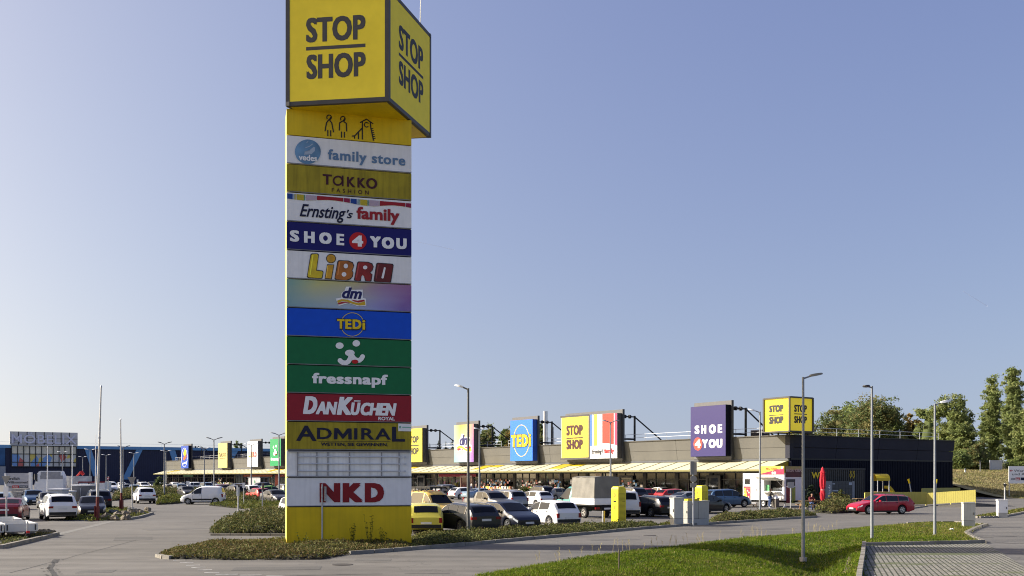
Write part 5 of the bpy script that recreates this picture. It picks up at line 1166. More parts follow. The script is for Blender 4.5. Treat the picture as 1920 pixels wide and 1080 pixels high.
b.tube((-60, 2, ZBL + 1.1), (220, 2, ZBL + 1.1), .04, .04, 4); b.build('roof_railing', M_rail, bl)
xa, zt = FBl.on(21.5, 836, -.6); xb, zb = FBl.on(143, 875, -.6); zt = FBl.on(80, 836.5, -.6)[1]; zb = FBl.on(80, 875, -.6)[1]
def facade_glass(name):
    m = bpy.data.materials.new(name); m.use_nodes = True; n = m.node_tree; L = n.links; bs = n.nodes['Principled BSDF']
    tc = n.nodes.new('ShaderNodeTexCoord'); nz = n.nodes.new('ShaderNodeTexVoronoi'); nz.inputs['Scale'].default_value = 1.0; mpg = n.nodes.new('ShaderNodeMapping'); mpg.inputs['Scale'].default_value = (.55, .1, .36); L.new(tc.outputs['Object'], mpg.inputs[0]); L.new(mpg.outputs[0], nz.inputs['Vector'])
    r = n.nodes.new('ShaderNodeValToRGB'); r.color_ramp.interpolation = 'CONSTANT'; e = r.color_ramp.elements; e[0].color = (.52, .51, .48, 1); e[1].color = (.70, .67, .60, 1); e[1].position = .86
    for p, c in ((.22, (.55, .10, .09, 1)), (.30, (.58, .57, .53, 1)), (.55, (.70, .55, .10, 1)), (.66, (.60, .60, .57, 1)), (.78, (.14, .30, .60, 1))): x = e.new(p); x.color = c
    L.new(nz.outputs['Color'], r.inputs[0]); L.new(r.outputs[0], bs.inputs['Base Color']); bs.inputs['Roughness'].default_value = .15; MATS[name] = m; return m
b = MB(); b.bx(xa, xb, -.6, -.1, zb, zb + (zt - zb) * .62); b.build('banner_glazing', facade_glass('lit_banners_behind_glass'), bl)
b = MB(); b.bx(xa, xb, -.6, -.1, zb + (zt - zb) * .62, zt); b.build('upper_glazing', mat('tan_painted_reflection', (.66, .61, .48), .12, var=.25, vscale=.25), bl)  # pale tan puts the reflected sky into the pane colour
b = MB()
for k in range(12): x = xa + (xb - xa) * k / 11; b.bx(x - .12, x + .12, -.78, -.602, zb, zt)
for q in (0, .21, .61, 1): z = zb + (zt - zb) * q; b.bx(xa, xb, -.76, -.604, z - .12, z + .12)
b.build('glazing_bars', M_frame, bl); b = MB(); b.bx(xa - .3, xb + .3, -1.2, -.1, zt + .13, zt + .55); b.build('white_ledge', M_white, bl)
xa, _ = FBl.on(18, 820, -1.2); xb, _ = FBl.on(145.5, 820, -1.2); zt = FBl.on(80, 810, -1.2)[1]; zb = FBl.on(80, 834.5, -1.2)[1]
b = MB(); b.bx(xa, xb, -1.2, -.6, zb, zt); o = b.build('sign_board', mat('sign_grey', (.56, .55, .53), .55, var=.08, vscale=.3), bl)
b = MB()
for k in range(1, 8): x = xa + (xb - xa) * k / 8; b.bx(x - .13, x + .13, -1.26, -1.205, zb, zt)
b.bx(xa, xb, -1.25, -1.204, (zb + zt) / 2 - .08, (zb + zt) / 2 + .08); b.bx(xa, xb, -1.25, -1.204, zb + .5, zb + .66); b.build('board_joints', M_dark, o)
s = Sheet(FBl, -1.34); s.text('MÖBELIX', 21.5, 143.5, 811.5, 832, bold=.01, spacing=1.05); s.build('letters', mat('letter_lilac', (.64, .64, .75), .4), o)
b = MB(); xq, _ = FBl.on(9.5, 850, -.4); b.bx(xq - 40, xq, -.4, .1, FBl.on(5, 873, -.4)[1], FBl.on(5, 838, -.4)[1]); b.build('wall_poster', mat('blue_poster', (.03, .10, .22), .5, var=.5, vscale=.25), bl)
b = MB(); b.bx(xq - 40, xq - .1, -3, -.4, 0, FBl.on(5, 874.5, -.4)[1]); b.build('entrance_block', mat('pale_grey_block', (.30, .31, .33), .6), bl)
# ------------------------------------------------------------------ vehicles
ST = dict(
 hatch=dict(L=4.02, W=1.73, H=1.48, wb=2.52, fo=.80, r=.31, zb=.19, top=[(0, .56), (.03, .70), (.09, .80), (.25, .98), (.44, 1.42), (.52, 1.48), (.80, 1.43), (.89, 1.33), (.965, 1.0), (1, .80)], belt=[(0, .55), (.1, .76), (.3, .90), (.85, .97), (1, .80)], cab=(.25, .44, .86, .965), win=[(.31, .54), (.56, .80)]),
 suv=dict(L=4.48, W=1.85, H=1.67, wb=2.66, fo=.88, r=.36, zb=.26, top=[(0, .66), (.025, .86), (.08, .97), (.25, 1.10), (.40, 1.58), (.5, 1.67), (.83, 1.62), (.905, 1.50), (.97, 1.12), (1, .92)], belt=[(0, .64), (.1, .92), (.3, 1.04), (.85, 1.10), (1, .92)], cab=(.25, .40, .88, .97), win=[(.29, .50), (.52, .74), (.76, .87)], rails=True),
 wagon=dict(L=4.70, W=1.82, H=1.48, wb=2.72, fo=.90, r=.325, zb=.19, top=[(0, .55), (.025, .69), (.08, .79), (.27, .96), (.42, 1.41), (.50, 1.47), (.86, 1.39), (.92, 1.29), (.98, 1.0), (1, .84)], belt=[(0, .54), (.1, .75), (.3, .90), (.85, .96), (1, .84)], cab=(.27, .42, .88, .98), win=[(.31, .49), (.505, .70), (.715, .88)], rails=True),
 sedan=dict(L=4.62, W=1.80, H=1.44, wb=2.72, fo=.86, r=.325, zb=.18, top=[(0, .55), (.025, .68), (.08, .78), (.27, .95), (.42, 1.37), (.51, 1.44), (.68, 1.38), (.84, 1.08), (.96, 1.05), (1, .88)], belt=[(0, .54), (.1, .74), (.3, .88), (.85, .96), (.96, 1.03), (1, .86)], cab=(.27, .42, .69, .84), win=[(.31, .50), (.515, .72)]),
 mpv=dict(L=4.40, W=1.83, H=1.67, wb=2.70, fo=.86, r=.33, zb=.20, top=[(0, .60), (.025, .78), (.08, .90), (.20, 1.06), (.37, 1.56), (.47, 1.66), (.86, 1.60), (.93, 1.45), (.98, 1.06), (1, .86)], belt=[(0, .58), (.1, .84), (.3, .98), (.85, 1.02), (1, .86)], cab=(.20, .37, .90, .98), win=[(.25, .47), (.485, .70), (.715, .90)], rails=True),
 smallvan=dict(L=4.12, W=1.76, H=1.82, wb=2.69, fo=.76, r=.31, zb=.21, top=[(0, .60), (.025, .80), (.09, .93), (.23, 1.10), (.38, 1.62), (.47, 1.78), (.60, 1.82), (.88, 1.80), (.955, 1.74), (.985, 1.2), (1, .86)], belt=[(0, .58), (.1, .87), (.3, 1.02), (.9, 1.08), (1, .86)], cab=(.23, .38, .958, .985), win=[(.27, .50)]),
 bus=dict(L=4.80, W=1.86, H=1.94, wb=2.92, fo=.88, r=.335, zb=.24, top=[(0, .66), (.02, .90), (.06, .98), (.16, 1.13), (.27, 1.72), (.33, 1.90), (.45, 1.94), (.92, 1.94), (.97, 1.86), (.99, 1.2), (1, .80)], belt=[(0, .64), (.06, .93), (.2, 1.14), (.9, 1.14), (1, .80)], cab=(.16, .27, .972, .99), win=[(.19, .335), (.36, .60), (.62, .93)]),
 pickup=dict(L=4.95, W=1.84, H=1.74, wb=3.05, fo=.90, r=.37, zb=.30, top=[(0, .72), (.02, .92), (.08, 1.02), (.25, 1.12), (.36, 1.58), (.43, 1.72), (.62, 1.70), (.655, 1.60), (.68, 1.16), (.985, 1.12), (1, 1.0)], belt=[(0, .70), (.1, .96), (.3, 1.06), (.7, 1.10), (1, 1.0)], cab=(.25, .36, .64, .675), win=[(.28, .45), (.465, .61)]),
 cab=dict(L=2.35, W=1.95, H=2.15, wb=3.4, fo=.75, r=.36, zb=.36, top=[(0, .70), (.05, .98), (.14, 1.12), (.34, 1.26), (.60, 1.92), (.72, 2.12), (.97, 2.15), (1, 2.10)], belt=[(0, .66), (.12, 1.02), (.4, 1.18), (1, 1.2)], cab=(.34, .60, 2, 2), win=[(.42, .88)], onewheel=True),
)
def ip(pts, t):
    if t <= pts[0][0]: return pts[0][1]
    for (a, u), (b_, v) in zip(pts[:-1], pts[1:]):
        if t <= b_: return u + (v - u) * (t - a) / (b_ - a)
    return pts[-1][1]
def car_shape(S):
    L, W, Hh, r = S['L'], S['W'], S['H'], S['r']; R_ = r + .065
    axf, axr = L / 2 - S['fo'], L / 2 - S['fo'] - S['wb']
    def topz(t):
        return (ip(S['top'], t - .008) + 2 * ip(S['top'], t) + ip(S['top'], t + .008)) / 4
    def wid(t):
        w_ = W / 2
        if t < .16: w_ *= 1 - .20 * ((.16 - t) / .16) ** 2.2
        if t > .86: w_ *= 1 - .11 * ((t - .86) / .14) ** 2
        return w_
    def rows(t):
        x = L / 2 - t * L; z = topz(t); be = min(ip(S['belt'], t), z - .015); w_ = wid(t)
        zb = S['zb'] + (.10 * max(0, (.12 - t) / .12)) + (.12 * max(0, (t - .9) / .1)); arch = 0
        for ax in ((axf,) if S.get('onewheel') else (axf, axr)):
            if abs(x - ax) < R_: arch = max(arch, r + sqrt(R_ * R_ - (x - ax) ** 2))
        zs = max(zb, arch); g = max(0, z - be); zm = max(be * .66, zs + .03); z2 = zs + (zm - zs) * .3
        y4 = w_ * (.985 if g > .1 else .96); y5 = y4 - .05 * min(1, g / .1) - .24 * g * .86; z5 = be + g * .86; y6 = y5 - .10 * min(1, max(g, .02) / .25) - .03
        return x, [(0, zs), (w_ * .80, zs), (w_ * .965, zs + .001), (w_ * .99, z2), (w_, zm), (y4, be), (y5, z5), (y6, be + g * .97), (0, z + .012)]
    return topz, wid, rows, axf, axr, R_
def car_meshes(kind):
    S = ST[kind]; topz, wid, rows, axf, axr, R_ = car_shape(S); L = S['L']
    ts = set(np.linspace(0, 1, 49).round(4)) | {.006, .994}
    for ax in ((axf,) if S.get('onewheel') else (axf, axr)):
        for d in (-1.001, -.97, -.86, -.65, -.35, 0, .35, .65, .86, .97, 1.001): ts.add(round((L / 2 - ax - d * R_) / L, 4))
    ts |= {a for a in S['cab'] if a < 1}; ts = sorted(t for t in ts if 0 <= t <= 1)
    V = []; nr = 9
    for t in ts:
        x, rr = rows(t); 
        V += [(x, y, z) for y, z in rr] + [(x, -y, z) for y, z in rr[1:-1]]
    def idx(i, j, s): return i * 16 + (j if (s > 0 or j in (0, 8)) else 8 + j)
    F = []
    for i in range(len(ts) - 1):
        for j in range(8):
            F.append((idx(i, j, 1), idx(i + 1, j, 1), idx(i + 1, j + 1, 1), idx(i, j + 1, 1))); F.append((idx(i, j, -1), idx(i, j + 1, -1), idx(i + 1, j + 1, -1), idx(i + 1, j, -1)))
    for i, rev in ((0, False), (len(ts) - 1, True)):
        loop = [idx(i, j, 1) for j in range(9)] + [idx(i, j, -1) for j in range(7, 0, -1)]; F.append(tuple(loop[::-1] if rev else loop))
    M = {}
    b = MB(); b.add(V, F); M['body'] = b.mesh('car_body_' + kind, M_white, True)
    # side glass
    M['side'] = []
    for (ta, tb) in S['win']:
        for sgn in (1, -1):
            lo, hi = [], []
            n_ = 12
            for k in range(n_ + 1):
                t = ta + (tb - ta) * k / n_; x, rr = rows(t); (y4, z4), (y5, z5) = rr[5], rr[6]
                za, zb_ = z4 + .035, z5 - .015
                if zb_ - za < .05: continue
                f = lambda z: y4 + (y5 - y4) * (z - z4) / max(.01, z5 - z4) + .012
                lo.append((x, sgn * f(za), za)); hi.append((x, sgn * f(zb_), zb_))
            if len(lo) < 2: continue
            b = MB(); m = len(lo); b.add(lo + hi, [(k, k + 1, m + k + 1, m + k) if sgn < 0 else (m + k, m + k + 1, k + 1, k) for k in range(m - 1)]); M['side'].append(b.mesh('side_window', M_glassd))
    def glass_top(ta, tb, nm, marg=.10):
        lo, hi, mid = [], [], []; n_ = 8; P = []
        for k in range(n_ + 1):
            t = ta + (tb - ta) * (marg + (1 - 2 * marg) * k / n_); x, rr = rows(t); y6, z6 = rr[7]; zc = rr[8][1]; y6 = max(.25, y6 - .02); P.append((x, y6, z6, zc))
        d = Vector((P[-1][0] - P[0][0], 0, P[-1][3] - P[0][3])).normalized(); n = Vector((-d.z, 0, d.x)); n = n if n.z > 0 else -n; n *= .014
        vs = []
        for x, y6, z6, zc in P:
            for q in (-1, -.5, 0, .5, 1): vs.append((x + n.x, y6 * q, zc + (z6 - zc) * abs(q) ** 1.6 + n.z))
        b = MB(); b.add(vs, [(k * 5 + j, (k + 1) * 5 + j, (k + 1) * 5 + j + 1, k * 5 + j + 1) for k in range(n_) for j in range(4)]); return b.mesh(nm, M_glassr, True)
    c = S['cab']; M['wind'] = glass_top(c[0], c[1], 'windscreen', .08)
    if c[2] < 1: M['rear'] = glass_top(c[2], c[3], 'rear_window', .03 if c[3] - c[2] < .06 else .10)
    # wheels
    r = S['r']; wd = .20 if r < .35 else .23
    b = MB(); b.lathe([(r * .62, -wd / 2), (r * .88, -wd / 2), (r * .97, -wd / 2 + .02), (r, -wd / 2 + .05), (r, wd / 2 - .05), (r * .97, wd / 2 - .02), (r * .88, wd / 2), (r * .62, wd / 2), (r * .60, wd / 2 - .03), (.0, wd / 2 - .05)], 22, 'Y'); b.lathe([(r * .6, -wd / 2 + .01), (0, -wd / 2 + .01)], 22, 'Y'); M['wheel'] = b.mesh('wheel_' + kind, M_rubber, True)
    b = MB(); b.lathe([(r * .64, wd / 2 - .03), (r * .64, wd / 2 + .004), (r * .56, wd / 2 + .004), (r * .54, wd / 2 - .03)], 22, 'Y')
    for k in range(5):
        a = 2 * pi * k / 5
        p, q = Vector((cos(a) * r * .12, wd / 2, sin(a) * r * .12)), Vector((cos(a) * r * .58, wd / 2 + .002, sin(a) * r * .58)); t_ = Vector((-sin(a), 0, cos(a))) * r * .11
        b.add([p - t_ * .9, q - t_ * 1.15, q + t_ * 1.15, p + t_ * .9, p - t_ * .9 - Vector((0, .04, 0)), q - t_ * 1.15 - Vector((0, .04, 0)), q + t_ * 1.15 - Vector((0, .04, 0)), p + t_ * .9 - Vector((0, .04, 0))], [(0, 1, 2, 3), (0, 4, 5, 1), (2, 6, 7, 3)])
    b.lathe([(r * .18, wd / 2 - .03), (r * .18, wd / 2 + .006), (0, wd / 2 + .010)], 12, 'Y'); M['rim'] = b.mesh('rim', M_alu)
    # lights, plates, trim
    def surf(t, j): x, rr = rows(t); return x, rr[j]
    x0, (yw, zw) = surf(.035, 5); M['hl'] = []; M['tl'] = []
    for sgn in (1, -1):
        b = MB(); x1, (y1, z1) = surf(.012, 5); x2, (y2, z2) = surf(.085, 5); h_ = .13
        A = [(x1 + .012, sgn * y1 * .60, z1 - .02), (x1 + .004, sgn * (y1 + .004), z1 - .01), (x2, sgn * (y2 + .014), z2 - .005)]
        Bt = [(x1 + .02, sgn * y1 * .60, z1 - .02 - h_), (x1 + .012, sgn * (y1 + .014), z1 - h_), (x2 + .05, sgn * (y2 + .018), z2 - h_ * .9)]
        b.add(A + Bt, [(0, 1, 4, 3), (1, 2, 5, 4)]); b.box((x1 - .05, sgn * y1 * .8, z1 - .02 - h_ / 2), (.13, y1 * .40, h_)); M['hl'].append(b.mesh('headlight', M_hl))
        b = MB(); tall = kind in ('suv', 'wagon', 'smallvan', 'bus', 'mpv', 'hatch', 'pickup'); vert = kind in ('smallvan', 'bus', 'mpv', 'pickup')
        t9 = .985; x9, (y9, z9) = surf(t9, 5); hh = .32 if vert else (.13 if kind in ('wagon', 'sedan', 'suv') else .24); ww = .12 if vert else (.15 if kind == 'hatch' else .28)
        b.box((x9 - .01 if not vert else x9 - .015, sgn * (y9 - ww / 2 + .012), z9 - .02 - (hh / 2 if not vert else -.02)), (.15, ww, hh)); M['tl'].append(b.mesh('tail_lamp', M_tl))
    b = MB(); xe = L / 2; zf = ip(S['top'], 0); b.box((xe - .005, 0, zf * .80), (.05, S['W'] * .56, .10)); b.box((xe - .02, 0, S['zb'] + .20), (.07, S['W'] * .62, .13)); M['grille'] = b.mesh('grille', M_black)
    b = MB(); b.box((xe + .022, 0, S['zb'] + .24), (.02, .52, .11)); M['plate_f'] = b.mesh('number_plate', M_plate)
    zr = ip(S['top'], 1.0); zp = zr - .16 if kind in ('wagon', 'suv', 'sedan', 'bus') else S['zb'] + .36
    b = MB(); b.box((-xe - .012, 0, zp), (.02, .52, .11)); M['plate_r'] = b.mesh('number_plate', M_plate)
    M['trim'] = []; y1 = wid(1.0) * .94; y2 = wid(0) * .9
    b = MB(); b.box((-xe + .03, 0, S['zb'] + .20), (.10, 2 * y1, .17)); M['trim'].append(('rear_bumper_trim', b.mesh('rear_bumper_trim', M_black)))
    b = MB(); b.box((xe - .04, 0, S['zb'] + .10), (.10, 2 * y2, .08)); M['trim'].append(('front_lip', b.mesh('front_lip', M_black)))
    for sgn in (1, -1): b = MB(); b.box(((axf + axr) / 2, sgn * (S['W'] / 2 - .008), S['zb'] + .045), (S['wb'] - 2 * R_ - .02, .03, .09)); M['trim'].append(('sill_trim', b.mesh('sill_trim', M_black)))
    b = MB(); b.bx(-L / 2 + .3, L / 2 - .3, -S['W'] * .36, S['W'] * .36, S['zb'] - .03, S['zb'] + .3); M['under'] = b.mesh('underbody', M_under)
    M['mir'] = []
    for sgn in (1, -1):
        t = S['win'][0][0] + .055; x, rr = rows(t); b = MB(); b.box((x, sgn * (rr[5][0] + .11), rr[5][1] + .08), (.10, .20, .14), top=(.8, .85)); M['mir'].append(b.mesh('wing_mirror', M_black))
    if S.get('rails'):
        M['rails'] = []
        for sgn in (1, -1):
            b = MB(); pts = []
            for k in range(9):
                t = c[1] + .08 + (c[2] - .03 - c[1] - .08) * k / 8; x, rr = rows(t); pts.append((x, sgn * (rr[7][0] + .02), rr[7][1] + (.055 if 0 < k < 8 else .005)))
            b.path(pts, .018, 5); M['rails'].append(b.mesh('roof_rail', M_chrome))
    if kind == 'wagon':
        M['surround'] = []
        for sgn in (1, -1):
            b = MB(); ta, tb = S['win'][0][0], S['win'][-1][1]; lo, hi = [], []
            for k in range(15):
                t = ta + (tb - ta) * k / 14; x, rr = rows(t); (y4, z4), (y5, z5) = rr[5], rr[6]
                if z5 - z4 < .09: continue
                f = lambda z: y4 + (y5 - y4) * (z - z4) / max(.01, z5 - z4) + .018
                lo.append((x, sgn * f(z4 + .02), z4 + .02)); hi.append((x, sgn * f(z5 - .005), z5 - .005))
            b.path(lo + hi[::-1] + lo[:1], .013, 4); M['surround'].append(b.mesh('window_surround', M_chrome))
    # door seams and handles as thin dark lines
    b = MB()
    for sgn in (1, -1):
        for t in ([S['win'][0][1] + .008] + ([S['win'][1][1] - .01] if len(S['win']) > 1 else []) + [S['win'][0][0] + .02]):
            pts = []
            for j in (3, 4, 5): x, rr = rows(t); pts.append((x, sgn * (rr[j][0] + .004), rr[j][1]))
            for p, q in zip(pts[:-1], pts[1:]): b.add([(p[0] - .008, p[1], p[2]), (p[0] + .008, p[1], p[2]), (q[0] + .008, q[1], q[2]), (q[0] - .008, q[1], q[2])], [(0, 1, 2, 3)])
        for t in [w_[1] - .03 for w_ in S['win'][:2]]: x, rr = rows(t); b.box((x, sgn * (rr[5][0] + .01), rr[5][1] - .08), (.16, .025, .03))
    M['seam'] = b.mesh('door_seams', M_black)
    M['geo'] = (axf, axr, S['W'] / 2, r, wd); return M
_CM = {}
def paint(name, col, metal=.25):
    return mat('paint_' + name, col, .34, metal, var=.03, vscale=2, coat=.40)
PT = dict(white=paint('white', (.70, .70, .69), 0), silver=paint('silver', (.25, .255, .265), .4), grey=paint('grey', (.055, .055, .058), .1), dgrey=paint('dark_grey', (.022, .023, .026), .1), black=paint('black', (.005, .005, .006), .0),
          navy=paint('navy', (.006, .008, .018), .0), red=paint('red', (.36, .012, .016), .1), dred=paint('dark_red', (.14, .008, .022), .3), taupe=paint('taupe_grey', (.11, .108, .102), .3), crimson=paint('crimson', (.34, .006, .024), .0), yellow=paint('yellow', (.78, .52, .13), 0),
          lime=paint('lemon', (.52, .47, .07), 0), blue=paint('blue', (.055, .11, .20), .5), lblue=paint('pale_blue', (.24, .33, .42), .5), teal=paint('teal', (.06, .26, .25), 0), beige=paint('beige', (.34, .31, .26), .5), brown=paint('brown', (.07, .035, .03), .4), green=paint('green', (.25, .50, .08), 0))
CARS = 'cars parked in the shopping centre car park'
def set_mat(o, m): o.material_slots[0].link = 'OBJECT'; o.material_slots[0].material = m
def car(px, py, kind, col, head, label, group=CARS, name='parked_car', rails=None, tow=False, dark_trim=True, fx=None, light=False):
    if kind not in _CM: _CM[kind] = car_meshes(kind)
    M = _CM[kind]; axf, axr, hw, r, wd = M['geo']; p = fx or G(px, py)
    t = empty(name, (p[0], p[1], 0.0), R(head), label, {'smallvan': 'van', 'bus': 'van', 'pickup': 'pickup'}.get(kind, 'car'), group)
    o = link('body', M['body'], t); set_mat(o, PT[col])
    for q in M['side']: 
        if light: continue
        link('side_window', q, t)
    link('windscreen', M['wind'], t)
    if 'rear' in M: link('rear_window', M['rear'], t)
    for x in ((axf, axr)):
        for sgn in (1, -1):
            wh = link('wheel', M['wheel'], t, (x, sgn * (hw - wd / 2 - .012), r)); wh.rotation_euler = (0, 0, 0 if sgn > 0 else pi); link('rim', M['rim'], wh)
    for q in M['hl']: link('headlight', q, t)
    for q in M['tl']: link('tail_lamp', q, t)
    link('grille', M['grille'], t); link('number_plate', M['plate_f'], t); link('number_plate', M['plate_r'], t); [link(nm_, q, t) for nm_, q in M['trim']]; link('underbody', M['under'], t); link('door_seams', M['seam'], t)
    for q in M['mir']: o = link('wing_mirror', q, t); set_mat(o, PT[col] if col in ('red', 'crimson', 'yellow', 'white') else M_black)
    for q in M.get('surround', []): link('window_surround', q, t)
    if 'rails' in M and rails is not False:
        for q in M['rails']: link('roof_rail', q, t)
    return t
# --- left car park
car(20, 975, 'sedan', 'dred', 108, 'dark red saloon seen from behind at the left picture edge')
car(108, 974, 'suv', 'white', 122, 'white SUV seen from behind next to the dark red saloon')
car(172, 968, 'sedan', 'navy', 293, 'dark saloon with its bonnet towards us beside the white SUV')
car(184, 955, 'suv', 'navy', 118, 'dark crossover seen from behind, partly hidden by the dark saloon by the red post foot')
car(92, 953, 'sedan', 'dgrey', 300, 'dark blue grey saloon behind the white SUV, facing us')
car(4, 955, 'hatch', 'lblue', 110, 'pale blue hatchback roof just behind the dark red saloon')
car(62, 946, 'wagon', 'blue', 300, 'blue grey estate beside the stacked concrete blocks')
car(270, 943.5, 'suv', 'white', 118, 'white SUV leaving past the rock island, seen from behind', rails=False)
car(209, 921, 'smallvan', 'white', 300, 'small white van by the red triangle sign')
car(236, 922.5, 'hatch', 'silver', 122, 'silver hatchback with a bright red tail lamp behind the flagpoles')
car(252, 926, 'hatch', 'lblue', 110, 'pale blue hatchback behind the leaving white SUV')
car(268, 919, 'mpv', 'white', 306, 'white people carrier roof above the leaving white SUV')
car(284, 914, 'sedan', 'navy', 306, 'dark saloon under the far canopy end')
car(302, 916, 'hatch', 'silver', 126, 'silver hatchback left of the far lamp pair')
car(308, 919, 'wagon', 'grey', 30, 'grey estate side-on behind the far lamp pair', rails=True)
car(318, 924, 'hatch', 'beige', 306, 'beige hatchback right of the far lamp pair')
car(338, 926.5, 'mpv', 'lblue', 306, 'pale blue people carrier behind the grey estate facing us')
car(350, 931, 'wagon', 'grey', 300, 'grey estate facing us beside the white notice post')
car(371, 920, 'suv', 'white', 36, 'white SUV behind the grey estate and the white van')
car(388, 920.5, 'mpv', 'lblue', 306, 'bluish people carrier touching the white SUV near the shops')
car(381, 945.5, 'smallvan', 'white', 184, 'white panel van with a black side strip turning onto the road', group='vehicles on the access road', name='panel_van', rails=False); vn = bpy.context.scene.objects['panel_van']
for sgn in (1, -1): b = MB(); b.box((-.10, sgn * .885, .50), (1.85, .03, .15)); b.build('side_strip', M_black, vn)
car(427, 925, 'wagon', 'dred', 30, 'dark red car roof behind the white panel van')
car(440, 934, 'mpv', 'black', 126, 'black people carrier right behind the white panel van')
car(409, 924, 'hatch', 'silver', 126, 'silver hatchback roof above the white panel van')
car(473, 933, 'mpv', 'white', 300, 'white people carrier facing us next to the black one')
car(488, 928, 'sedan', 'navy', 306, 'dark blue saloon roof above the red hatchback')
car(483, 939, 'hatch', 'red', 128, 'bright red hatchback with white lettering on its side', rails=False)
car(516, 944, 'sedan', 'grey', 305, 'grey saloon facing us just left of the pylon')
car(508, 930, 'hatch', 'green', 36, 'lime green hatchback behind the grey saloon')
car(531, 929, 'suv', 'silver', 126, 'silver SUV right behind the lime green hatchback')
car(499, 922, 'suv', 'dgrey', 36, 'dark grey SUV in front of the far red shopfront')
car(560, 972, 'hatch', 'white', 300, 'white hatchback mostly hidden behind the pylon')
car(455, 921, 'wagon', 'silver', 36, 'silver estate in front of the trolley shelter')
# --- right car park
car(795, 998, 'hatch', 'lime', 98, 'small lemon yellow hatchback seen from behind right of the pylon')
car(868, 997, 'wagon', 'dgrey', 122, 'dark grey estate with chrome roof rails behind the tall lamp post')
car(953, 993, 'hatch', 'navy', 303, 'dark hatchback facing us between the grey estate and a white hatchback')
car(1030, 987, 'hatch', 'white', 120, 'white crossover hatchback seen from behind beside the dark hatchback', rails=False)
t = car(800, 979, 'bus', 'yellow', 312, 'yellow minibus with a black roof rack', name='minibus')
b = MB()
for k in range(6): x = 1.0 - k * .55; b.box((x, 0, 2.10), (.08, 1.6, .10)); [b.box((x, s_ * .76, 1.99), (.09, .05, .16)) for s_ in (-1, 1)]
for s_ in (-1, 1): b.box((-.35, s_ * .74, 2.12), (3.4, .10, .12))
b.box((-.35, 0, 2.09), (3.2, .06, .03)); b.box((-.35, .35, 2.09), (3.2, .06, .03)); b.box((-.35, -.35, 2.09), (3.2, .06, .03)); b.build('roof_rack', M_black, t)
car(918, 962, 'pickup', 'taupe', 306, 'silver grey pickup facing us behind the tall lamp post', name='pickup_truck')
car(948, 955, 'mpv', 'silver', 124, 'silver people carrier seen from behind, right of the pickup')
car(950, 946, 'wagon', 'silver', 18, 'silver estate side-on in front of the clipped green bush')
car(1003, 950, 'hatch', 'white', 124, 'white hatchback behind the dark hatchback, side and tail lamp showing')
car(871, 936, 'hatch', 'white', 40, 'white hatchback with red tail lamp just behind the yellow minibus')
car(842, 931, 'suv', 'silver', 40, 'silver SUV with a light canopy above the yellow minibus')
car(786, 933, 'sedan', 'silver', 306, 'silver car with dark windows close to the pylon edge')
car(815, 930, 'hatch', 'navy', 36, 'dark hatchback between two silver cars near the shop doors')
car(902, 938, 'sedan', 'lblue', 36, 'pale blue saloon in front of the outdoor stalls')
car(1011, 938, 'suv', 'black', 126, 'black SUV roof in front of the outdoor stalls')
car(1048, 938, 'hatch', 'silver', 40, 'silver hatchback with a red tail lamp beside the tarpaulin truck')
car(1166, 968, 'smallvan', 'white', 98, 'white van tail half hidden by the tall yellow charger', rails=False)
car(1219, 968, 'wagon', 'black', 118, 'black estate with bright window trim next to the charger')
car(1178, 944, 'suv', 'black', 126, 'black SUV right behind the tall yellow charger')
car(1168, 955, 'sedan', 'dgrey', 300, 'dark saloon sandwiched behind the charger and the black SUV')
car(1216, 941, 'hatch', 'red', 32, 'bright red hatchback in the row before the shop windows')
car(1266, 942, 'wagon', 'red', 32, 'red estate right of the bright red hatchback', rails=False)
car(1292, 951, 'sedan', 'silver', 30, 'silver car with a sun glint behind the grey cabinets')
car(1362, 951, 'mpv', 'blue', 22, 'blue people carrier left of the food trailer', rails=False)
car(1242, 934, 'sedan', 'silver', 306, 'silver roofed car close to the shop windows behind the red cars')
car(1322, 962, 'sedan', 'black', 40, 'black car end peeping out behind the second yellow charger')
car(1650, 963.5, 'wagon', 'crimson', 193, 'crimson estate driving on the access road', group='vehicles on the access road', name='driving_car')
# far right-hand pieces of the left car park
for px, py, k, c, h, l in ((228, 917, 'wagon', 'white', 300, 'white estate in the far row by the blue warehouse'), (325, 916, 'hatch', 'white', 126, 'white hatchback in the far row below the canopy tip'), (345, 915, 'sedan', 'dgrey', 306, 'dark car in the far row behind the yellow green bush'), (400, 914, 'sedan', 'silver', 306, 'silver car in the far row behind the bluish people carrier'), (196, 925, 'sedan', 'silver', 20, 'silver saloon behind the white lettered lorry body'), (1076, 934, 'hatch', 'navy', 126, 'dark hatchback roof left of the tarpaulin cover')):
    car(px, py, k, c, h, l)
# --- canvas covered flatbed truck
p = G(1093, 969.5); t = empty('covered_truck', (p.x, p.y, 0), R(121), 'teal light truck with a grey canvas cover over its white flatbed', 'truck')
_CM['cab'] = car_meshes('cab'); M = _CM['cab']
cx_ = 1.25
o = link('cab', M['body'], t, (cx_, 0, 0)); set_mat(o, PT['teal'])
for q in M['side']: link('side_window', q, t, (cx_, 0, 0))
link('windscreen', M['wind'], t, (cx_, 0, 0))
for q in M['mir']: link('wing_mirror', q, t, (cx_ - .1, 0, .02))
for q in M['hl']: link('headlight', q, t, (cx_, 0, 0))
b = MB(); rng = random.Random(2); n_ = 14; xs_, zs_ = [-2.75 + 2.65 * i / n_ for i in range(n_ + 1)], [1.32 + 1.42 * j / 8 for j in range(9)]
def tarp_side(f):
    vs = [f(a, c_) for c_ in range(9) for a in range(n_ + 1)]; b.add(vs, [(j * (n_ + 1) + i, j * (n_ + 1) + i + 1, (j + 1) * (n_ + 1) + i + 1, (j + 1) * (n_ + 1) + i) for j in range(8) for i in range(n_)])
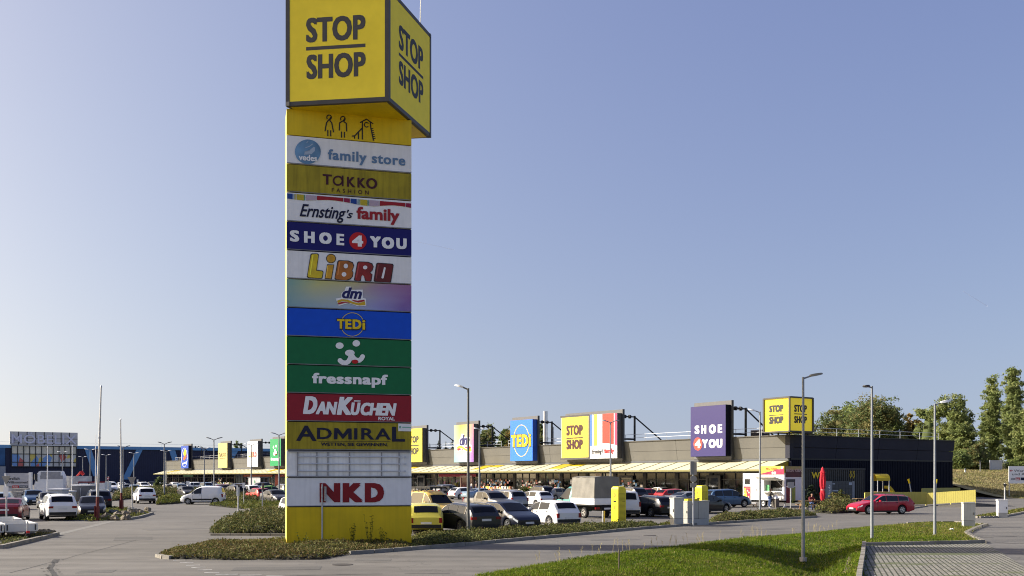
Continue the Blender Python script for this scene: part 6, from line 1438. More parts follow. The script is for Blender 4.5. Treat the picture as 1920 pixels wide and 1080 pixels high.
wob = lambda i, j: .018 * sin(i * 1.9 + j * .6) + .012 * sin(j * 2.3 + i)
for s_ in (-1, 1): tarp_side(lambda i, j: (xs_[i], s_ * (1.02 + wob(i, j) * (0 < i < n_) - .05 * (j / 8) ** 3), zs_[j]))
ys_ = [-1.0 + 2.0 * i / n_ for i in range(n_ + 1)]
for xx in (-2.75, -.10): tarp_side(lambda i, j: (xx + (-1 if xx < 0 else 1) * abs(wob(i, j)), ys_[i], zs_[j] + (.07 * (1 - ys_[i] ** 2) if j == 8 else 0)))
b.add([(xs_[i], ys_[j] , zs_[8] + .07 * (1 - ys_[j] ** 2) - .03 * abs(sin(i * pi / 4.7))) for j in range(n_ + 1) for i in range(n_ + 1)], [(j * (n_ + 1) + i, j * (n_ + 1) + i + 1, (j + 1) * (n_ + 1) + i + 1, (j + 1) * (n_ + 1) + i) for j in range(n_) for i in range(n_)])
b.build('canvas_cover', mat('grey_canvas', (.20, .19, .165), .85, var=.14, vscale=1.6, bump=.5, bscale=9), t, smooth=True)
b = MB()
for s_ in (-1, 1): b.bx(-2.78, -.08, s_ * 1.0, s_ * 1.06, .93, 1.34)
b.bx(-2.81, -2.75, -1.06, 1.06, .93, 1.34); b.bx(-.11, -.05, -1.06, 1.06, .93, 1.34); b.bx(-2.75, -.1, -1, 1, .90, .98); b.build('side_boards', M_white, t)
b = MB(); b.bx(-2.8, .8, -.45, .45, .5, .88); b.bx(-2.75, -.05, -1.0, 1.0, .82, .90); b.build('chassis', M_under, t)
for x in (1.55, -1.45):
    for s_ in (1, -1): wh = link('wheel', M['wheel'], t, (x, s_ * .86, .36)); wh.rotation_euler = (0, 0, 0 if s_ > 0 else pi); link('rim', M['rim'], wh)
for s_ in (1, -1): b = MB(); b.bx(-2.82, -2.76, s_ * .62, s_ * .98, .62, .76); b.build('tail_lamp', M_tl, t)
b = MB(); b.bx(-2.83, -2.78, -.26, .26, .60, .72); b.build('number_plate', M_plate, t)
# ------------------------------------------------------------------ lamp posts and flagpoles
LP = 'lamp posts of the car park'
def lamp_head(b_pole, d, z, reach, rise):
    pass
def lamp_post(px, ptop, label, arms, Y=None, pbase=None, hgt=None, z0=0.0, r=.075, reach=.95, rise=.22, pole_m=None, head_m=None):
    """arms = list of headings (degrees) of the lamp arms."""
    if Y is None: Y = K * H / (pbase - HZ) if pbase else K * ((hgt or 7.2) - H) / (HZ - ptop)
    z1 = ZA(ptop, Y); t = empty('lamp_post', (XA(px, Y), Y, z0), 0, label, 'lamp post', LP); zt = z1 - z0
    b = MB(); b.tube((0, 0, -.3), (0, 0, zt * .42), r * 1.12, r, 10); b.tube((0, 0, zt * .42), (0, 0, zt), r * .92, r * .72, 10); b.build('pole', pole_m or M_pole, t, smooth=True)
    b = MB(); b.tube((0, 0, -.1), (0, 0, .06), r * 2.2, r * 2.2, 12); b.build('base_plate', M_conc, t)
    for a in arms:
        d = Vector((cos(R(a)), sin(R(a)), 0)); n = Vector((-d.y, d.x, 0)); e = d * reach * .42 + Vector((0, 0, rise * .55))
        b = MB(); b.tube((0, 0, zt - .06), tuple(Vector((0, 0, zt - .03)) + e), r * .55, r * .5, 8); b.build('arm', pole_m or M_pole, t)
        # flat tapering lamp body
        p0, p1 = Vector((0, 0, zt - .03)) + e * .85, Vector((0, 0, zt)) + d * reach + Vector((0, 0, rise)); u = (p1 - p0).normalized(); up = n.cross(u) * -1; up = up if up.z > 0 else -up
        b = MB(); pr = [(0, .06, .06), (.22, .12, .10), (.55, .155, .095), (.86, .13, .07), (1, .06, .04)]; vs = []
        for q, w_, h_ in pr:
            c = p0.lerp(p1, q); vs += [c - n * w_ - up * h_ * .35, c + n * w_ - up * h_ * .35, c + n * w_ * .7 + up * h_ * .65, c - n * w_ * .7 + up * h_ * .65]
        fs = [(i * 4 + j, i * 4 + (j + 1) % 4, i * 4 + 4 + (j + 1) % 4, i * 4 + 4 + j) for i in range(4) for j in range(4)] + [(0, 1, 2, 3), (19, 18, 17, 16)]; b.add(vs, fs); lh = b.build('lamp_head', head_m or M_lamp, t, smooth=True)
        b = MB(); A = [p0.lerp(p1, .35) - n * .10, p0.lerp(p1, .35) + n * .10, p0.lerp(p1, .85) + n * .09, p0.lerp(p1, .85) - n * .09]; b.add([tuple(v - up * .034) for v in A], [(0, 1, 2, 3)]); b.build('lens', M_lens, lh)
    return t
lamp_post(1506, 707, 'tall grey lamp post in the lawn hollow, its arm to the right, nearest one', [20], Y=38.0, z0=-.36, r=.062, reach=.86, rise=.16, head_m=mat('lamp_bronze', (.22, .21, .16), .5))
lamp_post(1635, 724, 'lamp post in the middle of the lawn with a dark head seen from below', [215], Y=43.4, z0=-.03, r=.062, reach=.55, rise=-.02, head_m=M_dark)
lamp_post(1753, 757, 'lamp post at the far rim of the lawn with a pale head', [15], Y=47.0, r=.062, reach=.86, rise=.17, head_m=M_white)
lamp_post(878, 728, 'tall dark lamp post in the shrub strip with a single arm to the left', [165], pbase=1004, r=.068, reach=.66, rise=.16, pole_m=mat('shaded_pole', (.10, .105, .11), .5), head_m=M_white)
lamp_post(1425, 772, 'lamp post in front of the food trailer with one arm to the left', [170], pbase=964.5, r=.072, reach=.85, rise=.2, head_m=M_white)
lamp_post(1145, 791, 'double armed lamp post in front of the striped roof sign', [15, 170], hgt=7.2, r=.08, reach=.72, rise=.14)
lamp_post(899, 804, 'double armed lamp post beside the rainbow roof sign', [20, 165], hgt=7.2, r=.085, reach=.55, rise=.08, head_m=M_white)
for px, pt, l in ((523, 815, 'double armed lamp post in front of the green roof sign'), (401, 824, 'double armed lamp post just left of the pale yellow roof sign'), (308, 832, 'double armed lamp post with a dark head at the far canopy end'), (205, 838.5, 'double armed lamp post behind the second flagpole, dark head')):
    lamp_post(px if px != 205 else 231, pt, l, [12, 172], hgt=7.2, r=.085, reach=1.0, rise=.26, head_m=M_dark if px != 523 else None)
for px, pt, l in ((471, 834, 'double armed lamp post in front of the white roof sign'), (383, 841, 'double armed lamp post between the blue and the pale yellow roof signs'), (311, 846, 'shorter looking lamp post right beside the far canopy end'), (251, 850, 'far double lamp post left of the canopy, before the dark blue wall'), (199, 853.5, 'far double lamp post between the flagpoles and the dark blue wall'), (169, 843.5, 'far lamp post in front of the first slanted light blue strut'), (155, 857, 'smallest far lamp post right of the big glazing'), (117, 848, 'far lamp post in front of the glazing with coloured banners')):
    lamp_post(px, pt, l, [5, 178], hgt=7.2, r=.09, reach=.95, rise=.18, head_m=M_white)
FL = 'flagpoles without flags'
def flagpole(px, py, ptop, lean_px, label, base=True, r=.06, m=M_galv):
    p = G(px, py); z1 = ZA(ptop, p.y); t = empty('flagpole', (p.x, p.y, 0), 0, label, 'flagpole', FL); e = (lean_px / K * p.y, 0, z1)
    b = MB(); b.tube((0, 0, .2 if base else 0), (e[0] * .35, 0, z1 * .35), r * 1.15, r, 9); b.tube((e[0] * .35, 0, z1 * .35), e, r * .9, r * .5, 9); b.tube(e, (e[0], 0, z1 + .12), r * .9, r * .4, 8); b.tube((e[0] * .62 - .06, 0, z1 * .62), (e[0] * .62 + .06, 0, z1 * .62), r * .7, r * .7, 6); b.build('pole', m, t, smooth=True)
    if base:
        b = MB(); mr = mat('rusty_red_steel', (.12, .018, .018), .6, var=.2)
        for s_ in (-.13, .13): b.box((s_ * .75, 0, .46), (.07, .22, .92))
        b.box((0, 0, .05), (.32, .3, .10)); b.box((0, .0, .74), (.12, .06, .09)); b.box((0, 0, .32), (.12, .06, .09)); b.tube((0, 0, .1), (e[0] * .17, 0, 1.5), r * 1.25, r * 1.25, 8); b.build('bracket', mr, t)
flagpole(181.5, 976, 726, 8, 'tallest flagpole, slightly leaning, in a red bracket beside the dark saloon', r=.085); flagpole(227.5, 959.5, 787, -1.5, 'shorter flagpole in a red bracket on the rock island', r=.08)
flagpole(179, 934, 816.5, .5, 'thin white flagpole behind the tallest flagpole', False, .07, M_white)
flagpole(89, 934, 838.5, 0, 'white flagpole in front of the lorry cab', False, .08, M_white); flagpole(135.5, 934, 836, 0, 'white flagpole behind the flatbed lorry', False, .08, M_white)

# ------------------------------------------------------------------ road signs and notice posts
SG = 'traffic sign posts'
def post_sign(px, py, ptop, label, build, r=.035, head_w=None, z_extra=.0, m=M_galv):
    p = G(px, py); z1 = ZA(ptop, p.y); t = empty('traffic_sign', (p.x, p.y, 0), 0, label, 'traffic sign', SG)
    b = MB(); b.tube((0, 0, 0), (0, 0, z1 + z_extra), r, r, 8); b.build('post', m, t, smooth=True); s_ = p.y / K; build(t, z1, s_); return t
M_sback = mat('sign_back_grey', (.26, .25, .23), .5, metal=.2); M_sred = mat('sign_red', (.45, .02, .02), .45, var=0)
def tri(b, zc, w_, y, flip=True, mi=0, th=.02):
    h_ = w_ * .87; k = 1 if flip else -1; P = [(-w_ / 2, zc + k * h_ * .5), (w_ / 2, zc + k * h_ * .5), (w_ * .06, zc - k * h_ * .5), (-w_ * .06, zc - k * h_ * .5)]
    vs = [(x, y, z) for x, z in P] + [(x, y + th, z) for x, z in P]; b.add(vs, [(0, 1, 2, 3), (7, 6, 5, 4), (0, 4, 5, 1), (1, 5, 6, 2), (2, 6, 7, 3), (3, 7, 4, 0)], mi)
def f_(t, z, s): 
    b = MB(); tri(b, z - 10 * s, 17 * s, -.06, True); b.build('sign_plate', M_sback, t); b = MB(); b.bx(-4.6 * s, 4.6 * s, -.07, -.045, z - 41 * s, z - 22 * s); b.build('lower_plate', M_wpan, t)
post_sign(12, 985, 890, 'back of a give way sign with a white plate beneath, at the left picture edge', f_, .045)
def f_(t, z, s):
    b = MB(); tri(b, z - 5.5 * s, 16.5 * s, -.06, True); b.build('sign_plate', M_sback, t)
post_sign(247.5, 964, 896, 'grey back of a give way sign on the rock island', f_, .04)
def f_(t, z, s):
    b = MB(); tri(b, z - 5 * s, 5.8 * s, -.06, True); o = b.build('sign_plate', M_sred, t); b = MB(); tri(b, z - 4.9 * s, 3.2 * s, -.085, True); b.build('sign_face', M_white, o)
post_sign(203, 950, 893, 'small red and white give way sign behind the tallest flagpole', lambda t, z, s: (f_(t, z, s)), .04)
def f_(t, z, s):
    b = MB(); tri(b, z - 5.5 * s, 8.4 * s, -.05, True); b.build('sign_plate', mat('dark_sign_back', (.075, .07, .06), .6), t)
post_sign(1884, 970.5, 905.5, 'dark give way sign back by the driveway', f_, .045)
def f_(t, z, s):
    b = MB(); b.box((-.02, 0, z - 10 * s), (.06, .5, 20 * s)); b.build('sign_plate', M_white, t); b = MB(); b.bx(-3 * s, 3 * s, -.05, -.02, z - 3 * s, z + 2 * s); b.build('cap_plate', mat('brown_sign_back', (.10, .07, .05), .6), t)
post_sign(446.5, 973, 910, 'white edge-on sign post on the tall shrub island', f_, .05)
def f_(t, z, s): b = MB(); b.bx(-2.4 * s, 2.4 * s, -.06, -.03, z - 10 * s, z); b.build('sign_plate', M_wpan, t)
post_sign(457, 949, 905, 'small upright white sign behind the white edge-on sign post', f_, .04)
def f_(t, z, s): b = MB(); b.bx(-.5 * s, 3.4 * s, -.05, -.02, z - 13 * s, z); b.build('sign_plate', mat('brown_sign_back', (.10, .07, .05), .6), t)
post_sign(492, 960, 906, 'brownish sign on a leaning post near the red hatchback', f_, .045, m=M_lamp)
def f_(t, z, s): b = MB(); b.bx(-3 * s, 3 * s, -.06, -.03, z - 8 * s, z); b.build('sign_plate', M_white, t)
post_sign(352.5, 931, 902, 'white square notice behind the white panel van', f_, .04)
def f_(t, z, s): b = MB(); b.bx(-1.5 * s, 1.5 * s, -.06, -.03, z - 5 * s, z); b.build('sign_plate', M_white, t)
post_sign(258, 926, 899, 'small white notice behind the grey triangle sign', f_, .04)
def f_(t, z, s):
    b = MB(); b.box((-3.0 * s, -.05, z - 12.5 * s), (6.6 * s, .05, 25 * s), R(12)); b.box((3.4 * s, -.05, z - 12.5 * s), (5.4 * s, .05, 25 * s), R(-14)); o = b.build('sign_plate', M_sback, t)
    b = MB(); b.lathe([(6.4 * s, -.055), (6.4 * s, -.03), (0, -.03)], 18, 'Y', (0, 0, z - 33 * s)); b.lathe([(6.4 * s, -.055), (0, -.055)], 18, 'Y', (0, 0, z - 33 * s)); b.build('round_plate', M_sback, t)
    b = MB(); b.bx(-6 * s, 6 * s, -.055, -.03, z - 49 * s, z - 41 * s); b.build('lower_plate', M_sback, t)
post_sign(1300, 985.5, 865, 'sign post with rectangular and round sign backs beside the second charger', f_, .05)
def f_(t, z, s): b = MB(); b.bx(-5.5 * s, 6 * s, -.06, -.03, z - 11 * s, z); b.build('sign_plate', M_lamp, t)
post_sign(1482.5, 960, 904, 'small grey sign back in front of the food trailer end', f_, .045)
# big white direction board, right
p = G(1893, 933.5); Yb = p.y; sc = Yb / K; t = empty('direction_board', (p.x, p.y, 0), 0, 'large white delivery direction board with a red arrow at the right picture edge', 'sign board')
zt, zb = ZA(874, Yb), ZA(906.5, Yb); fB = Frame((p.x, p.y), R(-4))
wd = 62 * sc; b = MB(); b.box((wd / 2 - .1, 0, (zt + zb) / 2), (wd, .08, zt - zb)); o = b.build('board', M_white, t)
b = MB(); b.tube((0, .12, 0), (0, .12, zt), .06, .06, 8); b.tube((wd - .3, .12, 0), (wd - .3, .12, zt), .06, .06, 8); b.build('posts', M_galv, t)
P2b = lambda X, Y_: (1500 + X / 4.5, 840 + Y_ / 4.5); fz = Frame((p.x, p.y), 0)
s = Sheet(fz, -.06); T(s, P2b, 'Warenausgabe', 1805, 2080, 182, 208, bold=.0); T(s, P2b, 'und Anlieferung', 1792, 2075, 210, 236, bold=.0); s.build('lettering', M_ink, o)
s = Sheet(fz, -.06); s.stroke(PTS(P2b, (1775, 191), (1796, 191)), .9); s.stroke(PTS(P2b, (1783, 183), (1774, 191), (1783, 199)), .9); s.build('red_arrow', M_sred, o)
s = Sheet(fz, -.06); T(s, P2b, 'XXX', 1782, 1816, 254, 270, bold=.02); s.poly(PTS(P2b, (1863, 249), (1863, 272), (1898, 272), (1898, 249))); s.build('logo_ink', M_navyink, o); s = Sheet(fz, -.06); s.poly(PTS(P2b, (1820, 249), (1820, 272), (1857, 272), (1857, 249))); s.build('logo_red', M_sred, o)
s = Sheet(fz, -.075); T(s, P2b, 'lutz', 1825, 1853, 254, 269, bold=.03); s.build('logo_lettering', M_wprint, o)
# back of a billboard and guard rail on the bank
Yb = 168; zg = bank_z(XA(1867, Yb), Yb); t = empty('billboard', (XA(1867, Yb), Yb, zg), 0, 'blank grey back of a billboard on the grass bank', 'billboard'); sc = Yb / K
b = MB(); b.bx(-10.5 * sc, 10.5 * sc, -.06, .06, ZA(882, Yb) - zg, ZA(864, Yb) - zg); o = b.build('board', mat('board_grey', (.42, .44, .45), .5), t)
b = MB(); 
for x in (-10.5, 10.2): b.bx(x * sc - .08, x * sc + .08, -.1, .1, 0, ZA(862.5, Yb) - zg)
b.bx(-10.5 * sc, 10.5 * sc, -.09, -.065, ZA(864, Yb) - zg - .1, ZA(863, Yb) - zg); b.build('frame', M_galv, t)
t = empty('guard_rail', (XA(1880, 172), 172, bank_z(XA(1880, 172), 172)), R(10), 'pale slatted barrier on top of the grass bank', 'barrier'); b = MB()
for k in range(26): b.bx(k * .42, k * .42 + .08, -.04, .04, 0, 1.3)
b.build('slats', M_galv, t); b = MB(); b.bx(-.1, 11, -.07, .07, 1.3, 1.45); b.build('rail', M_galv, t)
Yb = 160; t = empty('signpost', (XA(1838, Yb), Yb, bank_z(XA(1838, Yb), Yb)), 0, 'thin post with a small plate on the bank left of the billboard back', 'signpost'); b = MB(); b.tube((0, 0, 0), (0, 0, 1.7), .05, .05, 6); b.build('post', M_lamp, t); b = MB(); b.box((0, 0, 1.75), (.3, .08, .28)); b.build('sign_plate', M_dark, t)
Yb = 158; t = empty('marker_post', (XA(1810, Yb), Yb, bank_z(XA(1810, Yb), Yb)), 0, 'short white marker post on the bank crest', 'marker post'); b = MB(); b.box((0, 0, .35), (.18, .12, .7)); b.build('post_body', M_white, t); b = MB(); b.box((0, 0, .6), (.19, .13, .12)); b.build('reflector', M_ink, t)

# ------------------------------------------------------------------ chargers and cabinets
M_chy = mat('charger_yellow', (.70, .58, .025), .4, var=.04)
def charger(px, py, ptop, label, group='yellow charging stations'):
    p = G(px, py); Fz = FANG; t = empty('charging_station', (p.x, p.y, 0), Fz, label, 'charging station', group)
    h_ = ZA(ptop, p.y); w_, d_ = .60, .58; b = MB()
    pr = [(0, 0), (w_, 0)]
    b.box((w_ / 2, d_ / 2, (h_ - .22) / 2), (w_, d_, h_ - .22)); 
    n_ = 6; prev = None; vs = []
    for k in range(n_ + 1):
        a = pi / 2 * k / n_; q = .10; vs.append((q * (1 - sin(a)) , h_ - .22 + .22 * sin(a) * .0 + q * 2.2 * (1 - cos(a)) if False else h_ - .22 + .22 * sin(a), q * (1 - cos(a))))
    L_ = [(0, z, ins) for (_, z, ins) in vs]
    V = []
    for (_, z, ins) in L_: V += [(ins, ins, z), (w_ - ins, ins, z), (w_ - ins, d_ - ins, z), (ins, d_ - ins, z)]
    b.add(V, [(k * 4 + j, k * 4 + (j + 1) % 4, k * 4 + 4 + (j + 1) % 4, k * 4 + 4 + j) for k in range(n_) for j in range(4)] + [(n_ * 4, n_ * 4 + 1, n_ * 4 + 2, n_ * 4 + 3)]); b.build('housing', M_chy, t, smooth=True)
    b = MB()
    for k in range(26): z = .15 + k * (h_ - .5) / 26; b.bx(w_ - .001, w_ + .006, .06, d_ - .06, z, z + .018)
    b.bx(w_ + .002, w_ + .012, .30, .52, h_ * .605, h_ * .62); b.build('vent_slots', mat('slot_shadow_yellow', (.26, .20, .01), .6), t)
    b = MB(); cz = h_ * .78; b.lathe([(.10, -.006), (.05, -.006)], 18, 'Y', (w_ * .5, 0, cz)); b.build('emblem', mat('emblem_colours', (.42, .16, .04), .5, var=.9, vscale=9), t)
    b = MB(); b.bx(w_ * .3, w_ * .7, -.008, -.002, h_ * .675, h_ * .695); b.bx(w_ * .42, w_ * .58, -.008, -.002, h_ * .42, h_ * .5); b.build('small_print', mat('ochre_print', (.35, .24, .03), .5, var=0), t)
    b = MB(); b.bx(w_ * .34, w_ * .68, -.012, -.002, h_ * .605, h_ * .64); b.build('screen', M_glassd, t)
    b = MB(); b.path([(-.02, .3, h_ * .38), (-.16, .3, .55), (-.22, .3, .2), (-.12, .3, .08)], .025, 6); b.build('cable', M_rubber, t); return t
charger(1146, 985.5, 912, 'tall yellow charging station standing free at the shrub strip'); charger(1303, 974.5, 910, 'yellow charging station behind the grey cabinets')
p = G(1131, 984); t = empty('bollard', (p.x, p.y, 0), 0, 'short steel and yellow bollard left of the free standing charger', 'bollard'); b = MB(); b.tube((0, 0, 0), (0, 0, .80), .07, .07, 12); b.build('tube', M_galv, t, smooth=True); b = MB(); b.tube((.07, 0, .1), (.07, 0, .80), .035, .035, 8); b.build('yellow_strip', M_yprint, t)
def cabinet(px, py, ptop, w_, d_, label, m=M_beige, ang=None, seam=None):
    p = G(px, py); h_ = ZA(ptop, p.y); t = empty('switch_cabinet', (p.x, p.y, 0), FANG if ang is None else ang, label, 'cabinet', 'outdoor switch cabinets')
    b = MB(); b.bx(0, w_, 0, d_, h_ * .28 if h_ < 1.7 else .32, h_ - .06); b.build('body', m, t); b = MB(); b.bx(.01, w_ - .01, .01, d_ - .01, 0, (h_ * .28 if h_ < 1.7 else .32) - .015); b.build('plinth', mat('plinth_grey', (.40, .395, .36), .7, var=.1), t)
    b = MB(); b.bx(-.025, w_ + .025, -.025, d_ + .025, h_ - .059, h_); b.build('lid', m, t); b = MB(); b.bx(w_ * .82, w_ * .88, -.03, -.001, h_ * .5, h_ * .6); b.build('handle', M_dark, t)
    if seam:
        b = MB(); b.bx(w_, w_ + .004, d_ * .5 - .008, d_ * .5 + .008, .34, h_ - .08); b.build('door_seam', M_dark, t)
    return t
cabinet(1256, 986.5, 933, .34, .72, 'tall slim beige cabinet, the left one of the pair by the kerb')
cgrey = cabinet(1281, 985, 939, .34, 1.75, 'wide grey cabinet right of the tall slim beige one', mat('cabinet_grey', (.40, .385, .335), .55, var=.06, streak=.12), seam=True)
b = MB(); b.bx(.02, .30, .06, 1.0, ZA(939, G(1281, 985).y) + .005, ZA(939, G(1281, 985).y) + .11); b.build('yellow_top_strip', M_yprint, cgrey)
cabinet(1807, 989, 942, .62, .34, 'beige cabinet on the lawn tip by the stone edging', ang=R(-6)); cabinet(1872, 971, 937, .62, .36, 'white cabinet on the small grass triangle', M_white, ang=R(-4))
def rock(px, py, r, label, seed, m=None, group='rocks on the left island'):
    rng = np.random.default_rng(seed); p = G(px, py); b = MB(); n1, n2 = 10, 6; vs = []
    ph = rng.uniform(0, 6, 6)
    for j in range(n2 + 1):
        for i in range(n1):
            a, e = 2 * pi * i / n1, -pi / 2 + pi * j / n2; k = r * .8 * (1 + .22 * sin(2 * a + ph[0]) + .16 * sin(3 * a + ph[1] + 2 * e) + .12 * sin(4 * e + ph[2]))
            vs.append((k * 1.25 * cos(e) * cos(a), k * cos(e) * sin(a), r * .35 + k * .72 * sin(e)))
    b.add(vs, [(j * n1 + i, j * n1 + (i + 1) % n1, (j + 1) * n1 + (i + 1) % n1, (j + 1) * n1 + i) for j in range(n2) for i in range(n1)])
    o = b.build('rock', m or mat('rock_tan', (.17, .145, .105), .9, var=.35, vscale=2.2, bump=.6, bscale=7), None, (p.x, p.y, 0), rng.uniform(0, 6)); tag(o, label, 'rock', group)
M_rk2 = mat('rock_grey', (.16, .16, .155), .9, var=.35, vscale=2, bump=.6, bscale=7)
for a in ((199, 974, .42, 'tan rock right of the red bracket of the tallest flagpole', 1), (212, 966, .40, 'grey boulder left of the second flagpole', 2, M_rk2), (226, 972, .5, 'flat tan rock in the middle of the island front', 3), (247, 961, .42, 'grey boulder at the foot of the triangle sign', 4, M_rk2), (246, 968, .48, 'pale flat rock below the grey boulder', 5), (262, 966, .4, 'tan rock near the kerb tip', 6), (277, 959, .35, 'light rock on the kerb tip of the island', 7), (215, 976, .35, 'small rock on the kerb in front of the island', 8), (236, 975, .36, 'brown rock before the flat tan rock', 9), (222, 930, .8, 'pale boulder in the shrub belt behind the island', 10), (80, 1001, .22, 'tan rock by the trailer drawbars', 11), (92, 1000, .20, 'light rock right of the trailers', 12), (100, 999.5, .16, 'small light rock at the kerb end by the trailers', 13), (1784, 995.5, .13, 'small white stone lying on the lawn', 14, M_white)): rock(*a)
p = G(1160, 1066); t = empty('marker_stick', (p.x, p.y, lawn_z(p.x, p.y)), 0, 'thin rusty stick standing in the front lawn', 'stick'); b = MB(); b.tube((0, 0, -.1), (.02, 0, .66), .02, .018, 6); b.build('stick', mat('rusty_steel', (.11, .085, .07), .8), t)

# ------------------------------------------------------------------ food trailer, toilets, terrace, playground
Yk = 89.0; kc = Vector((XA(1470.5, Yk), Yk)); FK = Frame(kc, FANG)      # corner of the trailer; x negative runs along the counter side
t = empty('food_trailer', (kc.x, kc.y, 0), FANG, 'white kebab trailer with an open serving hatch and awning', 'food trailer')
lk = lambda px, py, yo=0.0: FK.on(px, py, yo)
xl = lk(1393, 900)[0]; zt, zb = lk(1400, 887.5)[1], .62; wk = 2.55
M_trl = mat('trailer_white', (.74, .74, .71), .45, var=.03, streak=.05); M_trs = mat('trailer_white_shaded', (.60, .60, .62), .5, var=.05)  # end wall gets a greyer copy of the white, shade put into its colour
hx0, hz0 = lk(1432, 920.5); hx1, hz1 = lk(1467, 901)
b = MB(); b.bx(xl, hx0, 0, wk, zb, zt); b.bx(hx1, 0, 0, wk, zb, zt); b.bx(hx0, hx1, 0, wk, zb, hz0); b.bx(hx0, hx1, 0, wk, hz1, zt); b.bx(hx0, hx1, 1.3, wk, hz0, hz1); b.build('body', M_trl, t)
b = MB(); b.bx(hx0, hx1, 1.0, 1.28, hz0, hz1); b.build('dark_interior', M_black, t); b = MB(); b.bx(hx0 + .02, hx0 + .42, .25, .3, hz0, hz0 + .55); b.build('green_sheet', mat('green_sheet', (.10, .35, .14), .6), t)
b = MB(); b.bx(hx0 + .5, hx1 - .1, .5, .6, hz0, hz0 + .30); b.build('counter_glass', mat('counter_glass', (.03, .035, .035), .1), t)
b = MB(); A = [(hx0 - .95, .0, hz1 + .04), (hx1 + .02, .0, hz1 + .22), (hx1 - .75, -1.25, hz1 + .10), (hx0 - 1.15, -1.25, hz1 - .04)]; b.add([(hx0 - .05, -.01, hz1 + .02), (hx1 + .05, -.01, hz1 + .02), (hx1 + .05, -1.15, hz1 + .28), (hx0 - .05, -1.15, hz1 + .28), (hx0 - .05, -.01, hz1 + .08), (hx1 + .05, -.01, hz1 + .08), (hx1 + .05, -1.15, hz1 + .34), (hx0 - .05, -1.15, hz1 + .34)], [(0, 1, 2, 3), (7, 6, 5, 4), (3, 2, 6, 7), (0, 3, 7, 4), (1, 5, 6, 2)]); b.build('awning_flap', mat('awning_cream', (.62, .60, .50), .6), t)
b = MB(); 
for x in (hx0 + .05, hx1 - .05): b.tube((x, 0, hz1 - .5), (x, -1.0, hz1 + .26), .018, .018, 5)
b.build('flap_stays', M_galv, t)
b = MB(); b.bx(hx0, hx1 - .2, -.42, -.0, hz0 - .12, hz0 - .05); b.build('counter_shelf', M_trl, t)
wx0, wz0 = lk(1396.5, 908); wx1, wz1 = lk(1406, 898); b = MB(); b.bx(wx0, wx1, -.03, .02, wz0, wz1); o = b.build('window', M_frame, t); b = MB(); b.bx(wx0 + .06, wx1 - .06, -.045, -.03, wz0 + .06, wz1 - .06); b.build('pane', M_glassd, o)
dx0, _ = lk(1407.5, 920); dx1, _ = lk(1419, 920); b = MB(); 
for x in (dx0, dx1): b.bx(x - .012, x + .012, -.008, .0, zb + .05, zt - .45)
b.bx(dx0, dx1, -.008, 0, zt - .46, zt - .44); b.bx(dx1 - .12, dx1 - .06, -.05, 0, 1.5, 1.62); b.build('door_outline', mat('soft_grey_line', (.42, .42, .40), .6), t)
M_food = mat('food_print_red', (.30, .015, .06), .5, var=.5, vscale=2.2); M_foody = mat('food_print_yellow', (.68, .55, .06), .5, var=.1)
px0, pz0 = lk(1394.3, 940.5); px1, pz1 = lk(1407, 912); b = MB(); b.bx(px0, px1, -.012, -.002, pz0, pz1); o = b.build('menu_poster', M_foody, t)
b = MB(); xx = lambda q: px0 + (px1 - px0) * q; zz = lambda q: pz0 + (pz1 - pz0) * q
b.poly([(xx(.72), -.016, zz(0)), (xx(1), -.016, zz(0)), (xx(1), -.016, zz(.88)), (xx(.35), -.016, zz(.88)), (xx(.45), -.016, zz(.55))]); b.bx(xx(0), xx(1), -.017, -.013, zz(.9), zz(1)); b.build('poster_print', M_food, o)
b = MB()
for q in (.72, .5, .3): b.bx(xx(.12), xx(.25), -.017, -.013, zz(q), zz(q + .05))
for qx, qz in ((.75, .3), (.8, .6), (.6, .72)): b.lathe([(.09, -.0185), (0, -.0185)], 10, 'Y', (xx(qx), 0, zz(qz)))
b.build('poster_pictures', mat('poster_cream', (.66, .55, .42), .5, var=.4, vscale=5), o)
# roof sign boxes
sx0 = lk(1427, 880)[0]; sz0, sz1 = zt + .0, lk(1450, 874.0)[1]
b = MB(); b.bx(sx0, -.02, -.02, .16, sz0 - .12, sz1); o = b.build('front_sign', M_foody, t)
b = MB(); z_ = lambda q: sz0 - .12 + (sz1 - sz0 + .12) * q; x_ = lambda q: sx0 + (-.02 - sx0) * q
b.poly([(x_(0), -.026, z_(0)), (x_(1), -.026, z_(0)), (x_(1), -.026, z_(.75)), (x_(.8), -.026, z_(.62)), (x_(.7), -.026, z_(.66)), (x_(.5), -.026, z_(.45)), (x_(.0), -.026, z_(.12))]); b.build('sign_swoosh', M_food, o)
P4 = lambda X, Y_: (1270 + X / 6.75, 740 + Y_ / 6.75); s = Sheet(FK, -.03); T(s, P4, 'MEGA KEBAP', 1120, 1258, 925, 950, bold=.02); s.build('lettering', M_dred, o)
b = MB(); 
for q in (.52, .62, .92): b.lathe([(.13, -.032), (0, -.032)], 12, 'Y', (x_(q), 0, z_(.2 if q < .9 else .8)))
b.build('food_pictures', mat('poster_cream', (.66, .55, .42), .5), o)
FE = Frame(kc, FANG + pi / 2); le_ = lambda px, py, yo=0.0: FE.on(px, py, yo)     # end wall frame
b = MB(); b.bx(-.16, .02, .161, wk + .15, sz0 - .35, sz1 - .01); o = b.build('end_sign', mat('maroon_sign', (.09, .03, .035), .6, var=.15), t)
b = MB(); b.bx(-.01, .026, .17, wk + .14, sz1 - .34, sz1 - .02); b.build('end_sign_top', mat('olive_sign', (.32, .27, .10), .6), o)
s = Sheet(FE, -.035)
for ch, xa, xb in (('MEGA', 1376, 1476), ('KEBAP', 1490, 1590)): T(s, P4, ch, xa, xb, 938, 978, bold=.03)
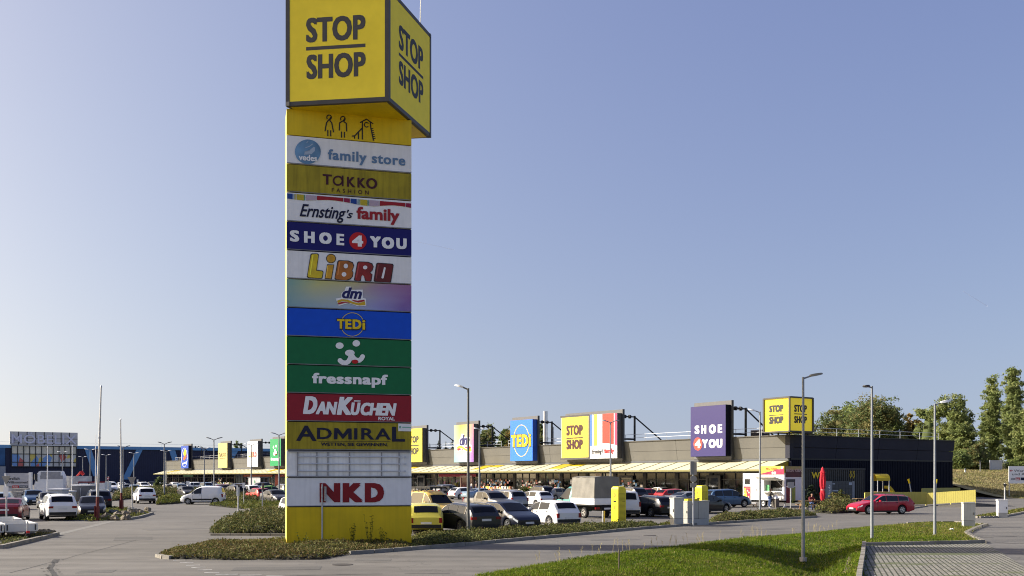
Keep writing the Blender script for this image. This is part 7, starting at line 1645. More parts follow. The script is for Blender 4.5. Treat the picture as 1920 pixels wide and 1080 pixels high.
s.b.v = [(-v[1], v[0], v[2]) for v in s.b.v]; s.build('end_lettering', mat('pinkish_letters', (.42, .30, .28), .5, var=0), o)
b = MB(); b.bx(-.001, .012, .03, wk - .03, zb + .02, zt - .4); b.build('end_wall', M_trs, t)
def endrect(px0, px1, py0, py1, m_, nm, d=.02):
    a, z1_ = le_(px0, py0); c, z0_ = le_(px1, py1); b = MB(); b.bx(.013, .013 + d, a, c, z0_, z1_); return b.build(nm, m_, t)
endrect(1474, 1490.5, 898.5, 911, M_dark, 'end_window'); endrect(1474, 1482, 913, 943, mat('food_print_dark', (.16, .015, .02), .5, var=.6, vscale=2.5), 'end_menu'); endrect(1484, 1491, 913, 943, mat('green_menu', (.24, .27, .05), .5, var=.2), 'end_price_list')
b = MB(); b.bx(xl + .1, -.1, .2, wk - .2, .45, zb - .002); b.bx(-.1, 1.3, 1.2, 1.4, .48, .58); b.build('chassis', M_under, t)
for x in (xl * .42 - .42, xl * .42 + .42):
    b = MB(); b.lathe([(.2, -.1), (.31, -.1), (.34, -.06), (.34, .08), (.3, .1), (.2, .1)], 18, 'Y', (x, .16, .34)); wh = b.build('wheel', M_rubber, t, smooth=True); b = MB(); b.lathe([(.21, -.11), (.12, -.09), (0, -.12)], 16, 'Y', (x, .16, .34)); b.build('rim', M_alu, wh)
b = MB(); b.tube((-.25, .4, 0), (-.25, .4, .6), .05, .05, 8); b.tube((-.25, .4, 0), (-.25, .4, .1), .16, .12, 10); b.build('support_leg', M_galv, t)
def fk(x, y): p = FK.w(x, y); return (p.x, p.y)
def wood_step(x, y, w_, n_, label):
    q = fk(x, y); t = empty('wooden_steps', (q[0], q[1], 0), FANG, label, 'steps'); 
    for k in range(n_):
        b = MB(); b.bx(0, w_, -.35 * (n_ - k), -.35 * (n_ - k) + .34, .16 * (k + 1), .16 * (k + 1) + .05); b.build('tread', M_wood if k == 0 else M_wpan, t)
    b = MB()
    for xx_ in (.05, w_ - .1):
        for k in range(n_): b.bx(xx_, xx_ + .05, -.35 * (n_ - k) + .1, -.35 * (n_ - k) + .16, 0, .16 * (k + 1))
    b.build('supports', M_wood, t)
wood_step(dx0 - .4, -.1, 1.4, 2, 'pale wooden step at the trailer door')
q = fk(-.55, -.55); t = empty('waste_bin', (q[0], q[1], 0), FANG, 'grey brown bin under the trailer counter', 'bin'); b = MB(); b.box((0, 0, .40), (.50, .42, .80), top=(1.12, 1.12)); b.build('tub', mat('bin_brown', (.13, .115, .095), .7), t); b = MB(); b.box((0, 0, .85), (.60, .52, .08)); b.box((0, 0, 1.02), (.42, .36, .26), top=(.5, .5)); b.build('white_bag', M_white, t)
# people -------------------------------------------------------------
M_skin = mat('skin', (.45, .26, .18), .55, var=.04); M_hair = mat('dark_hair', (.030, .018, .012), .7); M_olive = mat('olive_jacket', (.075, .065, .05), .85, var=.15); M_jean = mat('blue_jeans', (.045, .075, .17), .85, var=.15); M_shoe = mat('pale_shoe', (.5, .5, .48), .6)
def skin_mesh(name, nodes, edges, m, parent, sub=1, root=0):
    me = bpy.data.meshes.new(name); me.from_pydata([n_[:3] for n_ in nodes], edges, []); me.materials.append(m)
    o = link(name, me, parent); md = o.modifiers.new('skin', 'SKIN'); md.use_smooth_shade = True; lay = me.skin_vertices[0].data
    for i, n_ in enumerate(nodes): lay[i].radius = (n_[3], n_[4] if len(n_) > 4 else n_[3]); lay[i].use_root = (i == root)
    ss = o.modifiers.new('sub', 'SUBSURF'); ss.levels = sub; ss.render_levels = sub
    bpy.context.view_layer.update(); ev = o.evaluated_get(bpy.context.evaluated_depsgraph_get()); me2 = bpy.data.meshes.new_from_object(ev); o.modifiers.clear(); o.data = me2; return o
def hand(t, w_, d, side, m=M_skin):
    """Small palm with four curled fingers and a thumb."""
    w_ = Vector(w_); d = Vector(d).normalized(); n = d.orthogonal().normalized(); b_ = d.cross(n); N = [(*w_, .026), (*(w_ + d * .07), .034, .02), (*(w_ + d * .10), .03, .018)]; E = [(0, 1), (1, 2)]
    for k in range(4):
        o_ = n * (-.03 + .02 * k); L_ = (.055, .07, .066, .05)[k]; i = len(N); N += [(*(w_ + d * .105 + o_), .010), (*(w_ + d * (.105 + L_ * .6) + o_ + b_ * .012), .009), (*(w_ + d * (.105 + L_) + o_ + b_ * .035), .008)]; E += [(2, i), (i, i + 1), (i + 1, i + 2)]
    i = len(N); N += [(*(w_ + d * .05 + n * .045 * side), .012), (*(w_ + d * .09 + n * .06 * side + b_ * .02), .010)]; E += [(1, i), (i, i + 1)]; return skin_mesh('hand', N, E, m, t)
def head(t, c, yaw, hair_m, long=False):
    b = MB(); n1, n2 = 14, 10; vs = []; c = Vector(c); Mz = Matrix.Rotation(yaw, 3, 'Z')
    def sph(c_, r3, mi, cut=None):
        vs = []
        for j in range(n2 + 1):
            for i in range(n1):
                a, e = 2 * pi * i / n1, -pi / 2 + pi * j / n2; v = Vector((r3[0] * cos(e) * cos(a), r3[1] * cos(e) * sin(a), r3[2] * sin(e)))
                if cut and v.z < 0: v.x *= 1 - .25 * (-v.z / r3[2]) * (1 if v.x > 0 else .5); v.y *= 1 - .28 * (-v.z / r3[2])
                vs.append(Mz @ (v + Vector(c_)) + c)
        b.add(vs, [(j * n1 + i, j * n1 + (i + 1) % n1, (j + 1) * n1 + (i + 1) % n1, (j + 1) * n1 + i) for j in range(n2) for i in range(n1)], mi)
    sph((0, 0, 0), (.095, .078, .12), 0, True); sph((.098, 0, -.015), (.022, .014, .024), 0); sph((0, .08, -.01), (.022, .01, .03), 0); sph((0, -.08, -.01), (.022, .01, .03), 0)
    for s_ in (-1, 1): sph((.082, .032 * s_, .012), (.012, .014, .008), 1)
    sph((.084, 0, -.062), (.010, .026, .008), 2); o = b.build('head', [M_skin, M_ink, mat('lips', (.30, .09, .08), .5, var=0)], t, smooth=True)
    b2 = b; b = MB(); sph((-.022, 0, .032), (.098, .090, .112), 0)
    if long: sph((-.05, 0, -.08), (.07, .085, .13), 0)
    b.build('hair', hair_m, o, smooth=True)
def person_base(name, loc, rz, label, group='people at the food trailer'): return empty(name, (loc[0], loc[1], loc[2] if len(loc) > 2 else 0), rz, label, 'person', group)
# customer standing at the counter, one hand raised to the mouth (local +x is where the person faces)
q = fk(lk(1443.5, 930, -.95)[0], -.95); t = person_base('person', q, FANG + R(75), 'person in an olive jacket and jeans eating at the trailer counter')
skin_mesh('legs', [(0, 0, .98, .15, .13), (0, .09, .93, .11), (.02, .10, .52, .075), (-.03, .10, .10, .052), (.10, .11, .05, .045, .04), (0, -.09, .93, .11), (-.02, -.11, .52, .075), (-.08, -.11, .10, .052), (.05, -.12, .05, .045, .04)], [(0, 1), (1, 2), (2, 3), (3, 4), (0, 5), (5, 6), (6, 7), (7, 8)], M_jean, t)
skin_mesh('jacket', [(0, 0, .90, .17, .14), (0, 0, 1.12, .165, .125), (.02, 0, 1.33, .19, .12), (.05, 0, 1.45, .10, .08), (.03, .19, 1.40, .07), (.20, .24, 1.18, .058), (.36, .10, 1.38, .045), (.03, -.19, 1.40, .07), (.12, -.25, 1.14, .058), (.34, -.20, 1.12, .042)], [(0, 1), (1, 2), (2, 3), (2, 4), (4, 5), (5, 6), (2, 7), (7, 8), (8, 9)], M_olive, t)
hand(t, (.36, .10, 1.38), (.05, -.06, .07), 1); hand(t, (.34, -.20, 1.12), (.10, .02, .0), -1); skin_mesh('neck', [(.05, 0, 1.44, .055), (.09, 0, 1.54, .052)], [(0, 1)], M_skin, t); head(t, (.12, 0, 1.62), R(8), M_hair, True)
b = MB(); b.box((.10, .11, .035), (.27, .10, .07)); b.box((.05, -.12, .035), (.27, .10, .07)); b.build('shoes', M_shoe, t)
def seated(loc, rz, label, jm, hm, zs=.45):
    t = person_base('person', loc, rz, label)
    skin_mesh('legs', [(0, 0, zs + .10, .15, .13), (.10, .10, zs + .08, .09), (.45, .11, zs + .06, .07), (.43, .11, .10, .05), (.56, .11, .05, .042), (.10, -.10, zs + .08, .09), (.45, -.11, zs + .06, .07), (.43, -.11, .10, .05), (.56, -.11, .05, .042)], [(0, 1), (1, 2), (2, 3), (3, 4), (0, 5), (5, 6), (6, 7), (7, 8)], M_jean, t)
    skin_mesh('jacket', [(0, 0, zs + .12, .16, .14), (.03, 0, zs + .32, .16, .12), (.10, 0, zs + .52, .18, .11), (.14, 0, zs + .62, .09, .07), (.10, .18, zs + .56, .065), (.24, .24, zs + .36, .055), (.44, .14, zs + .36, .042), (.10, -.18, zs + .56, .065), (.24, -.24, zs + .36, .055), (.44, -.14, zs + .36, .042)], [(0, 1), (1, 2), (2, 3), (2, 4), (4, 5), (5, 6), (2, 7), (7, 8), (8, 9)], jm, t)
    hand(t, (.44, .14, zs + .36), (.1, -.03, .01), 1); hand(t, (.44, -.14, zs + .36), (.1, .03, .01), -1); skin_mesh('neck', [(.14, 0, zs + .60, .055), (.18, 0, zs + .70, .05)], [(0, 1)], M_skin, t); head(t, (.21, 0, zs + .79), 0, hm)
    return t
def picnic_table(px, py, rz, label):
    p = G(px, py); t = empty('picnic_table', (p.x, p.y, 0), rz, label, 'table', 'wooden terrace tables')
    b = MB(); 
    for k in range(5): b.box((0, -.32 + .16 * k, .74), (1.7, .145, .04))
    b.build('tabletop', M_wood, t)
    for s_ in (-1, 1): b = MB(); b.box((0, s_ * .75, .45), (1.7, .28, .045)); b.build('bench_seat', M_wood, t)
    for x in (-.6, .6):
        b = MB(); b.tube((x, -.62, 0), (x, -.22, .72), .045, .045, 6); b.tube((x, .62, 0), (x, .22, .72), .045, .045, 6); b.box((x, 0, .40), (.07, 1.75, .09)); b.build('leg', M_wood, t)
    return p
p = picnic_table(1518, 956, R(12), 'wooden terrace table next to the food trailer with one person at it'); seated((p.x + .35, p.y + .78), R(-85), 'person in a dark red jacket seated at the terrace table next to the trailer', mat('dark_red_jacket', (.14, .025, .03), .85, var=.2), M_hair)
p2 = picnic_table(1556, 951, R(10), 'second wooden terrace table behind the shrub mound'); seated((p2.x - .5, p2.y + .78), R(-85), 'person in a beige jacket seated behind the red parasol', mat('beige_jacket', (.30, .25, .17), .85, var=.2), mat('grey_hair', (.18, .16, .14), .7))
picnic_table(1618, 950, R(14), 'wooden terrace table behind the bonnet of the crimson estate')
q = G(1512, 959); t = empty('plant_pot', (q.x, q.y, 0), 0, 'green plant in a grey pot beside the terrace table', 'potted plant'); b = MB(); b.lathe([(.15, 0), (.20, .36), (.18, .36), (.0, .34)], 14); b.build('pot', M_sback, t); me, _ = crown_mesh('pot_foliage', [(0, 0, .55, .28, .28, .24)], 220, .06, L_grn, 5, .2, .06); link('foliage', me, t)
# closed red parasol
p = G(1542.5, 953); t = empty('parasol', (p.x, p.y, 0), 0, 'closed bright red parasol on the terrace', 'parasol'); zt = ZA(875.5, p.y); b = MB(); b.tube((0, 0, 0), (0, 0, zt), .035, .03, 8); b.build('pole', M_galv, t)
b = MB(); n1 = 24; pr = [(.02, zt), (.11, zt - .15), (.15, zt - .35), (.21, zt - .50), (.18, zt - .62), (.235, zt - 1.2), (.21, zt - 1.75), (.14, zt - 2.0), (.165, zt - 2.05), (.21, zt - 2.35), (.17, zt - 2.8), (.10, zt - 3.0)]
vs = [(r_ * (1 + .22 * cos(8 * 2 * pi * i / n1) * min(1, r_ * 4)) * cos(2 * pi * i / n1), r_ * (1 + .22 * cos(8 * 2 * pi * i / n1) * min(1, r_ * 4)) * sin(2 * pi * i / n1), z + (.12 * cos(8 * 2 * pi * i / n1 + 1) if k in (4, 11) else 0)) for k, (r_, z) in enumerate(pr) for i in range(n1)]
b.add(vs, [(k * n1 + i, k * n1 + (i + 1) % n1, (k + 1) * n1 + (i + 1) % n1, (k + 1) * n1 + i) for k in range(len(pr) - 1) for i in range(n1)]); b.build('folded_canopy', mat('parasol_red', (.62, .025, .045), .75, var=.08, transl=.15), t, smooth=True)
b = MB(); b.lathe([(.165, zt - 2.06), (.172, zt - 2.0), (.165, zt - 1.96)], 16); b.build('strap', mat('strap_pink', (.6, .2, .2), .7), t); b = MB(); b.box((0, 0, .06), (.7, .7, .12)); b.build('foot', M_conc, t)
# corrugated toilet block
Yw = 101.0; pw = Vector((XA(1504, Yw), Yw)); WA = FANG + pi / 2; FW = Frame(pw, WA); w1 = FW.on(1622, 900)[0]; zt = FW.on(1560, 878.5)[1]
t = empty('toilet_block', (pw.x, pw.y, 0), WA, 'dark corrugated toilet block with yellow lettering before the blue wall', 'small building')
b = MB(); b.bx(.02, w1, .06, 5, 0, zt); x = 0.0
while x < w1 - .1: b.bx(x, x + .16, .0, .06, .05, zt - .12); x += .34
b.bx(0, w1 + .05, -.03, .0585, zt - .10, zt + .04); b.build('corrugated_wall', mat('grey_brown_sheet', (.045, .044, .043), .6, var=.08, metal=.1), t)
b = MB(); b.bx(-.02, w1 + .06, .07, 5.05, zt + .001, zt + .05); b.build('roof', M_dark, t)
P7 = lambda X, Y_: (1500 + X / 9.82, 850 + Y_ / 9.82); s = Sheet(FW, -.05); T(s, P7, 'WC', 215, 455, 344, 464, bold=.03); s.build('lettering', M_yprint, t)
for cx in (935, 990):
    s = Sheet(FW, -.05); c = P7(cx, 340); s.ring(c[0], c[1], 1.6, 1.7, .55); s.stroke(PTS(P7, (cx - 4, 358), (cx - 16, 390), (cx - 14, 430)), .6); s.stroke(PTS(P7, (cx + 4, 358), (cx + 16, 390), (cx + 14, 430)), .6); s.stroke(PTS(P7, (cx - 4, 430), (cx - 4, 458)), .6); s.stroke(PTS(P7, (cx + 5, 430), (cx + 5, 458)), .6); s.build('pictogram', M_yprint, t)
lx0, lz1 = FW.on(*P7(482, 512), -.9); lx1, _ = FW.on(*P7(1002, 520), -.9); q = FW.w(lx0, -.9)
t = empty('parcel_locker', (q.x, q.y, 0), WA, 'dark parcel locker with a grey side panel reading hub', 'parcel locker'); lw = lx1 - lx0
b = MB(); b.bx(0, lw * .2, -.03, .6, 0, lz1); b.bx(lw * .92, lw, -.03, .6, 0, lz1 - .02); b.build('grey_side', mat('locker_grey', (.20, .22, .25), .5), t); b = MB(); b.bx(lw * .2 + .002, lw * .92 - .002, 0, .6, 0, lz1 - .01); o = b.build('locker_doors', mat('locker_dark', (.035, .040, .05), .45), t)
b = MB()
for k in range(1, 6): x = lw * (.2 + .72 * k / 6); b.bx(x - .01, x + .01, -.008, 0, .1, lz1 - .1)
for k in range(1, 6): z = lz1 * k / 6; b.bx(lw * .2, lw * .92, -.006, -.001, z - .008, z + .008)
b.build('door_gaps', M_black, o); b = MB(); b.bx(lw * .22, lw * .31, -.01, -.002, lz1 - .34, lz1 - .22); b.bx(lw * .22, lw * .42, -.01, -.002, lz1 - 1.05, lz1 - .93); b.bx(lw * .22, lw * .40, -.01, -.002, lz1 - 1.35, lz1 - 1.25); b.bx(lw * .80, lw * .91, -.01, -.002, lz1 - .42, lz1 - .14); b.build('pale_stickers', mat('sticker_grey', (.34, .38, .44), .5), o)
V_, F_ = text_geo('hub', .01, 0, 1); b = MB(); b.add([(lw * .1 - .16 + (1 - v) * .32, -.04, lz1 - 1.35 + u * .95) for u, v in V_], F_); b.build('lettering', M_wprint, t)
# yellow fence
M_fy = mat('yellow_fence_sheet', (.40, .355, .085), .6, var=.07, vscale=1, transl=0)
def fence(pts, hgt, label, n_=None):
    o_ = pts[0]; t = empty('yellow_fence', (o_[0], o_[1], 0), 0, label, 'fence', 'yellow playground fences')
    for a, c in zip(pts[:-1], pts[1:]):
        a, c = Vector(a[:2]) - Vector(o_[:2]), Vector(c[:2]) - Vector(o_[:2]); d = c - a; L_ = d.length; ang = atan2(d.y, d.x); k = max(1, round(L_ / 2.2))
        b = MB(); m_ = int(L_ / .16)
        for i in range(m_): p = a + d * ((i + .5) / m_); b.box((p.x, p.y, .12 + hgt / 2), (L_ / m_ * .93, .03, hgt - .04), ang)
        b.build('boards', M_fy, t); b = MB()
        for i in range(k + 1): p = a + d * (i / k); b.box((p.x, p.y + .05, hgt / 2), (.08, .08, hgt + .1), ang)
        for z in (.25, hgt - .05): p = a + d * .5; b.box((p.x, p.y + .03, z), (L_, .04, .06), ang)
        b.build('posts', M_yelside, t)
    return t
Fa, Fb, Fc = Vector((XA(1622, 92.6), 92.6)), Vector((XA(1737, 94.2), 94.2)), Vector((XA(1829.5, 91.4), 91.4)); rise_ = .34
fence([Fa, (Fa + Fb) / 2, Fb], 1.22, 'yellow slatted fence behind the crimson estate, facing the road in shade'); tf = fence([Fb + Vector((.06, 0)), Fc], 1.12, 'bright sunlit yellow fence section climbing beside the driveway'); tf.rotation_euler = (0, 0, 0)
for ch in tf.children:
    me = ch.data; L_ = (Fc - Fb).length
    for v in me.vertices: v.co.z += rise_ * max(0, min(1, (v.co.x ** 2 + v.co.y ** 2) ** .5 / L_))
fence([G(1729, 936), G(1800, 934)], 1.25, 'far low yellow fence close to the blue wall')
b = MB(); A_ = [(Fb.x, Fb.y, .01), (Fc.x, Fc.y, rise_), (Fc.x + 4.5, Fc.y + 1.5, .01), (Fb.x + 2, Fb.y + 10, .01), (Fc.x + 3, Fc.y + 9, rise_)]
b.add(A_ + [(Fc.x, Fc.y, .005)], [(0, 1, 4, 3), (1, 2, 4), (0, 5, 1), (5, 2, 1)]); tag(b.build('driveway_ramp', M_asph), 'low asphalt ramp under the climbing yellow fence', None, None, 'structure')
# playground tower with slide, yellow posts
p = G(1652, 940); t = empty('playground_tower', (p.x, p.y, 0), R(8), 'yellow play tower with a rounded roof and a slide', 'play tower'); sc = p.y / K
zr0, zr1 = ZA(901, p.y), ZA(888.5, p.y); hw = 13 * sc; b = MB(); n_ = 8; vs = []
for x in (-hw * 1.15, hw * .9):
    for k in range(n_ + 1): a = pi * k / n_; vs.append((x, -.75 * cos(a), zr0 + (zr1 - zr0) * sin(a)))
b.add(vs, [(k, k + 1, n_ + 2 + k, n_ + 1 + k) for k in range(n_)]); b.add([(v[0], v[1] * .93, v[2] - .04) for v in vs], [(k, k + 1, n_ + 2 + k, n_ + 1 + k) for k in range(n_)]); b.build('rounded_roof', mat('play_yellow', (.55, .42, .02), .45, var=.05), t)
b = MB()
for x in (-hw, hw * .75):
    for y in (-.7, .7): b.tube((x, y, 0), (x, y, zr0), .055, .055, 8)
b.build('posts', M_galv, t); b = MB(); b.bx(-hw, hw * .8, -.7, .7, 1.0, 1.08); b.build('platform', M_wood, t)
b = MB(); pts = [(hw * .75, 1.75), (hw * 1.2, 1.72), (hw * 1.7, 1.3), (hw * 2.2, .6), (hw * 2.5, .4), (hw * 2.9, .35)]
for (x0, z0_), (x1, z1_) in zip(pts[:-1], pts[1:]):
    for y in (-.35, .35): b.add([(x0, y, z0_), (x1, y, z1_), (x1, y, z1_ - .32), (x0, y, z0_ - .32)], [(0, 1, 2, 3)])
    b.add([(x0, -.35, z0_ - .28), (x1, -.35, z1_ - .28), (x1, .35, z1_ - .28), (x0, .35, z0_ - .28)], [(0, 1, 2, 3)])
b.build('slide', MATS['play_yellow'], t)
for px, py, pt, lean_, l in ((1711, 940, 898, -.45, 'leaning grey play post with a yellow tip left of the lamp post'), (1753, 938, 898.5, .22, 'play post with a yellow tip behind the far lawn lamp post')):
    p = G(px, py); z = ZA(pt, p.y); t = empty('play_post', (p.x, p.y, 0), 0, l, 'play post'); b = MB(); b.tube((0, 0, 0), (lean_ * .75, 0, z * .8), .07, .065, 8); b.build('post', M_galv, t); b = MB(); b.tube((lean_ * .75, 0, z * .8), (lean_, 0, z), .10, .11, 8); b.build('yellow_tip', M_yprint, t)
p = G(1704, 948); t = empty('park_bench', (p.x, p.y, 0), R(70), 'brown bench behind the rear of the crimson estate', 'bench'); b = MB(); b.bx(-.8, .8, -.2, .2, .42, .47); b.build('seat', M_wood, t); b = MB(); b.bx(-.8, .8, .2, .25, .5, .95); b.build('backrest', M_wood, t)
for x in (-.6, .6): b = MB(); b.bx(x - .03, x + .03, -.18, .22, 0, .42); b.build('leg', M_dark, t)

# ------------------------------------------------------------------ outdoor stalls in front of the shops, trolley shelter
rs = random.Random(21)
GC = [mat('goods_' + n_, c_, .6, var=.05) for n_, c_ in (('white', (.72, .72, .70)), ('cream', (.62, .55, .40)), ('orange', (.62, .20, .03)), ('blue', (.12, .26, .48)), ('pink', (.60, .28, .28)), ('green', (.18, .40, .12)), ('dark', (.03, .03, .03)), ('terracotta', (.36, .14, .08)), ('yellow', (.66, .52, .06)))]
def stall(px, w_, tall, label, seed):
    r_ = random.Random(seed); x = floc(px, -1.6); q = FB.w(x, -1.6); t = empty('display_stall', (q.x, q.y, .13), FANG, label, 'display stall', 'goods displayed outside the shops')
    b = MB(); b.bx(-w_ / 2, w_ / 2, -.5, .5, .62, .68); b.build('table_top', GC[1], t); b = MB()
    for sx in (-w_ / 2 + .08, w_ / 2 - .08):
        for y in (-.42, .42): b.bx(sx - .03, sx + .03, y - .03, y + .03, 0, .62)
    b.build('legs', M_galv, t); b = MB()
    for k in range(int(w_ * 9)):
        sx = r_.uniform(-w_ / 2, w_ / 2); h_ = r_.uniform(.12, .42); b.cur = r_.choice([0, 0, 0, 0, 1, 1, 1, 2, 3, 4, 5, 6, 6, 7, 8]); b.box((sx, r_.uniform(-.42, .42), .685 + h_ / 2), (r_.uniform(.12, .34), r_.uniform(.12, .3), h_), r_.uniform(-.3, .3))
    for k in range(int(w_ * 3)):
        sx = r_.uniform(-w_ / 2, w_ / 2); h_ = r_.uniform(.2, .45); b.cur = r_.choice([0, 0, 1, 2, 7]); b.box((sx, -.46 + r_.uniform(-.1, .1), .12 + h_ / 2), (r_.uniform(.2, .4), .2, h_))
    if tall:
        for k in range(int(w_ * 4)): b.cur = r_.choice([0, 0, 3, 4, 6, 6, 6, 7]); sx = r_.uniform(-w_ / 2, w_ / 2); z = r_.uniform(1.2, 2.1); b.box((sx, .35, z), (r_.uniform(.2, .45), .1, r_.uniform(.2, .4)))
    o = b.build('goods', GC, t); o['kind'] = 'stuff'
    if tall:
        b = MB(); 
        for sx in (-w_ / 2, 0, w_ / 2): b.tube((sx, .45, 0), (sx, .45, 2.2), .02, .02, 5)
        b.tube((-w_ / 2, .45, 2.2), (w_ / 2, .45, 2.2), .02, .02, 5); b.build('rack', M_dark, t)
for a in ((911, 4.2, True, 'goods table with round signs right behind the double lamp post', 1), (924, 4.0, True, 'white goods table left of the orange item before the blue ringed sign', 2), (938, 4.6, True, 'stall with white pots next to an orange box', 3), (951, 3.2, False, 'low goods table with an orange and a green box', 4), (991, 4.2, True, 'stall with stacked terracotta crates', 5), (1003, 3.4, True, 'black and white goods stall by the shop door', 6), (1016, 3.0, False, 'cream goods table left of the striped sign', 7), (1033, 4.2, True, 'white goods stall behind the silver hatchback', 8), (1047, 3.2, False, 'goods table below the lime poster, left part', 9), (1180, 4.4, True, 'rack of pale shoes in front of the shop windows right of the tall charger', 10), (1196, 3.4, False, 'table of pale goods beside the shoe rack', 11), (425, 6, False, 'white goods before the far dark shopfront', 12), (410, 3, True, 'yellow and white balloons stall at the far shops', 13), (503, 6, False, 'white goods in front of the far red shopfront', 14)): stall(*a)
for a in (((884, 919), 'white_shirt', 'person in a white top walking past the shop door'), ((893, 920), 'tan_shirt', 'person with dark hair walking beside the one in white')):
    q = FB.w(floc(a[0][0], -3), -3); t = empty('person', (q.x, q.y, .13), R(30), a[2], 'person', 'people in front of the shops'); jm = mat(a[1], (.62, .6, .58) if 'white' in a[1] else (.32, .22, .17), .8)
    skin_mesh('legs', [(0, 0, .95, .15, .12), (0, .09, .9, .10), (.12, .10, .5, .07), (.02, .10, .08, .05), (.13, .1, .04, .04), (0, -.09, .9, .10), (-.06, -.1, .5, .07), (-.2, -.1, .1, .05), (-.1, -.1, .05, .04)], [(0, 1), (1, 2), (2, 3), (3, 4), (0, 5), (5, 6), (6, 7), (7, 8)], M_jean, t); skin_mesh('shirt', [(0, 0, .92, .16, .12), (0, 0, 1.2, .16, .12), (0, 0, 1.4, .17, .1), (.02, 0, 1.48, .08), (0, .2, 1.38, .06), (.05, .25, 1.1, .05), (.18, .24, .92, .04), (0, -.2, 1.38, .06), (-.05, -.25, 1.1, .05), (.02, -.24, .88, .04)], [(0, 1), (1, 2), (2, 3), (2, 4), (4, 5), (5, 6), (2, 7), (7, 8), (8, 9)], jm, t)
    hand(t, (.18, .24, .92), (.1, 0, -.12), 1); hand(t, (.02, -.24, .88), (.02, 0, -.12), -1); skin_mesh('neck', [(.02, 0, 1.48, .05), (.03, 0, 1.55, .05)], [(0, 1)], M_skin, t); head(t, (.05, 0, 1.64), 0, M_hair, 'tan' in a[1])
q = FB.w(floc(477, -14), -14); t = empty('trolley_shelter', (q.x, q.y, 0), FANG, 'pale trolley shelter with three panels and a round green sign', 'trolley shelter'); b = MB()
for k in range(3): b.bx(-3.4 + 2.3 * k, -1.2 + 2.3 * k, -.05, .05, .9, 2.5)
b.build('wall_panels', mat('shelter_grey', (.36, .36, .37), .4), t); b = MB(); b.bx(-3.6, 3.6, -.2, 1.8, 2.5, 2.66); b.build('roof', M_flash, t); b = MB()
for k in range(4): b.tube((-3.45 + 2.3 * k, 0, 0), (-3.45 + 2.3 * k, 0, 2.5), .06, .06, 6); b.tube((-3.45 + 2.3 * k, 1.7, 0), (-3.45 + 2.3 * k, 1.7, 2.5), .05, .05, 6)
b.build('posts', M_galv, t); b = MB(); b.lathe([(.36, -.08), (.0, -.08)], 16, 'Y', (.35, 0, 1.6)); b.build('round_sign', mat('dark_green_sign', (.03, .16, .07), .5), t)

# ------------------------------------------------------------------ goods yard at the far left
p = G(35, 935.5); sc = p.y / K; fH = Frame((p.x, p.y), R(0)); t = empty('welcome_board', (p.x, p.y, 0), 0, 'large pale board with dark welcome lettering and two small logos', 'sign board'); z1, z0_ = ZA(887, p.y), ZA(921, p.y); xa, xb = -27 * sc, 23 * sc
b = MB(); b.bx(xa, xb, 0, .25, z0_, z1); o = b.build('board', mat('board_pale', (.42, .42, .45), .5, var=.04), t); b = MB(); b.bx(xb - .25, xb + .05, -.08, .3, 0, z1 + .1); b.bx(xa, xa + .25, -.08, .3, 0, z1); b.build('frame', M_white, t)
P0 = lambda X, Y_: (X / 9, 880 + Y_ / 9); s = Sheet(fH, -.03); T(s, P0, 'Herzlich', 84, 326, 130, 178, bold=.015); T(s, P0, 'Willkommen!', 104, 468, 196, 238, bold=.01); T(s, P0, 'XXX', 135, 195, 285, 308, bold=.02); s.build('lettering', M_ink, o)
s = Sheet(fH, -.03); s.poly(PTS(P0, (205, 272), (205, 314), (318, 314), (318, 272))); s.build('red_logo', M_sred, o); s = Sheet(fH, -.03); s.poly(PTS(P0, (326, 272), (326, 314), (470, 314), (470, 272))); s.build('dark_logo', mat('slate_print', (.06, .07, .10), .5, var=0), o); s = Sheet(fH, -.06); T(s, P0, 'lutz', 225, 300, 280, 306, bold=.03); T(s, P0, 'MÖBELIX', 334, 462, 282, 306, bold=.02); s.build('logo_lettering', M_lens, o)
def lorry_wheel(t, x, y, r=.5):
    b = MB(); b.lathe([(r * .6, -.14), (r * .95, -.14), (r, -.1), (r, .1), (r * .95, .14), (r * .6, .14)], 18, 'Y', (x, y, r)); wh = b.build('wheel', M_rubber, t, smooth=True); b = MB(); b.lathe([(r * .62, -.13), (r * .3, -.09), (0, -.12)], 14, 'Y', (x, y, r)); b.lathe([(r * .62, .13), (r * .3, .09), (0, .12)], 14, 'Y', (x, y, r)); b.build('rim', M_lamp, wh)
# lorry with tall sleeper cab facing left
p = G(95, 931.5); Yl = p.y; sc = Yl / K; t = empty('lorry', (p.x, p.y, 0), R(14), 'white lorry with a tall rounded sleeper cab and a grey loading body', 'lorry'); zt = ZA(883, Yl)
cw = 11 * sc
b = MB(); prf = [(-25 * sc, .7), (-25 * sc, 1.6), (-23.5 * sc, 2.2), (-22 * sc, zt - .55), (-17 * sc, zt - .06), (-14 * sc, zt), (20 * sc, zt), (25 * sc, zt - .9), (25 * sc, 2.2), (25 * sc, .7)]
vs = [(x, -1.2, z) for x, z in prf] + [(x, 1.2, z) for x, z in prf]; m = len(prf); b.add(vs, [tuple(range(m)), tuple(range(2 * m - 1, m - 1, -1))] + [(i, m + i, m + (i + 1) % m, (i + 1) % m) for i in range(m)]); b.build('cab_body', M_white, t)
b = MB(); b.bx(-15 * sc, 24 * sc, -1.23, -1.205, 2.0 + .9, zt - 1.1); b.bx(-14 * sc, 20 * sc, -1.225, -1.204, zt - 1.09, zt - .12); b.build('grey_side', mat('lorry_grey', (.30, .30, .31), .45, var=.1), t)
b = MB(); b.bx(-23 * sc, -19.5 * sc, -1.23, -1.2, 2.1, 3.1); b.build('side_window', M_glassd, t); b = MB(); b.bx(-26.5 * sc, -24.5 * sc, -1.5, -1.2, 2.3, 3.1); b.build('wing_mirror', M_black, t)
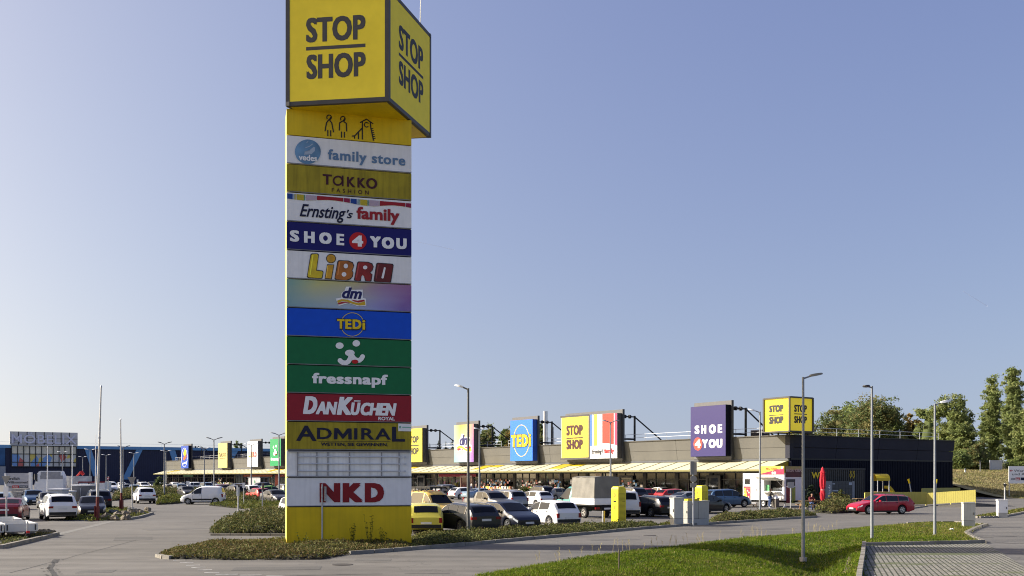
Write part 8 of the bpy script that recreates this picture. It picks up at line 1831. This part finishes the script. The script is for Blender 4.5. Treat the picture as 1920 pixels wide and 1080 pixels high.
for x in (-18 * sc, 16 * sc): lorry_wheel(t, x, -1.0)
b = MB(); b.bx(-24 * sc, 24 * sc, -1, 1, .5, .7); b.build('chassis', M_under, t)
# flatbed lorry with raised grey tarpaulin boards and a red crane
p = G(142, 930.5); Yl = p.y; sc = Yl / K; t = empty('flatbed_lorry', (p.x, p.y, 0), R(6), 'flatbed lorry with grey side boards and a red loading crane', 'lorry')
b = MB(); z1 = ZA(892.5, Yl); b.bx(-25 * sc, 24 * sc, -1.2, -1.1, z1 - 2.1, z1); b.bx(-25 * sc, 24 * sc, 1.1, 1.2, z1 - 2.1, z1); b.bx(24 * sc - .1, 24 * sc, -1.099, 1.099, z1 - 2.1, z1); b.bx(-25 * sc, 24 * sc, -1.1, 1.1, z1 - 2.2, z1 - 2.1); b.build('side_boards', mat('board_grey_alu', (.38, .39, .41), .45, var=.1), t)
b = MB(); b.bx(-22 * sc, -10 * sc, -1.22, -1.201, z1 - 2.9, z1 - 1.3); b.build('dark_box', M_dark, t)
b = MB(); b.tube((-26 * sc, 0, 1.2), (-20 * sc, 0, 3.0), .16, .16, 6); b.tube((0, 0, z1 - .2), (9 * sc, 0, z1 + .6), .14, .14, 6); b.tube((9 * sc, 0, z1 + .6), (14 * sc, 0, z1 + .2), .3, .24, 6); b.build('crane', M_sred, t)
for x in (-16 * sc, 12 * sc, 18 * sc): lorry_wheel(t, x, -.95)
b = MB(); b.bx(-25 * sc, 24 * sc, -.9, .9, .6, z1 - 2.2); b.build('chassis', M_under, t)
# lettered trailer
p = G(170, 931); Yl = p.y; sc = Yl / K; fT = Frame((p.x, p.y), R(0)); t = empty('builders_trailer', (p.x, p.y, 0), 0, 'white builders trailer with black lettering and a red square', 'trailer'); z1, z0_ = ZA(903.5, Yl), ZA(921, Yl)
b = MB(); b.bx(-23 * sc, 26 * sc, 0, 2.3, z0_, z1); o = b.build('body', M_white, t); b = MB(); b.bx(-22.5 * sc, 26.2 * sc, -.04, .02, z1 - .12, z1 + .05); b.bx(-23.1 * sc, -22.3 * sc, -.04, .1, z0_, z1); b.build('brown_edge', M_dred, o)
P1 = lambda X, Y_: (140 + X / 9, 860 + Y_ / 9); s = Sheet(fT, -.05); T(s, P1, 'bau', 228, 350, 408, 446, bold=.06); s.build('lettering', M_ink, o); s = Sheet(fT, -.05); s.poly(PTS(P1, (270, 452), (270, 512), (348, 512), (348, 452))); s.build('red_square', M_sred, o); s = Sheet(fT, -.05); s.poly(PTS(P1, (405, 522), (405, 556), (500, 556), (500, 522))); s.build('orange_strip', M_yprint, o)
b = MB(); b.bx(-22 * sc, 25 * sc, .3, 2.0, .55, z0_ - .002); b.build('chassis', M_white, t)
for x in (-10 * sc, 14 * sc): lorry_wheel(t, x, .1, .42)
def crate_box(px, py, hw_, ptop, label, m_, m2, name='site_container', depth=2.0):
    p = G(px, py); sc = p.y / K; z1 = ZA(ptop, p.y); t = empty(name, (p.x, p.y, 0), R(4), label, 'container', 'boxes in the goods yard'); b = MB(); b.bx(-hw_ * sc, hw_ * sc, 0, depth, .1, z1 - .16); b.build('body', m_, t); b = MB(); b.bx(-hw_ * sc - .06, hw_ * sc + .06, -.07, depth + .06, z1 - .159, z1); b.build('lid', m2, t)
    b = MB(); b.bx(-hw_ * sc, hw_ * sc, .05, .3, 0, .099); b.bx(-hw_ * sc, hw_ * sc, depth - .3, depth - .05, 0, .099); b.build('skids', M_wood, t); b = MB(); b.bx(-.03, .03, -.03, -.001, .5, z1 - .4); b.build('door_bar', M_galv, t)
crate_box(151, 939, 16, 908.5, 'grey container with a white roof beside the tallest flagpole', mat('slate_box', (.13, .135, .15), .6), M_white); crate_box(103, 941, 13, 916, 'low pale grey box under the lorry cab', mat('pale_box', (.42, .44, .45), .6), M_wpan); crate_box(123, 940, 7, 920, 'small cream box between the pale box and the grey container', mat('cream_box', (.52, .48, .38), .6), M_white)
for px, py, hw_, pt, l in ((38, 945, 14, 921, 'tall stack of grey concrete blocks on pallets, front one'), (35, 943, 13, 915.5, 'upper stack of grey concrete slabs behind the front block stack')):
    p = G(px, py); sc = p.y / K; t = empty('block_stack', (p.x, p.y, 0), R(6), l, 'block stack', 'stacked concrete blocks'); z1 = ZA(pt, p.y); b = MB(); n_ = 5
    for k in range(n_):
        for j in range(3): b.bx(-hw_ * sc + j * hw_ * sc * .667, -hw_ * sc + (j + 1) * hw_ * sc * .667 - .02, 0, 1.2, .16 + (z1 - .16) * k / n_, .16 + (z1 - .16) * (k + 1) / n_ - .02)
    b.build('blocks', M_conc, t); b = MB(); b.bx(-hw_ * sc, hw_ * sc, 0, 1.2, 0, .155); b.build('pallet', M_wood, t)
# aluminium flat trailers at the lower left
M_aluw = mat('trailer_aluminium', (.58, .585, .585), .4, metal=.25, var=.08, vscale=2); M_floor = mat('trailer_floor', (.35, .34, .32), .7)
def flat_trailer(x, y, ang, L_, label, w_=1.35):
    t = empty('flat_trailer', (x, y, 0), ang, label, 'trailer', 'aluminium trailers on the kerb island'); b = MB(); z0_, z1 = .30, .66
    b.bx(-w_ / 2, -w_ / 2 + .05, 0, L_, z0_, z1); b.bx(w_ / 2 - .05, w_ / 2, 0, L_, z0_, z1); b.bx(-w_ / 2 + .051, w_ / 2 - .051, 0, .05, z0_, z1 - .001); b.bx(-w_ / 2 + .051, w_ / 2 - .051, L_ - .05, L_, z0_, z1 - .001); b.build('side_walls', M_aluw, t)
    b = MB(); b.bx(-w_ / 2 + .05, w_ / 2 - .05, .05, L_ - .05, z0_ - .03, z0_ + .03); b.build('bed', M_floor, t); b = MB()
    for xx_ in (-w_ / 2 + .1, w_ / 2 - .1): b.bx(xx_ - .03, xx_ + .03, -.012, .0, z0_ + .05, z1 - .05)
    b.build('latches', M_dark, t); b = MB(); b.tube((-w_ * .4, .2, z0_ - .08), (0, -1.15, z0_ - .04), .04, .04, 6); b.tube((w_ * .4, .2, z0_ - .08), (0, -1.15, z0_ - .04), .04, .04, 6); b.tube((0, -1.4, z0_), (0, -.9, z0_ - .04), .05, .05, 6); b.build('drawbar', M_dark, t)
    b = MB(); b.tube((.16, -.75, .02), (.16, -.75, .78), .035, .035, 8); b.build('jockey_stand', M_galv, t); b = MB(); b.lathe([(.05, -.04), (.11, -.04), (.12, 0), (.11, .04), (.05, .04)], 12, 'Y', (.16, -.8, .12)); b.build('jockey_wheel', M_rubber, t); b = MB(); b.box((.10, -1.42, z0_ + .04), (.13, .12, .10)); b.build('red_coupling', M_sred, t)
    for s_ in (-1, 1): b = MB(); b.lathe([(.14, -.07), (.24, -.07), (.26, 0), (.24, .07), (.14, .07)], 16, 'Y', (0, 0, 0)); wh = b.build('wheel', M_rubber, t, (s_ * (w_ / 2 - .14), L_ * .55, .26), R(90))
ta = atan2(.84, -.54) - pi / 2; td = Vector((-sin(ta), cos(ta))); tn = Vector((cos(ta), sin(ta)))
c0 = G(45, 1009); flat_trailer(c0.x - .12, c0.y, ta, 4.0, 'silver flat trailer with raised side walls, right front one'); q = c0.xy - tn * 1.52 - td * .25; flat_trailer(q.x, q.y, ta, 4.0, 'silver flat trailer cut by the left picture edge'); q = c0.xy + td * 5.6 - tn * .1; flat_trailer(q.x, q.y, ta, 3.6, 'silver flat trailer parked behind the right front one')

# ------------------------------------------------------------------ two faint contrails far off
M_trail = mat('contrail_vapour', (.9, .9, .92), 1.0, var=0, alpha=.10)
for x0, y0, x1, y1, r_, l in ((1806, 546, 1862, 570, 3.5, 'short faint contrail in the sky at the right'), (776, 452, 850, 463, 3.0, 'faint contrail beside the navy panel of the pylon')):
    b = MB(); Yc = 5000; b.tube((XA(x0, Yc), Yc, ZA(y0, Yc)), (XA(x1, Yc), Yc + 60, ZA(y1, Yc)), r_ * .4, r_, 6); tag(b.build('contrail', M_trail), l, 'contrail', None, 'stuff')
